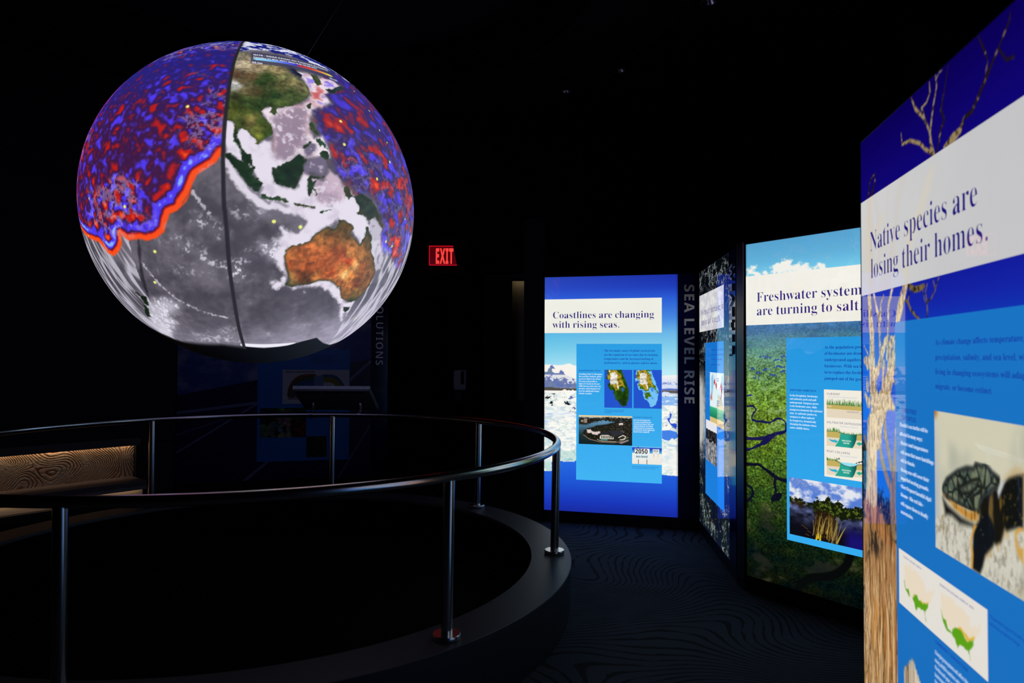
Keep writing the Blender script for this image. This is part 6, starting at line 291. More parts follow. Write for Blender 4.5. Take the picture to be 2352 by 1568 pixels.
# carpet: flowing dark contour lines on navy pile
def carpet():
    m = mat('carpet_pile', rough=.95, spec=.05); nt = m.node_tree; L = nt.links.new; b = nt.nodes['Principled BSDF']
    tc = node(m, 'ShaderNodeTexCoord'); n1 = node(m, 'ShaderNodeTexNoise'); n1.inputs['Scale'].default_value = .62; n1.inputs['Detail'].default_value = 1.2; n1.inputs['Roughness'].default_value = .35
    n2 = node(m, 'ShaderNodeTexNoise'); n2.inputs['Scale'].default_value = 7; n2.inputs['Detail'].default_value = 2
    n3 = node(m, 'ShaderNodeTexNoise'); n3.inputs['Scale'].default_value = 260; n3.inputs['Detail'].default_value = 2
    for n in (n1, n2, n3): L(tc.outputs['Object'], n.inputs['Vector'])
    sep = node(m, 'ShaderNodeSeparateXYZ'); L(tc.outputs['Object'], sep.inputs[0])
    def mth(op, a, bb=None, c=None):
        x = node(m, 'ShaderNodeMath', operation=op)
        for i, v in enumerate((a, bb, c)):
            if v is None: continue
            if isinstance(v, (int, float)): x.inputs[i].default_value = v
            else: L(v, x.inputs[i])
        return x.outputs[0]
    h = mth('ADD', mth('MULTIPLY', n1.outputs['Fac'], 430.), mth('MULTIPLY', sep.outputs['Y'], 92.))
    h = mth('ADD', h, mth('MULTIPLY', n2.outputs['Fac'], 3.2))
    s = mth('SINE', h)
    thr = mth('MULTIPLY_ADD', n2.outputs['Fac'], 1.7, -.25)
    k = mth('SMOOTH_MIN', mth('MAXIMUM', mth('MULTIPLY', mth('SUBTRACT', s, thr), 5.), 0.), 1., .1)
    mix = node(m, 'ShaderNodeMix', data_type='RGBA'); L(k, mix.inputs[0])
    mix.inputs[6].default_value = (.085, .095, .115, 1); mix.inputs[7].default_value = (.040, .042, .040, 1)
    mul = node(m, 'ShaderNodeMix', data_type='RGBA', blend_type='MULTIPLY'); mul.inputs[0].default_value = .5
    L(mix.outputs[2], mul.inputs[6]); L(n3.outputs['Color'], mul.inputs[7]); L(mul.outputs[2], b.inputs['Base Color'])
    bu = node(m, 'ShaderNodeBump'); bu.inputs['Strength'].default_value = .4; bu.inputs['Distance'].default_value = .004
    L(n3.outputs['Fac'], bu.inputs['Height']); L(bu.outputs[0], b.inputs['Normal'])
    return m
M['carpet'] = carpet()
# ------------------------------------------------------------------ numpy painter
def _h(ix, iy, iz, seed):
    h = (ix.astype(np.uint32) * np.uint32(374761393) + iy.astype(np.uint32) * np.uint32(668265263) + iz.astype(np.uint32) * np.uint32(2147483647) + np.uint32((seed * 974634777) & 0xffffffff))
    h = (h ^ (h >> np.uint32(13))) * np.uint32(1274126177); h = h ^ (h >> np.uint32(16)); return h
def perlin(x, y, z=0., seed=0):
    x = np.asarray(x, np.float32); y = np.asarray(y, np.float32); z = np.zeros_like(x) + np.float32(z)
    xi = np.floor(x).astype(np.int64); yi = np.floor(y).astype(np.int64); zi = np.floor(z).astype(np.int64)
    fx_ = x - xi; fy = y - yi; fz = z - zi
    f = lambda t: t * t * t * (t * (t * 6 - 15) + 10)
    u, v, w_ = f(fx_), f(fy), f(fz); out = 0
    for dx in (0, 1):
        for dy in (0, 1):
            for dz in (0, 1):
                h = _h(xi + dx, yi + dy, zi + dz, seed)
                g1 = ((h & 255).astype(np.float32) / 127.5 - 1); g2 = (((h >> np.uint32(8)) & 255).astype(np.float32) / 127.5 - 1); g3 = (((h >> np.uint32(16)) & 255).astype(np.float32) / 127.5 - 1)
                d = g1 * (fx_ - dx) + g2 * (fy - dy) + g3 * (fz - dz)
                out = out + d * (u if dx else 1 - u) * (v if dy else 1 - v) * (w_ if dz else 1 - w_)
    return out * 1.4
def fbm(x, y, z=0., octv=4, seed=0, gain=.5):
    o = 0; a = 1.; t = 0
    for i in range(octv):
        k = 2.03 ** i; o = o + a * perlin(x * k, y * k, np.asarray(z) * k, seed + i * 7); t += a; a *= gain
    return o / t * 1.5
def ss(a, b, x): t = np.clip((x - a) / (b - a), 0, 1); return t * t * (3 - 2 * t)
def mixc(a, b, t): t = np.asarray(t)[..., None] if np.ndim(t) else t; return np.asarray(a, float) * (1 - t) + np.asarray(b, float) * t
def ramp(x, stops):
    x = np.asarray(x); P = [s[0] for s in stops]; Cc = np.array([s[1] for s in stops], float)
    return np.stack([np.interp(x, P, Cc[:, i]) for i in range(3)], -1)
class Ras:
    def __init__(s, X, Y): s.X = X.astype(np.float32); s.Y = Y.astype(np.float32); s.C = np.zeros((len(X), 3), np.float32)
    def idx(s, pts, pad):
        a = np.array(pts)[:, :2]; lo = a.min(0) - pad; hi = a.max(0) + pad
        return np.nonzero((s.X >= lo[0]) & (s.X <= hi[0]) & (s.Y >= lo[1]) & (s.Y <= hi[1]))[0]
    def sdf(s, pts, I):
        x, y = s.X[I], s.Y[I]; d = np.full(len(I), 1e9, np.float32); ins = np.zeros(len(I), bool); n = len(pts)
        for i in range(n):
            (ax, ay), (bx_, by) = pts[i][:2], pts[(i + 1) % n][:2]; ex, ey = bx_ - ax, by - ay; L2 = ex * ex + ey * ey + 1e-12
            t = np.clip(((x - ax) * ex + (y - ay) * ey) / L2, 0, 1); d = np.minimum(d, (x - ax - t * ex) ** 2 + (y - ay - t * ey) ** 2)
            if ay != by:
                c = ((ay > y) != (by > y)) & (x < ex * (y - ay) / (by - ay) + ax); ins ^= c
        d = np.sqrt(d); return np.where(ins, -d, d)
    def put(s, I, col, a):
        col = np.asarray(col, np.float32); s.C[I] = s.C[I] * (1 - a[:, None]) + col * a[:, None]
    def fill(s, pts, col, soft=.002, alpha=1., warp=None, wa=0):
        pad = soft * 2 + abs(wa); I = s.idx(pts, pad)
        if not len(I): return
        d = s.sdf(pts, I)
        if warp is not None: d = d + warp[I] * wa
        a = (1 - ss(-soft, soft, d)) * alpha
        c = col[I] if isinstance(col, np.ndarray) and col.ndim == 2 else col
        s.put(I, c, a)
    def line(s, pts, width, col, soft=.002, alpha=1., warp=None, wa=0):
        W = [p[2] / 2 if len(p) > 2 else width / 2 for p in pts]; pad = max(W) + soft * 2 + abs(wa); I = s.idx(pts, pad)
        if not len(I): return
        x, y = s.X[I], s.Y[I]; d = np.full(len(I), 1e9, np.float32)
        for i in range(len(pts) - 1):
            (ax, ay), (bx_, by) = pts[i][:2], pts[i + 1][:2]; ex, ey = bx_ - ax, by - ay; L2 = ex * ex + ey * ey + 1e-12
            t = np.clip(((x - ax) * ex + (y - ay) * ey) / L2, 0, 1)
            d = np.minimum(d, np.sqrt((x - ax - t * ex) ** 2 + (y - ay - t * ey) ** 2) - (W[i] * (1 - t) + W[i + 1] * t))
        if warp is not None: d = d + warp[I] * wa
        c = col[I] if isinstance(col, np.ndarray) and col.ndim == 2 else col
        s.put(I, c, (1 - ss(-soft, soft, d)) * alpha)
    def n(s, fx, fy, seed=0, o=4, gain=.5): return fbm(s.X * fx, s.Y * fy, seed * 3.7, o, seed, gain)
    def mask(s, pts, soft, warp, wa):
        m = np.zeros(len(s.X), np.float32); I = s.idx(pts, soft * 2 + abs(wa)); m[I] = 1 - ss(-soft, soft, s.sdf(pts, I) + warp[I] * wa); return m
    def cells(s, pts, seeds):
        I = s.idx(pts, 0); x, y = s.X[I], s.Y[I]; D = np.stack([np.hypot(x - a, y - b) for a, b in seeds], 1); D.sort(1); return I, D[:, 1] - D[:, 0]
def smooth(P, closed=False, it=2):
    P = [tuple(p) for p in P]
    for _ in range(it):
        Q = [] if closed else [P[0]]; n = len(P)
        for i in range(n if closed else n - 1):
            a, b = np.array(P[i]), np.array(P[(i + 1) % n]); Q += [tuple(a * .75 + b * .25), tuple(a * .25 + b * .75)]
        if not closed: Q.append(P[-1])
        P = Q
    return P
def setink(me, C):
    at = me.color_attributes.new('ink', 'FLOAT_COLOR', 'POINT'); c = lin(np.clip(C, 0, 255)); out = np.ones((len(c), 4), np.float32); out[:, :3] = c
    at.data.foreach_set('color', out.ravel())
def grid_mesh(name, nu, nv, co, wrap=False):
    me = bpy.data.meshes.new(name); cu = nu if wrap else nu - 1
    i = np.arange(nu * nv).reshape(nv, nu); a = i[:-1, :]; b = i[1:, :]
    A = (a if wrap else a[:, :-1]); Bn = np.roll(a, -1, 1) if wrap else a[:, 1:]; Cn = np.roll(b, -1, 1) if wrap else b[:, 1:]; D = (b if wrap else b[:, :-1])
    q = np.stack([A, Bn, Cn, D], -1).reshape(-1, 4)
    me.vertices.add(nu * nv); me.vertices.foreach_set('co', np.asarray(co, np.float32).ravel())
    me.loops.add(q.size); me.loops.foreach_set('vertex_index', q.ravel().astype(np.int32))
    me.polygons.add(len(q)); me.polygons.foreach_set('loop_start', np.arange(0, q.size, 4, dtype=np.int32))
    me.update(calc_edges=True); return me
def raster(name, parent, mt, r, nx, nh, paint, y):
    """a print of its own size: r = (s0, s1, h0, h1) in the panel's own metres"""
    s = np.linspace(r[0], r[1], nx); h = np.linspace(r[2], r[3], nh); S, H = np.meshgrid(s, h)
    R = Ras(S.ravel(), H.ravel()); paint(R)
    me = grid_mesh(name, nx, nh, np.stack([R.X, np.full_like(R.X, y), R.Y], 1)); setink(me, R.C)
    return link(name, me, mt, parent)
def quad(name, parent, mt, r, y):
    bm = bmesh.new(); bm.faces.new([bm.verts.new((a, y, b)) for a, b in ((r[0], r[2]), (r[1], r[2]), (r[1], r[3]), (r[0], r[3]))])
    return obj(name, bm, mt, parent)
def bb(p): a = np.array(p); return (a[:, 0].min(), a[:, 0].max(), a[:, 1].min(), a[:, 1].max())
# ------------------------------------------------------------------ lettering
def parse(t):
    d = {}
    for ln in t.split('\n'):
        c = ln[0]; f = ln[1:].split('|'); d[c] = (int(f[0]), [[tuple(map(int, p.split(','))) for p in []] or [tuple(z) for z in np.array(k.split(), int).reshape(-1, 2)] for k in f[1:] if k])
    return d
FONTS = {'serif': parse(FONT_SERIF), 'sans': parse(FONT_SANS)}
CAPH = {'serif': 455., 'sans': 480.}; SPACE = {'serif': 165, 'sans': 150}
def line_mesh(text, font, track=0, bold=0, extrude=0.):
    g = FONTS[font]; cu = bpy.data.curves.new('tmp', 'CURVE'); cu.dimensions = '2D'; cu.fill_mode = 'FRONT' if not extrude else 'BOTH'
    cu.offset = (bold - (15 if font == 'sans' else 0)) / 1000.; cu.extrude = extrude; x = 0
    for ch in text:
        if ch == ' ': x += SPACE[font] + track; continue
        adv, sps = g.get(ch, g['o'])
        for sp in sps:
            k = cu.splines.new('POLY'); k.points.add(len(sp) - 1); k.use_cyclic_u = True
            for i, (a, b) in enumerate(sp): k.points[i].co = ((a + x) / 1000., b / 1000., 0, 1)
        x += adv + track
    o = bpy.data.objects.new('tmp', cu); COL.objects.link(o); bpy.context.view_layer.update()
    me = bpy.data.meshes.new_from_object(o.evaluated_get(bpy.context.evaluated_depsgraph_get()))
    V = np.array([v.co[:] for v in me.vertices]).reshape(-1, 3); Fs = [tuple(p.vertices) for p in me.polygons]
    bpy.data.objects.remove(o); bpy.data.curves.remove(cu); bpy.data.meshes.remove(me)
    return V, Fs, x / 1000.
def text_width(text, font, track): 
    g = FONTS[font]; return sum((SPACE[font] if c == ' ' else g.get(c, g['o'])[0]) + track for c in text) / 1000.
def add_text(verts, faces, V, Fs, fn):
    b = len(verts); verts.extend([fn(v) for v in V]); faces.extend([tuple(i + b for i in f) for f in Fs])
def from_py(name, verts, faces, mt, parent):
    me = bpy.data.meshes.new(name); me.from_pydata(verts, [], faces); me.update(); return link(name, me, mt, parent)
def panel_texts(pn, parent, y, dim=1.):
    for part, font, col, cap, width, prefix, track, bold, lines in TXT[pn]:
        sy = cap / CAPH[font] * 1000.
        if isinstance(prefix, str): ref = prefix.lstrip('!')
        else: ref = lines[prefix or 0][0]
        sx = width / max(text_width(ref, font, track), .01); verts, faces = [], []
        for t, s0, h0 in lines:
            V, Fs, _ = line_mesh(t, font, track, bold)
            add_text(verts, faces, V, Fs, lambda v: (s0 + v[0] * sx, y, h0 + v[1] * sy))
            if part == 'headline': from_py('headline_line', verts, faces, inkmat(col, dim), parent); verts, faces = [], []
        if verts: from_py(part, verts, faces, inkmat(col, dim) if dim else M['dark_ink'], parent)
M['dark_ink'] = mat('dark_ink', (.03, .03, .04), .5)
# ------------------------------------------------------------------ display panels
ZB, ZT = .104, 2.166
def cabinet(root, W, strip=True, d=.14, title=None, cap=.082, h1=2.08, h0=1.055, tb=17):
    f = .004
    bm = bmesh.new(); box(bm, (W / 2, d / 2 + .002, (ZB + ZT) / 2), (W + 2 * f, d, ZT - ZB + 2 * f)); obj('cabinet', bm, M['frame'], root)
    bm = bmesh.new()
    e = .0006
    for c, s in (((-f / 2 - e, -.0004, (ZB + ZT) / 2), (f, .003, ZT - ZB + 2 * f)), ((W + f / 2 + e, -.0004, (ZB + ZT) / 2), (f, .003, ZT - ZB + 2 * f)), ((W / 2, -.0004, ZT + f / 2 + e), (W, .003, f)), ((W / 2, -.0004, ZB - f / 2 - e), (W, .003, f))): box(bm, c, s)
    obj('bezel', bm, M['frame'], root)
    obj('plinth', bx((W / 2 + (.1 if strip else 0), d / 2 + .012, (ZB - f) / 2), (W + (.2 if strip else 0) + 2 * f, d, ZB - f)), M['frame'], root)
    if strip:
        s0 = W + f; s1 = W + .19
        p = obj('title_strip', bx(((s0 + s1) / 2, d / 2 - .002, (ZB + ZT) / 2), (s1 - s0, d, ZT - ZB + 2 * f)), M['navy'], root)
        if title:
            sy = cap / 480. * 1000; sx = (h1 - h0) / text_width(title, 'sans', 40); sb = W + .054; x0 = 0
            for wd in title.split():                       # raised metal letters reading downwards
                V, Fs, L = line_mesh(wd, 'sans', 40, tb, .02); verts, faces = [], []
                add_text(verts, faces, V, Fs, lambda v: (sb + v[1] * sy, -.008 - v[2] * .25, h1 - (x0 + v[0]) * sx)); x0 += L + (SPACE['sans'] + 40) / 1000.
                from_py('title_lettering', verts, faces, M['letter'], root)
def panel(name, label, o, rz, W, title, **k):
    t = thing(name, label, 'display panel', (o[0], o[1], 0), math.radians(rz), 'backlit story panels'); cabinet(t, W, True, title=title, **k); return t
HD = (0, 1.022, 1.669, 1.9685); IN = (.2865, 1.022, .383, 1.573)
P1_, P2_, P3_, P4_ = -.0006, -.0012, -.0018, -.0024     # printed layers
def white_card(R, c=(238, 238, 228)):
    n = R.n(3, 3, 5, 3); R.C[:] = np.asarray(c) + n[:, None] * 3
def blue_card(top, bot):
    def f(R):
        t = (R.Y - IN[2]) / (IN[3] - IN[2]); R.C[:] = mixc(bot, top, np.clip(t, 0, 1)) + R.n(40, 40, 3, 2)[:, None] * 1.5
    return f
# ---- 1: coastlines
def paint_coast(R):
    P = POLY['coast']; X, Y = R.X, R.Y; t = X / 1.155
    R.C[:] = mixc(ramp(Y, [(1.2, (196, 238, 248)), (1.34, (170, 226, 245)), (1.55, (112, 200, 232)), (1.67, (92, 186, 230)), (1.8, (60, 130, 222)), (1.97, (44, 92, 215)), (2.06, (42, 74, 195)), (2.17, (40, 66, 178))]),
                  ramp(Y, [(1.2, (205, 242, 246)), (1.34, (188, 236, 245)), (1.55, (130, 205, 236)), (1.67, (108, 182, 232)), (1.8, (70, 135, 226)), (1.97, (42, 92, 212)), (2.06, (32, 62, 186)), (2.17, (26, 46, 165))]), t)
    n1 = R.n(7, 14, 1, 4); n2 = R.n(26, 40, 2, 4); n3 = R.n(60, 90, 3, 3)
    # glacier and crags
    sn = P['snow_line'] + [(.35, .5), (-.05, .5)]
    R.fill(sn, (248, 244, 236), .003)
    for nm in ('mt_blue',):
        col = mixc((92, 112, 185), (118, 128, 165), np.clip(.5 + n2, 0, 1)); col = mixc(col, (110, 138, 150), .6 * ss(.1, .5, n1))
        R.fill(P[nm], col, .003, 1, n3, .008)
        m = ss(.12, .3, R.n(34, 60, 9, 4) + (Y - 1.262 + .10 * X) * 15) * ss(1.13, 1.17, Y) * (Y < 1.30)
        I = np.nonzero((m > .01) & (X < .3))[0]
        R.put(I, (246, 243, 238), m[I] * .85)
    R.fill(P['brown_top'] + P['brown_bot'][::-1], (82, 78, 72), .002)
    sr = P['snow_r'] + [(1.2, .5), (.98, .5)]
    R.fill(sr, mixc((250, 246, 240), (215, 225, 245), ss(1.33, 1.22, Y)), .003)
    R.fill(P['crag_r'], mixc((120, 140, 205), (225, 230, 245), ss(-.1, .3, n2)), .003, 1, n3, .01)
    R.fill(P['band_r'], (70, 92, 190), .006); R.fill(P['brown_r'], (95, 92, 92), .003)
    # ice floes
    ice = np.where((X < .6), Y < 1.143 + .008 * n3 + .03 * ss(.18, .24, X) * ss(.3, .24, X), Y < 1.135 + .01 * n3)
    rg = 1 - np.abs(R.n(9, 16, 11, 4)) * 2.2; rg2 = 1 - np.abs(R.n(22, 50, 12, 3)) * 2.4
    ic = mixc((250, 250, 242), (208, 232, 230), ss(.1, .55, R.n(10, 18, 13, 3))); ic = mixc(ic, (178, 208, 244), .8 * ss(.25, .6, R.n(8, 22, 14, 4)) * (Y < 1.0) + .5 * ss(.9, 1, rg2) * ss(0, .4, n1))
    ic = mixc(ic, (110, 150, 165), .55 * ss(.9, 1., rg)); ic = mixc(ic, (196, 212, 224), .7 * ss(.0, .45, R.n(16, 30, 19, 4, .6))); ic = mixc(ic, (40, 50, 55), .85 * ss(.42, .55, R.n(20, 40, 15, 3)) * (Y > .85) * ss(0, .1, n1))
    I = np.nonzero(ice)[0]; R.C[I] = ic[I]
    for k in ('rock1', 'rock2', 'rock3'): R.fill(P[k], (18, 24, 30), .004, 1, n3, .02)
    R.fill(P['rock4'], (28, 45, 110), .003, .9, n3, .014); R.fill(P['pool1'], (92, 110, 178), .003, 1, n3, .006)
    R.fill([(.0, .985), (.3, .985), (.3, .935), (.0, .93)], mixc((246, 248, 246), (170, 195, 240), ss(-.1, .5, R.n(10, 60, 17, 3))), .012, .7)
    R.fill([(1.0, 1.125), (1.2, 1.125), (1.2, 1.05), (1.0, 1.05)], mixc((140, 185, 240), (235, 245, 250), ss(.2, .5, R.n(12, 50, 18, 3))), .006)
    R.fill(P['rift_r'], (44, 82, 205), .002, 1, n3, .006); R.fill(P['pool_r'], mixc((70, 130, 230), (60, 100, 215), ss(.75, .62, Y)), .002)
    R.fill([(1.0, .66), (1.2, .67), (1.2, .5), (1.0, .5)], (244, 246, 240), .01, .55)
    # water below the floes
    wt = ramp(Y, [(.1, (24, 42, 160)), (.2, (26, 56, 188)), (.35, (30, 84, 210)), (.55, (38, 106, 228)), (.7, (40, 100, 225))])
    R.fill(P['water_edge'], wt, .0025, 1, n3, .006)
    R.fill(P['berg1'], mixc((202, 226, 220), (150, 200, 205), ss(0, .4, n2)), .002, 1, n3, .006); R.fill(P['berg2'], mixc((240, 246, 240), (190, 222, 215), ss(.58, .5, Y)), .002, 1, n3, .006)
    R.C[:] *= (1 - .10 * ss(.012, 0, X) - .22 * ss(1.135, 1.155, X))[:, None]  # shadow of the frame painted into the print along both side edges
def fl_map(kind):
    def f(R):
        P = POLY['coast']; n = R.n(40, 40, 31, 4); n3 = R.n(120, 120, 32, 3)
        R.C[:] = (36, 84, 205)
        if kind == 'a':
            R.fill(P['fl_a'], mixc((46, 92, 20), (30, 62, 14), ss(-.3, .4, n)), .0015, 1, n3, .005); R.fill(P['dark_a'], (20, 46, 14), .012, .9, n, .02)
            R.fill(P['fl_a_gold'], mixc((182, 152, 40), (104, 92, 14), ss(-.1, .45, n + .5 * n3)), .003, 1, n3, .007); R.fill(P['fl_a_white'], mixc(mixc((244, 242, 236), (196, 190, 178), ss(-.1, .4, n)), (190, 168, 90), ss(.3, .55, n3)), .003, 1, n3, .007); R.fill(P['lake_a'], (48, 98, 150), .0015)
        else:
            R.fill(P['fl_b'], mixc((118, 196, 246), (90, 150, 236), ss(.1, .4, n) * (R.Y < 1.17)), .0015, 1, n3, .006)
            for k in ('fl_b_land', 'fl_b_isle'): R.fill(P[k], mixc((62, 104, 16), (84, 116, 20), ss(-.3, .4, n)), .0015, 1, n3, .012)
            R.fill(P['gold_b'], mixc((182, 152, 40), (104, 92, 14), ss(-.1, .45, n + .5 * n3)), .003, 1, n3, .007); R.fill(P['white_b'], mixc(mixc((244, 242, 236), (196, 190, 178), ss(-.1, .4, n)), (190, 168, 90), ss(.3, .55, n3)), .003, 1, n3, .007); R.fill(P['lake_b'], (72, 140, 232), .0015)
    return f
def paint_house(R):
    x = (R.X - R.X.min()) / np.ptp(R.X); y = (R.Y - R.Y.min()) / np.ptp(R.Y)
    Q = Ras(x * 2, y); n = Q.n(14, 26, 41, 4, .6); n3 = Q.n(40, 60, 42, 3)
    Q.C[:] = ramp(y, [(0, (18, 34, 36)), (.3, (30, 48, 52)), (.6, (70, 110, 135)), (.88, (110, 165, 200)), (.93, (180, 190, 195)), (.97, (238, 205, 150)), (1, (245, 215, 140))])
    dk = mixc((26, 26, 20), (60, 56, 44), ss(-.1, .4, n)); dk = mixc(dk, (170, 150, 130), .8 * ss(.62, .8, n3 + .3 * n))
    Q.fill([(0, .92), (0, .68), (.25, .66), (.5, .74), (.95, .84), (1.3, .78), (2, .85), (2, .93), (1.1, .95), (.7, .92)], dk, .01, 1, n3, .06)
    Q.fill([(.35, .55), (.7, .66), (1.1, .72), (1.4, .82), (2.05, .9), (2.05, .42), (1.9, .25), (1.5, .1), (.9, .08), (.4, .18), (.15, .35), (.2, .48)], dk, .008, 1, n3, .05)
    Q.line([(.18, .32), (.4, .18), (.8, .09), (1.3, .08), (1.6, .13), (1.85, .28)], .02, (150, 130, 105), .006)
    for c in (((.2, .88), (.32, .9), (.32, .74), (.2, .74)), ((.08, .84), (.18, .84), (.18, .76), (.08, .76))): Q.fill(c, (150, 130, 115), .008)
    for c in (((.3, .5), (.45, .52), (.5, .45), (.62, .43), (.8, .46), (.82, .4), (.7, .33), (.52, .35), (.48, .4), (.34, .38)), ((.92, .4), (1.04, .41), (1.06, .36), (.94, .35)), ((1.38, .48), (1.6, .5), (1.68, .45), (1.5, .43)), ((1.5, .75), (1.66, .76), (1.66, .7), (1.52, .69))): Q.fill(c, (222, 205, 198), .006, 1, n3, .02)
    Q.fill([(.72, .36), (.95, .45), (1.12, .43), (1.35, .27), (.85, .27)], (40, 40, 46), .006); Q.fill([(1.1, .48), (1.6, .5), (1.72, .42), (1.45, .32), (1.36, .28)], (46, 46, 52), .006)
    Q.fill([(.85, .33), (1.1, .34), (1.3, .27), (1.32, .2), (.8, .2), (.8, .28)], (225, 215, 200), .005)
    for i in range(6): Q.fill([(.86 + i * .075, .31), (.9 + i * .075, .31), (.9 + i * .075, .22), (.86 + i * .075, .22)], (40, 42, 40), .004)
    Q.fill([(.84, .19), (1.1, .19), (1.08, .15), (.86, .15)], (70, 150, 150), .005); Q.line([(.7, .17), (.9, .12), (1.4, .12)], .018, (200, 180, 160), .006)
    Q.line([(1.5, .26), (1.66, .34), (1.76, .3), (1.72, .22), (1.55, .18)], .03, (225, 215, 205), .006); Q.fill([(1.5, .08), (1.85, .2), (1.88, .16), (1.6, .05)], (150, 130, 130), .006)
    R.C[:] = Q.C
def paint_sign(R):
    x = (R.X - R.X.min()) / np.ptp(R.X); y = (R.Y - R.Y.min()) / np.ptp(R.Y); Q = Ras(x * 1.75, y)
    Q.C[:] = ramp(y, [(0, (236, 232, 224)), (.6, (242, 238, 230)), (.615, (130, 195, 220)), (.7, (70, 150, 205)), (.85, (36, 70, 190)), (.93, (38, 66, 186)), (.94, (120, 195, 245)), (1, (90, 180, 240))])
    for a in (.36, .86): Q.fill([(a, .28), (a + .035, .28), (a + .035, 0), (a, 0)], (20, 20, 20), .006)
    Q.fill([(.34, 1), (.37, 1), (.37, .82), (.34, .82)], (20, 20, 20), .005)
    Q.fill([(.15, .86), (1.03, .88), (1.03, .28), (.18, .26)], (242, 244, 244), .005)
    Q.fill([(.17, .56), (1.0, .56), (1.0, .3), (.17, .3)], (218, 238, 242), .01)
    Q.fill([(1.22, .86), (1.6, .87), (1.6, .62), (1.22, .6)], (238, 240, 240), .005)
    for a in (1.28, 1.53): Q.fill([(a, .6), (a + .02, .6), (a + .02, .42), (a, .42)], (150, 150, 150), .005)
    R.C[:] = Q.C
def build_coast():
    t = panel('display_panel', 'backlit coastline story panel with glacier picture, face on at the far end', (.2904, 6.2116), -14.305, 1.155, 'SEA LEVEL RISE')
    pm = print_mat('print_coast', 1.); P = POLY['coast']
    raster('backlit_print', t, pm, (0, 1.155, ZB, ZT), 330, 600, paint_coast, -.0001)
    raster('header_card', t, pm, HD, 60, 24, white_card, P1_); raster('info_card', t, pm, IN, 60, 90, blue_card((44, 158, 228), (66, 180, 244)), P1_)
    for k, n in (('mapa', 'a'), ('mapb', 'b')): raster('map_picture', t, pm, bb(P[k]), 110, 150, fl_map(n), P2_)
    raster('aerial_photo', t, pm, bb(P['house']), 180, 110, paint_house, P2_)
    r = bb(P['sign']); raster('beach_photo', t, pm, r, 110, 70, paint_sign, P2_)
    W = r[1] - r[0]; Hh = r[3] - r[2]
    for tx, a, b, wd, hc, bo in (('2050', .10, .595, .43, .25, 20), ('sea level', .13, .37, .40, .115, 16), ('2030', .71, .71, .17, .13, 10), ('sea level', .74, .635, .12, .03, 6)):
        verts, faces = [], []; V, Fs, L = line_mesh(tx, 'sans', 0, bo); sx = wd * W / L; sy = hc * Hh / .480
        add_text(verts, faces, V, Fs, lambda v: (r[0] + a * W + v[0] * sx, P3_, r[2] + b * Hh + v[1] * sy)); from_py('sign_lettering', verts, faces, inkmat((18, 18, 20)), t)
    panel_texts('coast', t, P3_)
# ---- 2: storms
def paint_storm(R):
    P = POLY['storm']; X, Y = R.X, R.Y
    n = R.n(4, 7, 51, 5, .6); n2 = R.n(16, 22, 52, 4, .6)
    R.C[:] = mixc((8, 12, 16), (16, 26, 48), ss(1.2, .6, Y)); R.C[:] = mixc(R.C, (26, 40, 22), .8 * ss(.65, .35, Y) * ss(-.2, .4, n))
    fl = ss(.6, .95, 1 - np.abs(R.n(10, 16, 57, 4, .6) + .3 * n2) * 2.6); cl = np.maximum(ss(.3, .75, n * .5 + n2 * .75), fl * ss(-.15, .35, n + .5 * n2)); R.C[:] = mixc(R.C, (205, 218, 222), .85 * cl)
    ex, ey = P['eye'][0]; ex = -.02; r = np.hypot((X - ex) * 1.0, Y - ey); th = np.arctan2(Y - ey, X - ex)
    sw = perlin(np.cos(th + r * 9) * 2.2 + 9, np.sin(th + r * 9) * 2.2, r * 5, 5) * .5 + .5
    a = 1.2 * ss(.46, .16, r + .10 * n) * (.7 + .35 * sw); R.C[:] = mixc(R.C, (240, 242, 240), np.clip(a, 0, 1)); R.C[:] = mixc(R.C, (60, 70, 90), ss(.03, .012, r))
    R.C[:] = mixc(R.C, (190, 105, 30), .8 * ss(.03, .0, np.abs(X - .52 - .1 * n)) * ss(.42, .36, Y) * ss(.16, .25, Y) * ss(-.1, .2, n2))
    R.C[:] *= .8
def paint_storm_head(R):
    n = R.n(7, 14, 53, 5, .6); R.C[:] = mixc((206, 204, 212), (232, 232, 226), ss(-.2, .35, n))
def paint_storm_diag(R):
    x = (R.X - R.X.min()) / np.ptp(R.X); y = (R.Y - R.Y.min()) / np.ptp(R.Y); Q = Ras(x, y)
    Q.C[:] = ramp(y, [(0, (222, 196, 130)), (.13, (222, 196, 130)), (.14, (30, 130, 90)), (.27, (50, 165, 120)), (.33, (70, 190, 140)), (.34, (232, 246, 246)), (1, (224, 242, 250))])
    for c in (((.1, .9), (.25, .98), (.3, .8), (.2, .6), (.1, .5)), ((.55, .6), (.85, .62), (.8, .4), (.6, .36)), ((.8, .95), (.98, .98), (.98, .7), (.85, .72))): Q.fill(c, (150, 205, 240), .02)
    Q.fill(((.5, .34), (.62, .6), (.86, .55), (1, .33)), (205, 190, 150), .02)
    for c in (((.3, .82), (.38, .9), (.4, .8), (.34, .76)), ((.42, .78), (.5, .82), (.52, .68), (.46, .72)), ((.72, .7), (.82, .84), (.9, .74), (.86, .58), (.76, .5), (.84, .64), (.8, .74)), ((.04, .5), (.1, .62), (.1, .44)), ((.12, .48), (.17, .64), (.17, .46))): Q.fill(c, (190, 30, 36), .012)
    for yy in (.9, .86, .48, .44, .4): Q.fill(((.52, yy), (.68, yy), (.68, yy - .015), (.52, yy - .015)), (90, 120, 190), .008)
    R.C[:] = Q.C
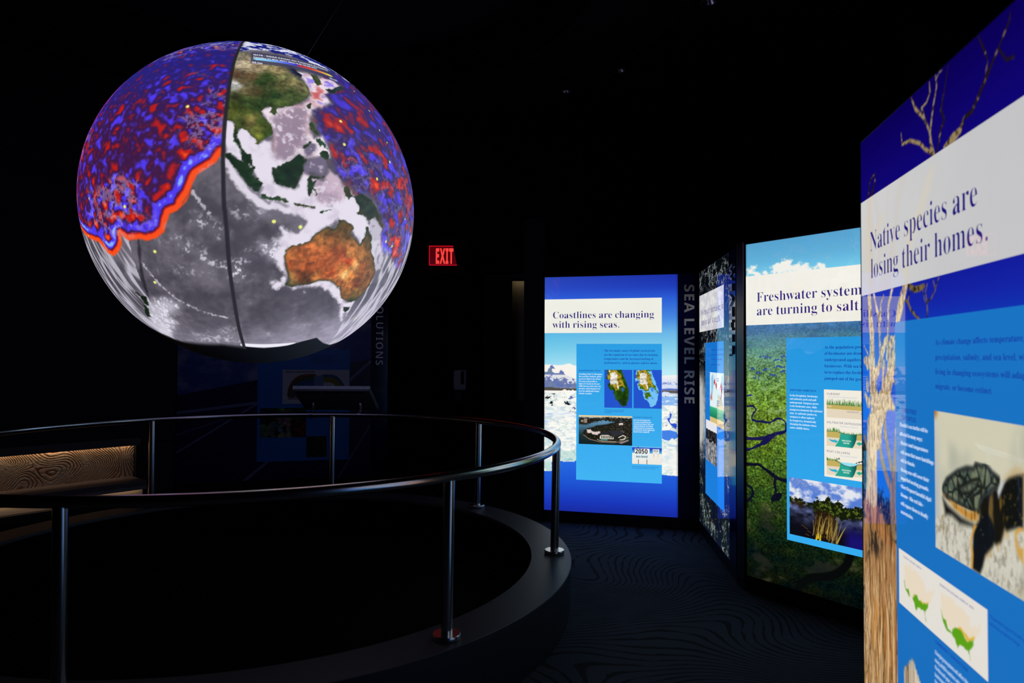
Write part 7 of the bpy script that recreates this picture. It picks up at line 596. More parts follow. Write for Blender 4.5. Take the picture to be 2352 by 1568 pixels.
def paint_bw(R):
    x = (R.X - R.X.min()) / np.ptp(R.X); y = (R.Y - R.Y.min()) / np.ptp(R.Y); n = fbm(x * 6, y * 9, 1., 5, 61, .6); 
    v = np.where(y > .78 + .05 * n, 235, np.where(y > .52 + .15 * n, 40 + 60 * n, 135 + 120 * n)); R.C[:] = np.clip(v, 10, 250)[:, None] * np.array((1, 1, 1.03))
def build_storm():
    t = panel('display_panel', 'backlit storms story panel seen almost edge on, hurricane satellite picture', (1.5636, 5.8107), -95.05, 1.114, 'WEATHER', h1=2.075, h0=1.46)
    pm = print_mat('print_storm', .95); P = POLY['storm']
    raster('backlit_print', t, pm, (0, 1.114, ZB, ZT), 200, 560, paint_storm, -.0001)
    raster('header_card', t, pm, (0, .945, 1.668, 1.968), 120, 60, paint_storm_head, P1_); raster('info_card', t, pm, (.255, .945, .383, 1.573), 30, 60, blue_card((24, 118, 210), (30, 130, 226)), P1_)
    raster('diagram_picture', t, pm, (.445, .945, .955, 1.345), 90, 140, paint_storm_diag, P2_)
    raster('storm_photo', t, pm, (.285, .70, .655, .97), 80, 90, paint_bw, P2_)
    panel_texts('storm', t, P3_)
# ---- 3: freshwater
def paint_fresh(R):
    P = POLY['fresh']; X, Y = R.X, R.Y; n = R.n(5, 9, 71, 4); n2 = R.n(24, 34, 72, 4, .6); n3 = R.n(70, 90, 73, 3, .6)
    R.C[:] = ramp(Y, [(1.6, (120, 200, 232)), (1.95, (118, 205, 236)), (2.05, (96, 176, 216)), (2.17, (84, 160, 205))])
    for k in ('cloud1', 'cloud2', 'cloud3'): R.fill(P[k], (240, 240, 232), .012, 1, n2, .03)
    g = ramp(Y, [(.1, (8, 14, 8)), (.28, (14, 26, 12)), (.45, (24, 42, 16)), (.62, (44, 70, 24)), (.8, (70, 100, 30)), (.98, (100, 130, 34)), (1.13, (104, 138, 44)), (1.27, (98, 138, 58)), (1.38, (100, 142, 92)), (1.48, (98, 146, 124)), (1.56, (78, 130, 140)), (1.62, (60, 108, 150)), (1.68, (66, 122, 180))])
    amp = ss(1.6, 1.2, Y)[:, None]
    gg = g * (1 + (n3[:, None] * .8 + n2[:, None] * .5) * (.3 + .7 * amp)) + n[:, None] * np.array((18, 12, -6)) * amp; gg = mixc(gg, (150, 168, 140), .45 * ss(.1, .5, n2 - n) * ss(.9, 1.1, Y) * ss(1.55, 1.3, Y))
    gg = mixc(gg, (96, 98, 74), .5 * ss(.25, .6, n) * ss(1.2, .9, Y)); gg = mixc(gg, (215, 205, 60), .5 * ss(.5, .75, n3) * ss(.3, .6, Y) * ss(1.15, .9, Y)); gg = mixc(gg, g * .35, .7 * ss(.2, .5, -n3) * ss(1.1, .8, Y))
    gg = mixc(gg, (40, 40, 34), .6 * ss(.2, .5, R.n(5, 9, 77, 3)) * ss(.75, .5, Y))
    land = Y < 1.668; I = np.nonzero(land)[0]; R.C[I] = gg[I]
    R.C[:] = mixc(R.C, (56, 92, 150), .5 * ss(.2, .6, R.n(4, 60, 75, 3)) * ss(1.4, 1.55, Y) * land)
    riv = (20, 20, 74)
    for k, wd in (('riv1', .012), ('riv1b', .020), ('riv1c', .014), ('riv2', .018), ('riv3', .018), ('oxbow', .017)):
        c = riv if k.startswith('riv1') else (12, 14, 34)
        R.line(smooth(P[k]), wd, c, .002, 1, n2, .006)
    R.fill([P['riv1b'][3], P['riv1b'][4], P['riv1c'][2], P['riv1c'][1], P['riv1b'][2]], riv, .003); R.fill(smooth(P['pond'], True), (10, 13, 28), .003, 1, n3, .006); R.fill(P['pond0'], (30, 36, 130), .003)
    for i, (a, b) in enumerate(((.03, 1.385), (.12, 1.38), (.2, 1.4), (.07, 1.36), (.17, 1.35), (.24, 1.37), (.06, 1.335), (.2, 1.44), (.1, 1.46), (.25, 1.46))): R.line([(a, b), (a + .015, b + .006), (a + .03 + .02 * (i % 3), b - .004 + .006 * (i % 2))], .009, (40, 72, 160), .003, .9, n3, .012)
    R.line(smooth(P['lowriver']), .045, (6, 9, 8), .006)
    R.C[:] *= (1 - .18 * ss(.012, 0, X))[:, None]  # frame shadow at the left edge, painted into the print
def paint_diagram(R):
    P = POLY['fresh']; R.C[:] = (241, 236, 222); n = R.n(60, 60, 81, 2)
    lime, peat = (228, 214, 190), (196, 174, 96)
    R.fill(P['d1_lime'], lime, .001); R.fill(P['d1_peat'], peat, .001)
    for k in ('d2', 'd3'):
        R.fill(P[k + '_lime'], lime, .001); R.fill(P[k + '_peat'], peat, .001); R.fill(P[k + '_peatr'], peat, .001)
        b = bb(P[k + '_brack']); tt = np.clip((R.X - b[0]) / (b[1] - b[0]), 0, 1); col = mixc((40, 165, 145), (14, 92, 84), ss(.55, 1., tt)).astype(np.float32)
        R.fill(P[k + '_brack'], col, .001); R.fill(P[k + '_arrow'], (48, 175, 205), .001); R.fill(P[k + '_arrowr'], (40, 170, 130), .001)
        R.fill(P[k + '_water'], (150, 222, 238), .001); R.line(P[k + '_soil'], .0025, (40, 50, 40), .0008)
    R.fill(P['d1_arrow'], (48, 175, 205), .001); R.line(P['d1_soil'], .002, (40, 60, 30), .0008)
    rnd = random.Random(5)
    def grass(line, k0, k1, hmax, cnt):
        L = np.array(line)
        for i in range(cnt):
            u = rnd.uniform(k0, k1); x = L[0, 0] + (L[-1, 0] - L[0, 0]) * u; y = np.interp(x, L[:, 0], L[:, 1]); h = rnd.uniform(.3, 1) * hmax
            R.line([(x, y, .004), (x + rnd.uniform(-.006, .006), y + h, .0008)], .002, rnd.choice([(70, 130, 50), (110, 150, 80), (150, 175, 125), (60, 110, 40)]), .001, .85)
    grass(P['d1_soil'], 0, 1, .034, 130); grass(P['d2_soil'], 0, .38, .022, 50); grass(P['d2_soil'], .4, .95, .014, 30); grass(P['d3_soil'], 0, .3, .02, 30)
    for k in ('bush', 'bush2'): R.fill(P[k], (24, 28, 34), .001, 1, R.n(160, 160, 82, 2), .006)
    for x0, w_, y in ((.545, .16, .73),): pass
def paint_everglades(R):
    x = (R.X - R.X.min()) / .38; y = (R.Y - R.Y.min()) / np.ptp(R.Y); Q = Ras(x, y); n = Q.n(4, 5, 91, 5, .55); n2 = Q.n(22, 22, 92, 4, .6); n3 = Q.n(50, 14, 93, 3, .6)
    Q.C[:] = mixc((84, 122, 210), (228, 230, 238), ss(-.25, .35, n)); Q.C[:] = mixc(Q.C, (150, 165, 205), .6 * ss(.1, .5, -n) * ss(.7, .9, y))
    wat = mixc((12, 12, 22), (112, 126, 182), ss(-.5, .35, Q.n(3, 4, 94, 4)) * ss(.12, .5, y)); wat = mixc(wat, (24, 18, 110), ss(.8, 1., x) * ss(.45, .1, y))
    Q.C[:] = np.where((y < .62)[:, None], wat, Q.C)
    bush = mixc((20, 26, 10), (96, 116, 34), ss(.0, .55, n2)); brown = mixc((36, 24, 12), (120, 92, 36), ss(.1, .6, n3))
    Q.fill([(0, .67), (.15, .645), (.3, .60), (.4, .63), (.47, .72), (.52, .66), (.58, .68), (.63, .76), (.68, .70), (.74, .66), (.8, .72), (.86, .64), (.95, .62), (1.05, .68), (1.2, .66), (1.2, .5), (.95, .45), (.75, .42), (.4, .46), (.36, .55), (.2, .54), (.12, .56), (0, .58)], bush, .012, 1, n2, .06)
    Q.fill([(0, .62), (.2, .6), (.3, .55), (.2, .5), (.1, .52), (0, .55)], (40, 28, 12), .02, .8, n2, .05)
    Q.fill([(.42, .5), (.6, .52), (.75, .45), (.74, .15), (.66, .05), (.4, .02), (.4, .2)], brown, .02, .95, n3, .05)
    rnd = random.Random(3)
    for i in range(46):
        a = rnd.uniform(.38, .76); Q.line([(a, rnd.uniform(.0, .15), .010), (a + rnd.uniform(-.02, .1), rnd.uniform(.3, .5), .003)], .006, rnd.choice([(150, 128, 70), (180, 160, 110), (120, 96, 40), (196, 160, 60)]), .004, .8)
    Q.line([(.76, .02, .03), (.86, .25, .012), (.9, .32, .005)], .01, (170, 145, 70), .005)
    for a, b in ((.44, .02), (.47, .06), (.5, .03)): Q.line([(a, b - .02, .03), (a + .01, b + .07, .01)], .01, (220, 190, 40), .006)
    for a, b in ((.2, .2), (.25, .17), (.3, .12), (.27, .06)): Q.line([(a, b), (a + .05, b - .015)], .012, (120, 66, 24), .006, .8)
    R.C[:] = Q.C
def build_fresh():
    t = panel('display_panel', 'backlit freshwater story panel with green river delta, behind the dead tree panel', (1.4688, 4.3708), -54.333, 1.155, None)
    pm = print_mat('print_fresh', 1.); P = POLY['fresh']
    raster('backlit_print', t, pm, (0, 1.155, ZB, ZT), 400, 760, paint_fresh, -.0001)
    raster('header_card', t, pm, (0, 1.022, 1.658, 1.965), 60, 24, lambda R: white_card(R, (240, 238, 228)), P1_); raster('info_card', t, pm, (.278, 1.022, .383, 1.574), 60, 90, blue_card((38, 150, 222), (54, 172, 240)), P1_)
    d = bb(P['diagram']); raster('diagram_picture', t, pm, (d[0], 1.0, d[2], d[3]), 280, 330, paint_diagram, P2_)
    d = bb(P['photo']); raster('wetland_photo', t, pm, (d[0], 1.0, d[2] , d[3]), 330, 250, paint_everglades, P2_)
    bm = bmesh.new(); box(bm, (-.0135, -.004, 1.1), (.003, .012, 2.16)); obj('corner_trim', bm, M['edge'], t)
    panel_texts('fresh', t, P3_)
# ---- 4: native species
def paint_native(R):
    P = POLY['native']; X, Y = R.X, R.Y; n = R.n(9, 5, 101, 4); st = R.n(70, 5, 102, 4, .6); st2 = R.n(150, 9, 103, 3, .6); n3 = R.n(60, 60, 104, 3)
    R.C[:] = ramp(Y, [(.6, (60, 110, 170)), (.95, (48, 118, 196)), (1.1, (12, 98, 212)), (1.3, (10, 82, 205)), (1.5, (14, 66, 190)), (1.6, (20, 36, 165)), (1.7, (18, 22, 148)), (1.95, (16, 6, 118)), (2.17, (10, 0, 84))])
    # low forest behind the trunk
    fr = mixc((18, 24, 20), (84, 76, 44), ss(-.05, .5, n3)); fr = mixc(fr, (40, 74, 110), .35 * ss(.1, .5, R.n(30, 14, 105, 3)))
    R.fill([(-.02, 1.19), (.03, 1.17), (.06, 1.03), (.12, 1.05), (.3, 1.0), (.3, .5), (-.02, .5)], fr, .02, 1, n3, .04)
    st3 = R.n(110, 16, 109, 4, .65); bark = mixc((212, 186, 142), (120, 90, 60), ss(-.05, .45, st * .6 + st3 * .6)); bark = mixc(bark, (240, 222, 184), .7 * ss(.1, .5, st2)); bark = mixc(bark, (66, 48, 34), .7 * ss(.3, .5, -st3))
    tan = mixc((226, 202, 158), (130, 100, 64), ss(-.15, .35, st3 * .9 + n3 * .4)); tan = mixc(tan, (70, 54, 38), .7 * ss(.18, .42, -st3 - .3 * n3)); dk = mixc((120, 100, 60), (30, 24, 14), ss(-.1, .4, n3)); tw = mixc((150, 130, 92), (60, 46, 28), ss(-.1, .4, n3))
    for l in STR['twig2']: R.line(l, 0, mixc((30, 20, 22), (120, 98, 60), ss(.1, .5, n3)), .003)
    for l in STR['twig']: R.line(l, 0, tw, .003)
    for l in STR['dark']: R.line(l, 0, dk, .003)
    for l in STR['low'][1:]: R.line(l, 0, mixc(bark, (60, 44, 34), .45), .006)
    for l in STR['tan']: R.line(l, 0, tan, .004, 1, n3, .004)
    R.line(STR['low'][0], 0, bark, .006)
    # fibrous base
    fb = ramp(Y, [(.1, (238, 184, 84)), (.25, (226, 176, 110)), (.45, (206, 150, 84)), (.6, (196, 140, 72)), (.75, (168, 122, 76))]); 
    fb = mixc(fb, (206, 112, 30), .8 * ss(.1, .45, R.n(40, 2, 106, 3)) * ss(.75, .6, Y)); fb = mixc(fb, (84, 56, 32), .9 * ss(.05, .4, st)); fb = mixc(fb, (246, 214, 150), .6 * ss(.2, .5, st2))
    fb = mixc(fb, (30, 22, 16), .9 * ss(.3, .5, -R.n(46, 4, 107, 3)))
    R.fill(P['bark'], fb, .006); R.fill(P['gap'], mixc((40, 30, 24), (150, 116, 76), ss(.0, .3, R.n(60, 22, 108, 3))), .02, .85)
    for l in STR['root']: R.line(l, 0, mixc(mixc((176, 120, 70), (96, 58, 34), ss(-.1, .3, st)), (206, 160, 104), .6 * ss(.2, .5, st2)), .012, .9, n3, .03)
    rnd = random.Random(8); w_ = bb(P['bark'])
    for i in range(150):
        a = rnd.uniform(w_[0], w_[1]); y0 = rnd.uniform(.42, .80); c = rnd.choice([(226, 196, 150), (190, 150, 100), (96, 62, 38), (210, 170, 120), (60, 40, 26), (150, 104, 62), (236, 208, 160)]); k = rnd.uniform(-.02, .035)
        R.line([(a, y0, .003), (a + k, y0 - .1, .005), (a + k * 1.3, y0 - rnd.uniform(.15, .45), .002)], .004, c, .002, .85)
    for i in range(40):
        a = rnd.uniform(w_[0] + .005, w_[0] + .07); y0 = rnd.uniform(.6, .82)
        R.line([(a, y0, .003), (a + rnd.uniform(-.03, .03), y0 - .07, .004), (a + rnd.uniform(-.03, .03), y0 - .16, .003)], .004, rnd.choice([(220, 190, 150), (40, 28, 20), (170, 130, 90)]), .0015, .9)
def paint_native_head(R):
    R.C[:] = mixc((206, 206, 206), (196, 196, 198), ss(0, .9, R.X)) + R.n(6, 6, 110, 2)[:, None] * 2  # grazing-view dimming of the lightbox put into the white, stronger to the right
    for l in STR['ghost']: R.line(l, 0, (214, 204, 184), .02, .6)
    for l in STR['tan'][:5]:
        R.line([(a, b + .32, c * 1.1) for a, b, c in l], 0, (208, 190, 176), .012, .25)
def paint_turtle(R):
    P = POLY['native']; n = R.n(5, 4, 121, 3); n2 = R.n(40, 26, 122, 4, .6); n3 = R.n(90, 60, 123, 3, .6)
    R.C[:] = mixc((206, 202, 178), (176, 178, 160), ss(-.2, .4, n)); R.C[:] = mixc(R.C, (190, 150, 90), .5 * ss(.35, .6, R.n(6, 5, 124, 2))); b = bb(P['turtle'])
    R.C[:] = mixc(R.C, (170, 176, 186), .8 * ss(b[0] + .05, b[0], R.X) * ss(1.36, 1.1, R.Y)); R.C[:] = mixc(R.C, (176, 110, 20), ss(.03, .0, np.hypot(R.X - b[0], R.Y - b[3])))
    n5 = R.n(60, 34, 128, 5, .65); sand = mixc((196, 194, 180), (112, 106, 88), ss(-.1, .45, n5)); sand = mixc(sand, (228, 224, 210), .6 * ss(.05, .5, n3)); sand = mixc(sand, (214, 210, 196), .45); sand = mixc(sand, (150, 120, 70), .4 * ss(.3, .6, R.n(30, 20, 125, 3)))
    S_ = .007
    R.fill(P['t_sand1'], sand, S_, 1, n2, .02); R.fill(P['t_sand2'], sand, S_, 1, n2, .03); R.fill(P['t_shade'], (16, 16, 18), .012)
    dark = mixc((18, 20, 18), (96, 80, 40), .9 * ss(.2, .6, n3)); R.fill(P['t_shell'], mixc(dark, (120, 92, 36), .5 * ss(1.12, 1.02, R.Y) * ss(-.1, .3, n2)), S_); R.fill(P['t_neck'], mixc((24, 22, 16), (104, 82, 34), ss(.1, .5, R.n(60, 12, 126, 3))), S_)
    R.fill(P['t_head'], mixc((112, 120, 96), (76, 88, 78), ss(-.2, .3, n2)), S_)
    rnd = random.Random(4); h = bb(P['t_head']); seeds = [(rnd.uniform(h[0], h[1]), rnd.uniform(h[2], h[3])) for _ in range(34)]
    I, d = R.cells(P['t_head'], seeds); dd = R.sdf(P['t_head'], I); R.put(I, (22, 26, 24), ss(.008, .002, d) * (dd < -.001) * .88); R.put(I, (26, 32, 34), ss(.012, 0, np.abs(dd)) * .8)
    R.fill(P['t_jaw'], mixc((196, 140, 62), (50, 38, 18), ss(.1, .5, R.n(70, 10, 127, 2))), .006); R.line(P['eyeT'] + P['eyeT'][:1], .009, (20, 22, 20), .004); R.fill(P['eyeT'], (92, 100, 84), .006, .5)
    R.fill(P['t_white'], (196, 200, 200), .006); R.fill(P['t_flip'], mixc((16, 20, 24), (70, 80, 84), .8 * ss(.45, .7, n3)), S_); R.fill(P['t_gold'], (206, 150, 60), .004); R.fill(P['t_gold2'], (204, 158, 80), .005)
def paint_map(R):
    P = POLY['native']; R.C[:] = (226, 222, 214); n = R.n(60, 40, 131, 3)
    for k in ('m1', 'm2'):
        R.fill(P[k + '_us'], (230, 214, 190), .006, .9, n, .01); R.fill(P[k + '_gold'], (224, 180, 76), .003, 1, n, .004)
        if k == 'm1': R.fill(P['m1_gold2'], (224, 180, 76), .003, 1, n, .004)
        R.fill(P[k + '_green'], (92, 160, 24), .003, 1, n, .004)
def paint_coral(R):
    P = POLY['native']; b = IN; t = (R.Y - b[2]) / (b[3] - b[2]); R.C[:] = mixc((26, 108, 186), (26, 116, 196), t)
    rnd = random.Random(2); c = bb(P['corallike'])
    for i in range(150):
        u = rnd.random(); x = c[0] + (c[1] - c[0]) * u; top = c[2] + (c[3] - c[2]) * (1 - abs(u - .45) * 1.2) * rnd.uniform(.6, 1)
        x1 = (c[0] + c[1]) / 2 + (x - (c[0] + c[1]) / 2) * .8; R.line([(x1, c[2] - .16, .008), (x, top, .004)], .006, rnd.choice([(200, 184, 160), (168, 148, 120), (222, 210, 190), (120, 100, 80)]), .003)
def build_native():
    t = panel('display_panel', 'nearest backlit story panel at right with dead tree and sea turtle pictures', (1.1533, 2.2955), -99.388, 1.155, None)
    pm = print_mat('print_native', 1.); P = POLY['native']
    raster('backlit_print', t, pm, (0, 1.155, ZB, ZT), 420, 760, paint_native, -.0001)
    raster('header_card', t, pm, (0, 1.022, 1.6575, 1.965), 160, 60, paint_native_head, P1_)
    r = bb(P['info']); raster('info_card', t, pm, (r[0], 1.022, .383, r[3]), 240, 420, paint_coral, P1_)
    tu = bb(P['turtle']); raster('turtle_photo', t, pm, (tu[0], 1.0, tu[2], tu[3]), 260, 280, paint_turtle, P2_)
    raster('map_picture', t, pm, bb(P['map']), 160, 130, paint_map, P2_)
    panel_texts('native', t, P3_)
# ---- 5: unlit solutions panel across the ring
def paint_sol(R):
    P = POLY['sol']; X, Y = R.X, R.Y; n = R.n(2.0, 3.4, 141, 5, .55) + .15; L = np.array(P['solarline'])
    R.C[:] = mixc((70, 92, 180), (165, 165, 200), ss(-.05, .45, n)); yl = np.interp(X, L[:, 0], L[:, 1])
    I = np.nonzero(Y < yl)[0]; R.C[I] = (30, 36, 84)
    for k in range(26):
        a = -1.2 + k * .16; R.line([(a, .1), (a + 1.5, 1.35)], .006, (64, 72, 116), .003)
    for k in range(9):
        b = .1 + .13 * k * (1 + .02 * k); R.line([(0, b + .10), (2.06, b + .0)], .004, (52, 60, 104), .003)
    for k, w_ in (('rail0', .02), ('rail1', .03), ('rail2', .03), ('rail3', .03), ('rail4', .014), ('rail5', .01)): R.line(P[k], w_, (140, 142, 180), .004)
    I = np.nonzero(Y >= yl + .004)[0]; R.C[I] = mixc((70, 92, 180), (165, 165, 200), ss(-.05, .45, n))[I]
def paint_sol_diag(R):
    P = POLY['sol']; R.C[:] = (236, 232, 236)
    for k, w_, c in (('arc1', .06, (150, 72, 36)), ('arc2', .06, (54, 110, 52)), ('arc3', .07, (70, 100, 165)), ('arc4', .05, (54, 110, 160)), ('arc5', .06, (160, 140, 40))): R.line(smooth(P[k]), w_, c, .004)
    R.fill(P['block'], (130, 160, 200), .003)
    b = bb(P['diagram'])
    for i in range(5): R.fill([(b[0] + .06, b[2] + .05 + i * .012), (b[0] + .2 - .02 * i, b[2] + .05 + i * .012), (b[0] + .2 - .02 * i, b[2] + .056 + i * .012), (b[0] + .06, b[2] + .056 + i * .012)], (90, 90, 100), .002)
def paint_veg(R):
    n = R.n(9, 9, 151, 3); R.C[:] = (34, 30, 26); rnd = random.Random(6); b = bb(POLY['sol']['veg'])
    for i in range(170):
        x, y = rnd.uniform(b[0], b[1]), rnd.uniform(b[2], b[3]); u = (x - b[0]) / (b[1] - b[0]); v = (y - b[2]) / (b[3] - b[2])
        c = (150, 160, 140) if u < .35 and v < .5 else (150, 40, 36) if u > .65 and v < .5 else (190, 180, 160) if .4 < u < .65 else (70, 110, 40) if u > .6 else (150, 80, 40) if v > .5 and u > .3 else (60, 50, 60)
        R.line([(x, y), (x + .005, y)], rnd.uniform(.03, .06), tuple(rnd.uniform(.6, 1.1) * k for k in c), .008)
def build_sol():
    t = thing('display_panel', 'wide unlit solar energy story panel across the ring, behind the globe', 'display panel', (-3.592, 7.4, 0), math.radians(14.647)); cabinet(t, 2.0564, True, title='SOLUTIONS', h1=2.105, h0=1.345, tb=2)
    pm = print_mat('print_unlit', lit=False, rough=.3); P = POLY['sol']
    raster('graphic_print', t, pm, (0, 2.0564, ZB, ZT), 420, 420, paint_sol, -.0001)
    r = bb(P['info']); 
    def ic(R): R.C[:] = (44, 140, 236)
    raster('info_card', t, pm, (r[0], r[1], r[2], 1.53), 6, 6, ic, P1_); raster('diagram_picture', t, pm, bb(P['diagram']), 150, 90, paint_sol_diag, P2_); raster('produce_photo', t, pm, bb(P['veg']), 120, 80, paint_veg, P2_)
    def pg(R): R.C[:] = mixc((24, 40, 18), (60, 84, 36), ss(0, .4, R.n(20, 20, 152, 3)))
    raster('plant_photo', t, pm, bb(P['small']), 50, 50, pg, P2_); panel_texts('sol', t, P3_, 0)
    rnd = random.Random(12); verts, faces = [], []
    for i in range(8):
        s0, h0 = r[0] + .55, 1.46 - i * .026
        V, Fs, Lm = line_mesh('solutions to climate change'[: 20 + i % 6], 'serif', 0, 0); add_text(verts, faces, V, Fs, lambda v: (s0 + v[0] * .045, P3_, h0 + v[1] * .026)) if i < 4 else None
    from_py('intro_text', verts, faces, M['dark_ink'], t)
# ------------------------------------------------------------------ the globe
GC = Vector((-1.5193, 4.1468, 2.3305)); GR = .9207
lo, la = math.radians(-69.8774), math.radians(-11.2751)
D0 = np.array((math.cos(la) * math.cos(lo), math.cos(la) * math.sin(lo), math.sin(la))); EB = np.array((-math.sin(lo), math.cos(lo), 0)); NB = np.cross(D0, EB)
def unmap(x, y):
    q = (x * x + y * y) / 4; c = (1 - q) / (1 + q); k = 1 / (1 + q); v = D0 * c + EB * (x * k) + NB * (y * k); return v
def paint_globe(R, V):
    G = GEO; x, y, z = V[:, 0], V[:, 1], V[:, 2]; X, Y = R.X, R.Y
    F3 = lambda s, sd, o=4, g=.5: fbm(x * s, y * s, z * s, o, sd, g)
    n = F3(3, 1, 5); n2 = F3(9, 2, 5, .6); n3 = F3(26, 3, 4, .6); n4 = F3(60, 4, 3)
    seam = np.array(G['seam']); o = np.argsort(seam[:, 1]); sx = np.interp(Y, seam[o, 1], seam[o, 0]); right = X > sx
    sea = mixc((74, 70, 80), (104, 99, 110), ss(-.3, .4, n + .4 * n2)); sea = mixc(sea, (162, 156, 176), ss(-.55, -1.15, Y + .25 * n - .15 * X) * np.where(right, .9, .55))
    sea = mixc(sea, (196, 192, 206), .5 * ss(.45, .8, n2 * .7 + n3 * .55)); sea = sea * (1 + .12 * n3[:, None] + .10 * n2[:, None])
    R.C[:] = sea
    # bright patches of the sea floor
    def blob(cx, cy, r, amt, col=(222, 218, 232)):
        d = np.hypot(X - cx, Y - cy); a = ss(r, r * .3, d + r * .9 * n3 + r * .3 * n2) * amt; R.C[:] = mixc(R.C, col, a)
    spk = ss(.06, .5, n3 * .9 + .8 * n4)
    for k, a in (('sp1', .95), ('sp2', .9), ('sp3', .7), ('sp4', 1.), ('sp5', .9), ('sp6', .6), ('sp7', 1.), ('sp8', .5), ('sp9', .6)):
        mk_ = R.mask(G[k], .05, n2, .02); R.C[:] = mixc(R.C, (222, 218, 232), np.clip(mk_ * a * (spk * .95 + .22 + (.5 if k in ('sp4', 'sp7') else 0)), 0, 1))
    rv = n4 * .9 + n3 * .4
    for k, wd in (('ridge1', .010), ('ridge2', .012)): R.line(G[k], wd, (214, 210, 222), .006, .75, rv, .016)
    R.line(G['ridge3'], .022, (40, 36, 46), .012, .9, n2, .02)
    I = np.nonzero((X < np.interp(Y, [-1.2, .2], [-.62, -.78])) & (Y < .05))[0]
    if len(I):
        st_ = 1 - np.abs(fbm(X[I] * 9 + Y[I] * 6, Y[I] * 2, 0, 3, 33)) * 2; R.put(I, (214, 210, 224), .75 * ss(.45, .9, st_) * ss(.1, -.1, Y[I]))
    # pale shelf seas
    sh = mixc((228, 220, 234), (206, 196, 214), ss(0, .5, n2)).astype(np.float32); pk = mixc((206, 182, 200), (172, 150, 172), ss(-.2, .4, n2 + .4 * n3)).astype(np.float32); pw = mixc((236, 222, 232), (206, 168, 178), ss(-.1, .4, n2)).astype(np.float32)
    wp = n2 + .8 * n3
    R.line(G['trench'], .05, sh, .012, .95, wp, .02); R.line([(a + .012, b + .016) for a, b in G['trench']], .010, (90, 84, 98), .008, .7, wp, .012)
    R.fill(G['sh_banda'], mixc(pk, (226, 214, 226), ss(.05, .4, n3)).astype(np.float32), .02, .95, wp, .03); R.fill(G['sh_ecs'], pw, .02, 1, wp, .02); R.fill(G['sh_scs'], pw, .02, 1, wp, .02); R.fill(G['sh_coral'], mixc((206, 200, 216), (150, 144, 160), ss(.1, .4, n3)).astype(np.float32), .02, .9, wp, .03)
    R.fill(G['sh_sunda'], sh, .012, 1, wp, .012); R.fill(G['sh_andaman'], sh, .010, 1, wp, .012); R.fill(G['sh_nw'], sh, .014, 1, wp, .025); R.fill(G['sh_bight'], sh, .014, 1, wp, .02)
    tx = mixc((150, 130, 150), (216, 204, 220), ss(.05, .4, n3 + .3 * n4)).astype(np.float32)
    R.fill(G['basin_scs'], mixc(tx, (132, 114, 136), .5 * ss(-.1, .4, n)).astype(np.float32), .03, .95, wp, .03)
    for k in ('basin_sulu', 'basin_cel'): R.fill(G[k], mixc((112, 102, 126), (176, 166, 184), ss(.1, .45, n3)).astype(np.float32), .015, 1, wp, .02)
    # east Australian margin and Tasman ridges
    I = np.nonzero((X > .62) & (Y < -.15))[0]
    if len(I): st_ = 1 - np.abs(fbm(X[I] * 8 - Y[I] * 3.2, (X[I] + Y[I]) * 1.6, 0, 3, 35)) * 2; R.put(I, (216, 212, 226), .8 * ss(.35, .85, st_))
    # tsunami field
    wx_, wy_, wz_ = x + .03 * n2, y + .03 * n2, z - .03 * n2; v0 = perlin(wx_ * 19, wy_ * 19, wz_ * 19, 21) * 1.0 + perlin(wx_ * 34, wy_ * 34, wz_ * 34, 22) * .7; v0b = perlin(wx_ * 11 + 40, wy_ * 11, wz_ * 11, 23) * .8 + perlin(wx_ * 24, wy_ * 24, wz_ * 24, 24) * .6 + .25 * n3
    def wavecol(v, base):
        c = mixc(base, (186, 30, 26), ss(.06, .62, v)); c = mixc(c, (250, 78, 24), ss(.7, 1.15, v)); c = mixc(c, (80, 58, 240), ss(.04, .58, -v)); c = mixc(c, (136, 176, 252), ss(.85, 1.25, -v)); return c
    pts = G['wave_left']; I = np.nonzero(~right & (X * X + Y * Y < 3.2))[0]; d = -R.sdf(pts, I); fr = pts[2:38]
    # distance from the leading edge only
    x_, y_ = X[I], Y[I]; dd = np.full(len(I), 9., np.float32)
    for (ax, ay), (bx_, by) in zip(fr[:-1], fr[1:]):
        ex, ey = bx_ - ax, by - ay; t = np.clip(((x_ - ax) * ex + (y_ - ay) * ey) / (ex * ex + ey * ey + 1e-12), 0, 1); dd = np.minimum(dd, np.hypot(x_ - ax - t * ex, y_ - ay - t * ey))
    wv = np.exp(-(dd / .13) ** 2); ph = np.cos(2 * PI * (dd - .016 + (.05 * n2[I] + .02 * n3[I]) * ss(.04, .2, dd)) / .112) * (.85 + .6 * np.exp(-dd / .1))
    v = v0[I] * (.95 + .7 * n[I]) * (1 - wv * .8 * ss(.12, .03, dd)) + ph * wv * 1.2 * (1 + .9 * n2[I] * ss(.03, .08, dd)); v = v * (.82 + .18 * wv) * (1 - .4 * ss(.55, 1.1, Y[I])) 
    base = mixc((62, 26, 70), (40, 34, 120), ss(.3, 1., Y[I])); col = wavecol(v, base)
    wr = ss(.55, .85, 1 - np.abs(n2[I] + .3 * n3[I]) * 2.2) * ss(.0, .4, n[I] + .2 * n3[I]); col = mixc(col, (196, 176, 224), .42 * wr)
    R.put(I, col, ss(-.006, .008, d))
    I = np.nonzero(right)[0]; I = I[(X[I] > .25) & (X[I] ** 2 + Y[I] ** 2 < 3.2)]; d = -R.sdf(G['wave_right'], I)
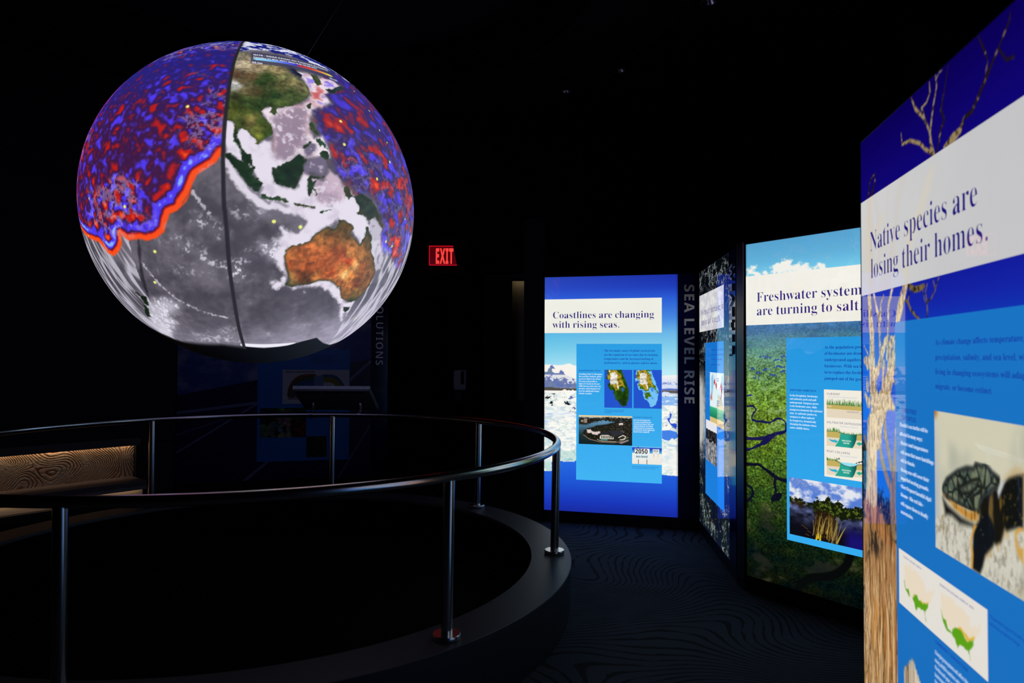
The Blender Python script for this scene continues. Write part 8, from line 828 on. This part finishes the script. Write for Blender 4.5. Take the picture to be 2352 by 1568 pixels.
    e = np.exp(-(d / .2)) ; v = v0b[I] * (1.25 - .2 * e) * (1. + .4 * ss(.1, -.3, Y[I])); col = wavecol(v, mixc((52, 36, 96), (92, 80, 120), .6 * ss(.2, -.2, v0[I]) * ss(.4, 0, Y[I]))); col = mixc(col, (206, 196, 230), .28 * ss(.7, .95, 1 - np.abs(n2[I] + .4 * n3[I]) * 2.2) * ss(.7, .2, Y[I])); col = mixc(col, (44, 38, 136), .35 * ss(.35, .95, Y[I])); col = mixc(col, (160, 160, 235), .35 * ss(-.05, -.35, Y[I] - .3 * n[I]) * ss(.1, -.3, v))
    R.put(I, col, ss(-.02, .035, d + .03 * n3[I]) * .93)
    I = np.nonzero(right & (Y > .3) & (X > .05) & (X < .75))[0]; d = -R.sdf(G['sh_ecs'], I); v = v0b[I] * 1.2; R.put(I, wavecol(v, np.array((226, 206, 226.))), ss(.0, .04, d) * .55 * ss(.05, .4, np.abs(v)) * ss(.0, .3, X[I] - .05))
    # land, coloured from place to place
    sd = np.array(SEED); Il = np.nonzero((X > -.35) & (X < 1.1) | (X < -.3) & (Y < -.4))[0]
    def landcol(I):
        num = np.zeros((len(I), 3)); den = np.zeros(len(I)); wx = X[I] + .012 * n3[I]; wy = Y[I] + .012 * n2[I]
        for a, b, r_, g_, b_ in sd:
            k = 1 / ((wx - a) ** 2 + (wy - b) ** 2 + 2e-4) ** 1.6; num += k[:, None] * np.array((r_, g_, b_)); den += k
        c = num / den[:, None]; return c * np.clip(1 + .42 * n3[I] + .26 * n4[I] + .2 * n2[I], .3, 1.7)[:, None]
    for k in ('asia', 'sumatra', 'borneo', 'sulawesi', 'luzon', 'mindanao', 'visayas', 'palawan', 'taiwan', 'korea', 'japan', 'guinea', 'aus', 'tas', 'java', 'sunda', 'timor', 'nzn', 'nzs'):
        I = R.idx(G[k], .03); d = R.sdf(G[k], I) + .010 * n3[I] + .006 * n4[I]; c = landcol(I); c = mixc(c, (40, 60, 34), ss(.016, 0, -d) * (.8 if k == 'aus' else .4)); R.put(I, c, 1 - ss(-.003, .003, d))
    # polar sea and cloud at the top edge
    G['polar'] = G['polar'][:7] + [(1.25, 1.3), (.9, 1.9), (0, 2.3), (-.4, 2.2)] + G['polar'][12:]
    oc = mixc((24, 32, 126), (226, 228, 242), ss(.05, .35, n2 * .7 + n3 * .5 + .15)).astype(np.float32); R.fill(G['polar'], oc, .02, .97, n2 + n3, .03); R.fill(G['polar_l'], mixc(oc, (60, 60, 160), .4).astype(np.float32), .03, .85, n2, .03)
    pass; R.fill(G['box'], mixc((62, 62, 92), (40, 44, 110), ss(.3, .8, X)).astype(np.float32), .006, .82)
    # unlit cap below the projection, then the seam between two projectors
    R.line(G['white_rim'], .05, (238, 236, 246), .006); cy = np.array(G['capline']); o = np.argsort(cy[:, 0]); cl = np.interp(X, cy[o, 0], cy[o, 1]); R.C[:] = mixc(R.C, (0, 0, 0), np.where(right, ss(.008, -.008, Y - cl), ss(.06, -.03, Y - cl)))
    I = np.nonzero((X < cy[:, 0].min()) & (Y < -1.3))[0]
    R.fill(G['orange'], (176, 110, 50), .01, .9)
    R.line(G['seam'], .021, (40, 37, 44), .003)
    for p in G['dots']: R.line([p, (p[0] + .001, p[1])], .019 if p[0] ** 2 + p[1] ** 2 < 1.2 else .015, (238, 242, 122), .0025)
    I = np.nonzero(X ** 2 + Y ** 2 > 4.4)[0]; R.C[I] = mixc((40, 40, 110), (120, 116, 130), ss(-.2, .3, n2[I]))
def build_globe():
    t = thing('globe_display', 'giant suspended globe showing earth and tsunami waves, above the railed ring', 'globe', tuple(GC))
    lon = np.concatenate([np.linspace(-105, 105, 760, endpoint=False), np.linspace(105, 255, 60, endpoint=False)]) + math.degrees(lo); lat = np.linspace(-90, 90, 660)
    LO, LA = np.meshgrid(np.radians(lon), np.radians(lat)); V = np.stack([np.cos(LA) * np.cos(LO), np.cos(LA) * np.sin(LO), np.sin(LA)], -1).reshape(-1, 3)
    c = V @ D0; k = 2 / np.maximum(1 + c, .08); R = Ras((V @ EB) * k, (V @ NB) * k); paint_globe(R, V)
    me = grid_mesh('sphere', len(lon), len(lat), V * GR, True); setink(me, R.C); m = print_mat('globe_projection', 1., True, .45, .5); m.node_tree.nodes['Principled BSDF'].inputs['Specular IOR Level'].default_value = .15
    o = link('sphere', me, m, t, True)
    def on(p, k=1.0012): return tuple(unmap(*p) * GR * k)
    def along(P, u):
        P = np.array(P); a, m_, b = P; c = 2 * m_ - .5 * (a + b); q = (1 - u) ** 2 * a + 2 * u * (1 - u) * c + u * u * b; d = 2 * (1 - u) * (c - a) + 2 * u * (b - c); return q, np.array((-d[1], d[0])) / np.hypot(*d)
    for key, tx, em in (('leg1', 'NCTR - NOAA Center for Tsunami Research', .020), ('leg2', 'Honshu 11 Mar 2011 (Mw=9.0) 15:38 UTC', .019), ('leg3', '-50 cm', .019), ('leg4', '70 cm', .019)):
        verts, faces = [], []; Vt, Fs, L = line_mesh(tx, 'sans', 10, 16)
        def f(v):
            q, nn = along(GEO[key], v[0] / L); return on(q + nn * (v[1] * em / .480 - em * .5), 1.002)
        add_text(verts, faces, Vt, Fs, f); from_py({'leg1': 'legend_title', 'leg2': 'legend_date'}.get(key, 'legend_label'), verts, faces, inkmat((226, 226, 238)), t)
    nu = 60; co, C = [], []
    for j in range(2):
        for i in range(nu):
            u = i / (nu - 1); q, nn = along(GEO['bar'], u); wd = .0125 * (1 - ss(.05, 0, u) - ss(.95, 1, u)); co.append(on(q + nn * wd * (1 if j else -1), 1.0018)); C.append(ramp(np.array([u]), [(0, (150, 226, 250)), (.2, (130, 200, 245)), (.4, (90, 110, 240)), (.54, (60, 50, 200)), (.56, (190, 36, 60)), (.7, (220, 60, 40)), (.82, (240, 130, 40)), (.95, (240, 225, 70)), (1, (240, 235, 90))])[0])
    me = grid_mesh('legend_bar', nu, 2, np.array(co)); setink(me, np.array(C)); link('legend_bar', me, m, t)
    for i, (a, b, lb) in enumerate(((477, 0, 'thin steel cable rising to the left from the globe'), (0, 0, 'thin steel cable rising straight up behind the globe'), (0, 0, 'thin steel cable rising to the right from the globe'))):
        d = Vector(((-.26, .10, 1), (-.02, .5, .95), (.30, -.02, 1))[i]).normalized(); top = GC + Vector(((-.55, .2, 0), (-.1, 1.1, 0), (.85, 0, 0))[i]); top.z = 4.19; st_ = GC + d * (GR + .0015)
        setp(obj('suspension_cable', tube(bmesh.new(), [st_, top], .0022, 8), M['cable']), lb, 'cable', 'globe suspension cables')
# ------------------------------------------------------------------ ring platform and guardrail
RC = Vector((-1.5193, 4.1468, 0)); RR, RB, HP, HRL = 1.7865, 1.7755, .2962, .957
def build_ring():
    t = thing('ring_platform', 'low dark circular plinth ringing the floor under the globe', 'platform', tuple(RC))
    obj('curb', lathe(bmesh.new(), [(1.8525, 0), (1.8660, .06), (1.8689, HP - .022), (1.75, HP - .022), (1.75, 0)], 160), M['curb'], t, True)
    obj('inner_wall', lathe(bmesh.new(), [(1.70, HP - .022), (1.6384, HP - .022), (1.6384, 0)], 128), M['pit'], t, True)
    obj('top_ledge', lathe(bmesh.new(), [(1.6384, HP - .022), (1.8689, HP - .022), (1.8700, HP - .003), (1.8675, HP), (1.6400, HP), (1.6384, HP - .003)], 160, close=True), M['cap'], t, True)
    bm = bmesh.new(); bmesh.ops.create_circle(bm, cap_ends=True, radius=1.637, segments=128); bmesh.ops.translate(bm, vec=(0, 0, .02), verts=bm.verts); obj('pit_floor', bm, M['pit'], t)
    g = thing('guardrail', 'brushed steel circular guardrail with round posts standing on the dark plinth', 'railing', (RC.x, RC.y, HP))
    ang = np.linspace(0, 2 * PI, 192, endpoint=False)
    obj('handrail', tube(bmesh.new(), [(RR * math.cos(a), RR * math.sin(a), HRL - HP) for a in ang], .0225, 20, True), M['steel'], g, True)
    for k in range(8):
        a = k * PI / 4; d = Vector((math.cos(a), math.sin(a), 0))
        bm = tube(bmesh.new(), [d * RB + Vector((0, 0, .02)), d * RR + Vector((0, 0, HRL - HP - .012))], .024, 24)
        p = obj('post', bm, M['steel'], g, True)
        bm = bmesh.new(); lathe(bm, [(.0, 0), (.056, 0), (.0585, .003), (.0585, .019), (.056, .022), (.024, .022)], 40, tuple(d * RB)); obj('flange', bm, M['chrome'], p, True)
def build_kiosk():
    t = thing('touchscreen_kiosk', 'tilted grey metal screen box clamped on the far side of the steel guardrail', 'kiosk', (-1.49, 5.92, .975))
    Mx = Matrix.Rotation(math.radians(-26), 4, 'X')      # high edge towards the globe
    T = Matrix.Translation((0, .03, .12)) @ Mx
    bm = bmesh.new(); box(bm, (0, 0, 0), (.635, .42, .045), bev=.004, M=T); obj('housing', bm, M['kiosk'], t)
    bm = bmesh.new(); box(bm, (0, 0, 0), (.60, .385, .004), M=T @ Matrix.Translation((0, 0, .0245))); obj('screen', bm, M['screen'], t)
    bm = bmesh.new(); box(bm, (0, 0, 0), (.637, .004, .028), bev=.001, M=T @ Matrix.Translation((0, -.212, .008))); obj('front_bezel', bm, M['kiosk_face'], t)
    bm = bmesh.new()
    for i in range(3):
        for j in range(2): box(bm, (0, 0, 0), (.155, .007, .003), M=T @ Matrix.Translation(((i - 1) * .185, -.185 + j * .018, -.0235)))
    obj('vent_slots', bm, M['pit'], t)
    bm = bmesh.new()
    for x in (-.27, .27): box(bm, (0, 0, 0), (.006, .002, .006), M=T @ Matrix.Translation((x, -.2145, .012)))
    obj('screws', bm, M['plastic'], t)
    for x in (-.2, .2):
        y = math.sqrt(RR ** 2 - (x - .03) ** 2) + RC.y - 5.92
        c = Vector((x, y, HRL - .975)); bm = bmesh.new()
        tube(bm, [c + Vector((-.014, 0, 0)), c + Vector((.014, 0, 0))], .031, 20); box(bm, c + Vector((0, .03, .05)), (.022, .03, .10), bev=.003); obj('clamp', bm, M['chrome'], t, True)
# ------------------------------------------------------------------ room
def wall_seg(name, a, b, z0, z1, th=.1, m='black', side=1):
    a, b = Vector((*a, 0)), Vector((*b, 0)); d = b - a; L = d.length; n = Vector((d.y, -d.x, 0)).normalized()
    c = (a + b) / 2 - n * th / 2 * side; return struct(name, bx((c.x, c.y, (z0 + z1) / 2), (L, th, z1 - z0), math.atan2(d.y, d.x)), M[m])
CH = 4.2
def build_room():
    struct('floor', bx((-1.2, 3.6, -.05), (12, 13.6, .1)), M['carpet']); struct('ceiling', bx((-1.2, 3.6, CH + .05), (12, 13.6, .1)), M['ceil'])
    wall_seg('wall_left', (-7.1, 10.3), (-7.1, -3.1), 0, CH, side=-1) ; wall_seg('wall_right', (4.7, 10.3), (4.7, -3.1), 0, CH)
    wall_seg('wall_front', (-7.1, -3.1), (4.7, -3.1), 0, CH, side=-1)
    # back wall with a dark doorway
    bm = bmesh.new(); Y0 = 8.62
    box(bm, ((-7.1 - .93) / 2, Y0 + .1, CH / 2), (6.17, .2, CH)); box(bm, ((.9 + 4.7) / 2, Y0 + .1, CH / 2), (3.8, .2, CH)); box(bm, (-.015, Y0 + .1, (2.49 + CH) / 2), (1.83, .2, CH - 2.49)); struct('wall_back', bm, M['black'])
    bm = bmesh.new(); box(bm, (-.65, 9.0, 1.3), (.58, .06, 2.6)); box(bm, (-.95, 8.9, 1.3), (.06, .25, 2.6)); struct('wall_alcove', bm, M['black'])
    t = bpy.data.objects.new('door_1', None); COL.objects.link(t); t.location = (.25, 8.9, 0); setp(t, kind='structure')
    bm = bmesh.new(); box(bm, (-.43, 0, 1.24), (.36, .05, 2.48)); box(bm, (.24, 0, 1.24), (.52, .05, 2.48)); box(bm, (-.135, 0, .45), (.25, .05, .9)); box(bm, (-.135, 0, 2.455), (.25, .05, .05)); obj('door_leaf', bm, M['door'], t)
    bm = bmesh.new(); box(bm, (-.135, .30, 1.65), (.5, .03, 1.7)); obj('corridor_lining', bm, M['cream'], t)
    bm = bmesh.new(); box(bm, (-.135, .20, 2.47), (.22, .03, .02)); obj('corridor_lamp', bm, M['led3'], t)
    # side walls that carry the panels
    nx = Vector((.6555, .7552, 0)); o = Vector((-5.058, 3.9032, 0)); nn = Vector((.7552, -.6555, 0))
    def W(s, n): v = o + nx * s + nn * n; return (v.x, v.y)
    bm = bmesh.new(); rz = math.atan2(nx.y, nx.x)
    def nb(s0, s1, n0, n1, h0, h1):
        c = W((s0 + s1) / 2, (n0 + n1) / 2); box(bm, (c[0], c[1], (h0 + h1) / 2), (s1 - s0, n1 - n0, h1 - h0), rz)
    nb(-2.2, 3.095, -.12, -.02, 0, CH); nb(-2.2, 3.095, -.02, .05, .725, CH); nb(2.776, 3.095, -.02, .05, 0, .70); struct('wall_niche', bm, M['black'])
    bm = bmesh.new(); nb(-2.2, 2.80, .035, .075, .690, .753); struct('trim_1', bm, M['lintel'])
    a = Vector((*W(3.095, -.02), 0)); wall_seg('wall_return', (a.x, a.y), (-3.60, 7.52), 0, CH, .1)
    # nibs and returns between the story panels
    e = Vector((.969, -.2471, 0)); p = Vector((.2904, 6.2116, 0)); q = p - e * .02; r = p - e * .19
    wall_seg('trim_2', (r.x, r.y), (q.x, q.y), 0, 2.7, .12); 
    wall_seg('trim_3', (1.449, 4.500), (1.4600, 4.395), 0, 2.19, .12, 'frame', 1)
    f = Vector((.5831, -.8124, 0)); p = Vector((1.4688, 4.3708, 0)) + f * 1.36
    wall_seg('wall_side', (p.x, p.y), (1.36, 2.42), 0, 2.6, .1)
    # ceiling ring above the globe
    bm = bmesh.new(); lathe(bm, [(2.05, .40), (2.05, .02), (2.06, 0), (2.74, 0), (2.75, .02), (2.75, .40)], 128, (RC.x, RC.y, 3.80)); struct('trim_4', bm, M['soffit'], True)
    bm = bmesh.new()
    for a in (35, 62, 90, 118, 145, 8, -20): 
        d = Vector((math.cos(math.radians(a)), math.sin(math.radians(a)), 0)); c = RC + d * 2.4; box(bm, (c.x, c.y, 3.798), (.68, .006, .006), math.radians(a))
    struct('trim_5', bm, M['frame'])
def build_bench():
    o = Vector((-5.058, 3.9032, 0)); rz = math.radians(49.04)
    t = thing('bench', 'long built-in bench with glowing toe recess under the lit wave relief', 'bench', tuple(o), rz)
    # local frame: x along the wall, -y towards the room
    bm = bmesh.new(); box(bm, (.4, -.186, .4015), (4.72, .266, .045), bev=.002); box(bm, (.4, -.3105, .3885), (4.72, .017, .069), bev=.002); obj('seat', bm, M['bench'], t); obj('back_ledge', bx((.4, -.022, .41), (4.72, .06, .028)), M['bench'], t)
    obj('riser', bx((.4, -.155, .331), (4.70, .21, .092)), M['cream'], t); obj('base', bx((.4, -.18, .142), (4.72, .27, .284)), M['frame'], t)
    s = setp(obj('light_strip', bx((.4, -.288, .374), (4.66, .012, .008)), M['led2']), 'warm light strip glowing beneath the bench seat', 'light strip'); s.location = o; s.rotation_euler = (0, 0, rz)
    s = setp(obj('light_strip', bx((.35, -.026, .716), (4.8, .014, .008)), M['led']), 'warm light strip under the lintel, washing down the wave relief', 'light strip'); s.location = o; s.rotation_euler = (0, 0, rz)
    # carved wave relief
    nx, nh = 620, 110; S, H = np.meshgrid(np.concatenate([np.linspace(-1.9, 1.7, 170, endpoint=False), np.linspace(1.7, 2.772, 450)]), np.linspace(.424, .689, nh)); S = S.ravel(); H = H.ravel()
    f = S * 190 + H * 50 + 74 * fbm(S * 2.1, H * 3.0, .3, 2, 219, .35) + 1.1 * fbm(S * 14, H * 14, .1, 2, 203); k = np.sin(f); wd = .66 + .7 * fbm(S * 7, H * 6, .9, 2, 205)
    gr = ss(wd - .12, wd + .2, k); y = -.012 + .009 * gr + .0012 * fbm(S * 60, H * 60, 0, 2, 207)
    me = grid_mesh('wave_relief', nx, nh, np.stack([S, y, H], 1)); C = mixc((190, 168, 140), (206, 112, 40), gr * (.75 + .3 * fbm(S * 20, H * 20, 0, 2, 209))); setink(me, C)
    w_ = link('wave_relief', me, print_mat('relief_ink', lit=False, rough=.8), None, True); w_.location = o; w_.rotation_euler = (0, 0, rz)
    setp(w_, 'carved wave relief panel lit from above, set behind the bench', 'wall relief')
def build_small():
    # exit sign on the header over the doorway
    t = thing('exit_sign', 'red glowing exit sign on the dark wall right of the globe', 'exit sign', (-.842, 8.60, 2.696))
    W2, H2 = .176, .117
    obj('plate', bx((0, -.065, 0), (2 * W2, .008, 2 * H2)), M['redglow'], t)
    bm = bmesh.new()
    for c, s in (((0, -.071, H2), (2 * W2, .012, .006)), ((0, -.071, -H2), (2 * W2, .012, .006)), ((-W2, -.071, 0), (.006, .012, 2 * H2)), ((W2, -.071, 0), (.006, .012, 2 * H2))): box(bm, c, s)
    obj('edge_frame', bm, M['rededge'], t); obj('mount', bx((0, -.03, 0), (.2, .06, .1)), M['plastic'], t)
    V, Fs, L = line_mesh('EXIT', 'sans', 40, 26, .01); verts, faces = [], []; add_text(verts, faces, V, Fs, lambda v: (-.104 + v[0] * .228 / L, -.0755 - v[2] * .2, -.097 + v[1] * .182 / .480)); from_py('lettering', verts, faces, M['red'], t)
    # speaker on a bracket, covers the sign's right end
    t = thing('wall_speaker', 'black speaker on a bracket covering the right end of the exit sign', 'speaker', (-.572, 8.33, 2.66), 0)
    Mx = Matrix.Rotation(math.radians(-12), 4, 'Y') @ Matrix.Rotation(math.radians(-14), 4, 'X')
    bm = bmesh.new(); box(bm, (0, 0, 0), (.215, .2, .285), bev=.012, M=Mx); obj('cabinet', bm, M['pit'], t); bm = bmesh.new(); box(bm, (0, 0, 0), (.185, .006, .25), bev=.002, M=Mx @ Matrix.Translation((0, -.103, 0))); obj('grille', bm, M['plastic'], t)
    obj('bracket', tube(bmesh.new(), [(0, .08, 0), (.02, .18, .03), (.02, .285, .03)], .018, 12), M['plastic'], t)
    # hand sanitiser dispenser
    t = thing('sanitizer_dispenser', 'pale hand sanitizer dispenser with a dark window on the doorway wall', 'dispenser', (-.66, 8.965, 1.16))
    obj('body', bx((0, -.06, 0), (.165, .12, .255), 0, .022), M['white_plastic'], t, True); obj('refill_window', bx((.034, -.121, .03), (.044, .006, .165), 0, .0028), M['dispwin'], t); obj('drip_tray', bx((-.02, -.03, -.21), (.10, .06, .13), 0, .006), M['plastic'], t)
    # ceiling spots beside the ring
    for i, (x, y, lb) in enumerate(((.458, 5.994, 'small round ceiling spot, lowest of three beside the ceiling ring'), (.857, 5.548, 'small round ceiling spot, middle of three beside the ceiling ring'), (1.266, 4.469, 'small round ceiling spot near the top edge, nearest of three'))):
        t = thing('ceiling_spot', lb, 'spot light', (x, y, 3.75), 0, 'ceiling spots')
        bm = bmesh.new(); lathe(bm, [(.0, .16), (.055, .16), (.058, .15), (.058, .004), (.054, 0), (.046, 0), (.046, .03)], 32); obj('housing', bm, M['plastic'], t, True)
        bm = bmesh.new(); lathe(bm, [(.046, .012), (.030, .034), (.014, .022), (.0, .006)], 32); obj('reflector', bm, M['lens'], t, True)
        obj('stem', tube(bmesh.new(), [(0, 0, .16), (0, 0, CH - 3.75)], .012, 10), M['plastic'], t)
build_room(); build_ring(); build_globe()
build_coast(); build_storm(); build_fresh(); build_native(); build_sol()
build_kiosk(); build_bench(); build_small()
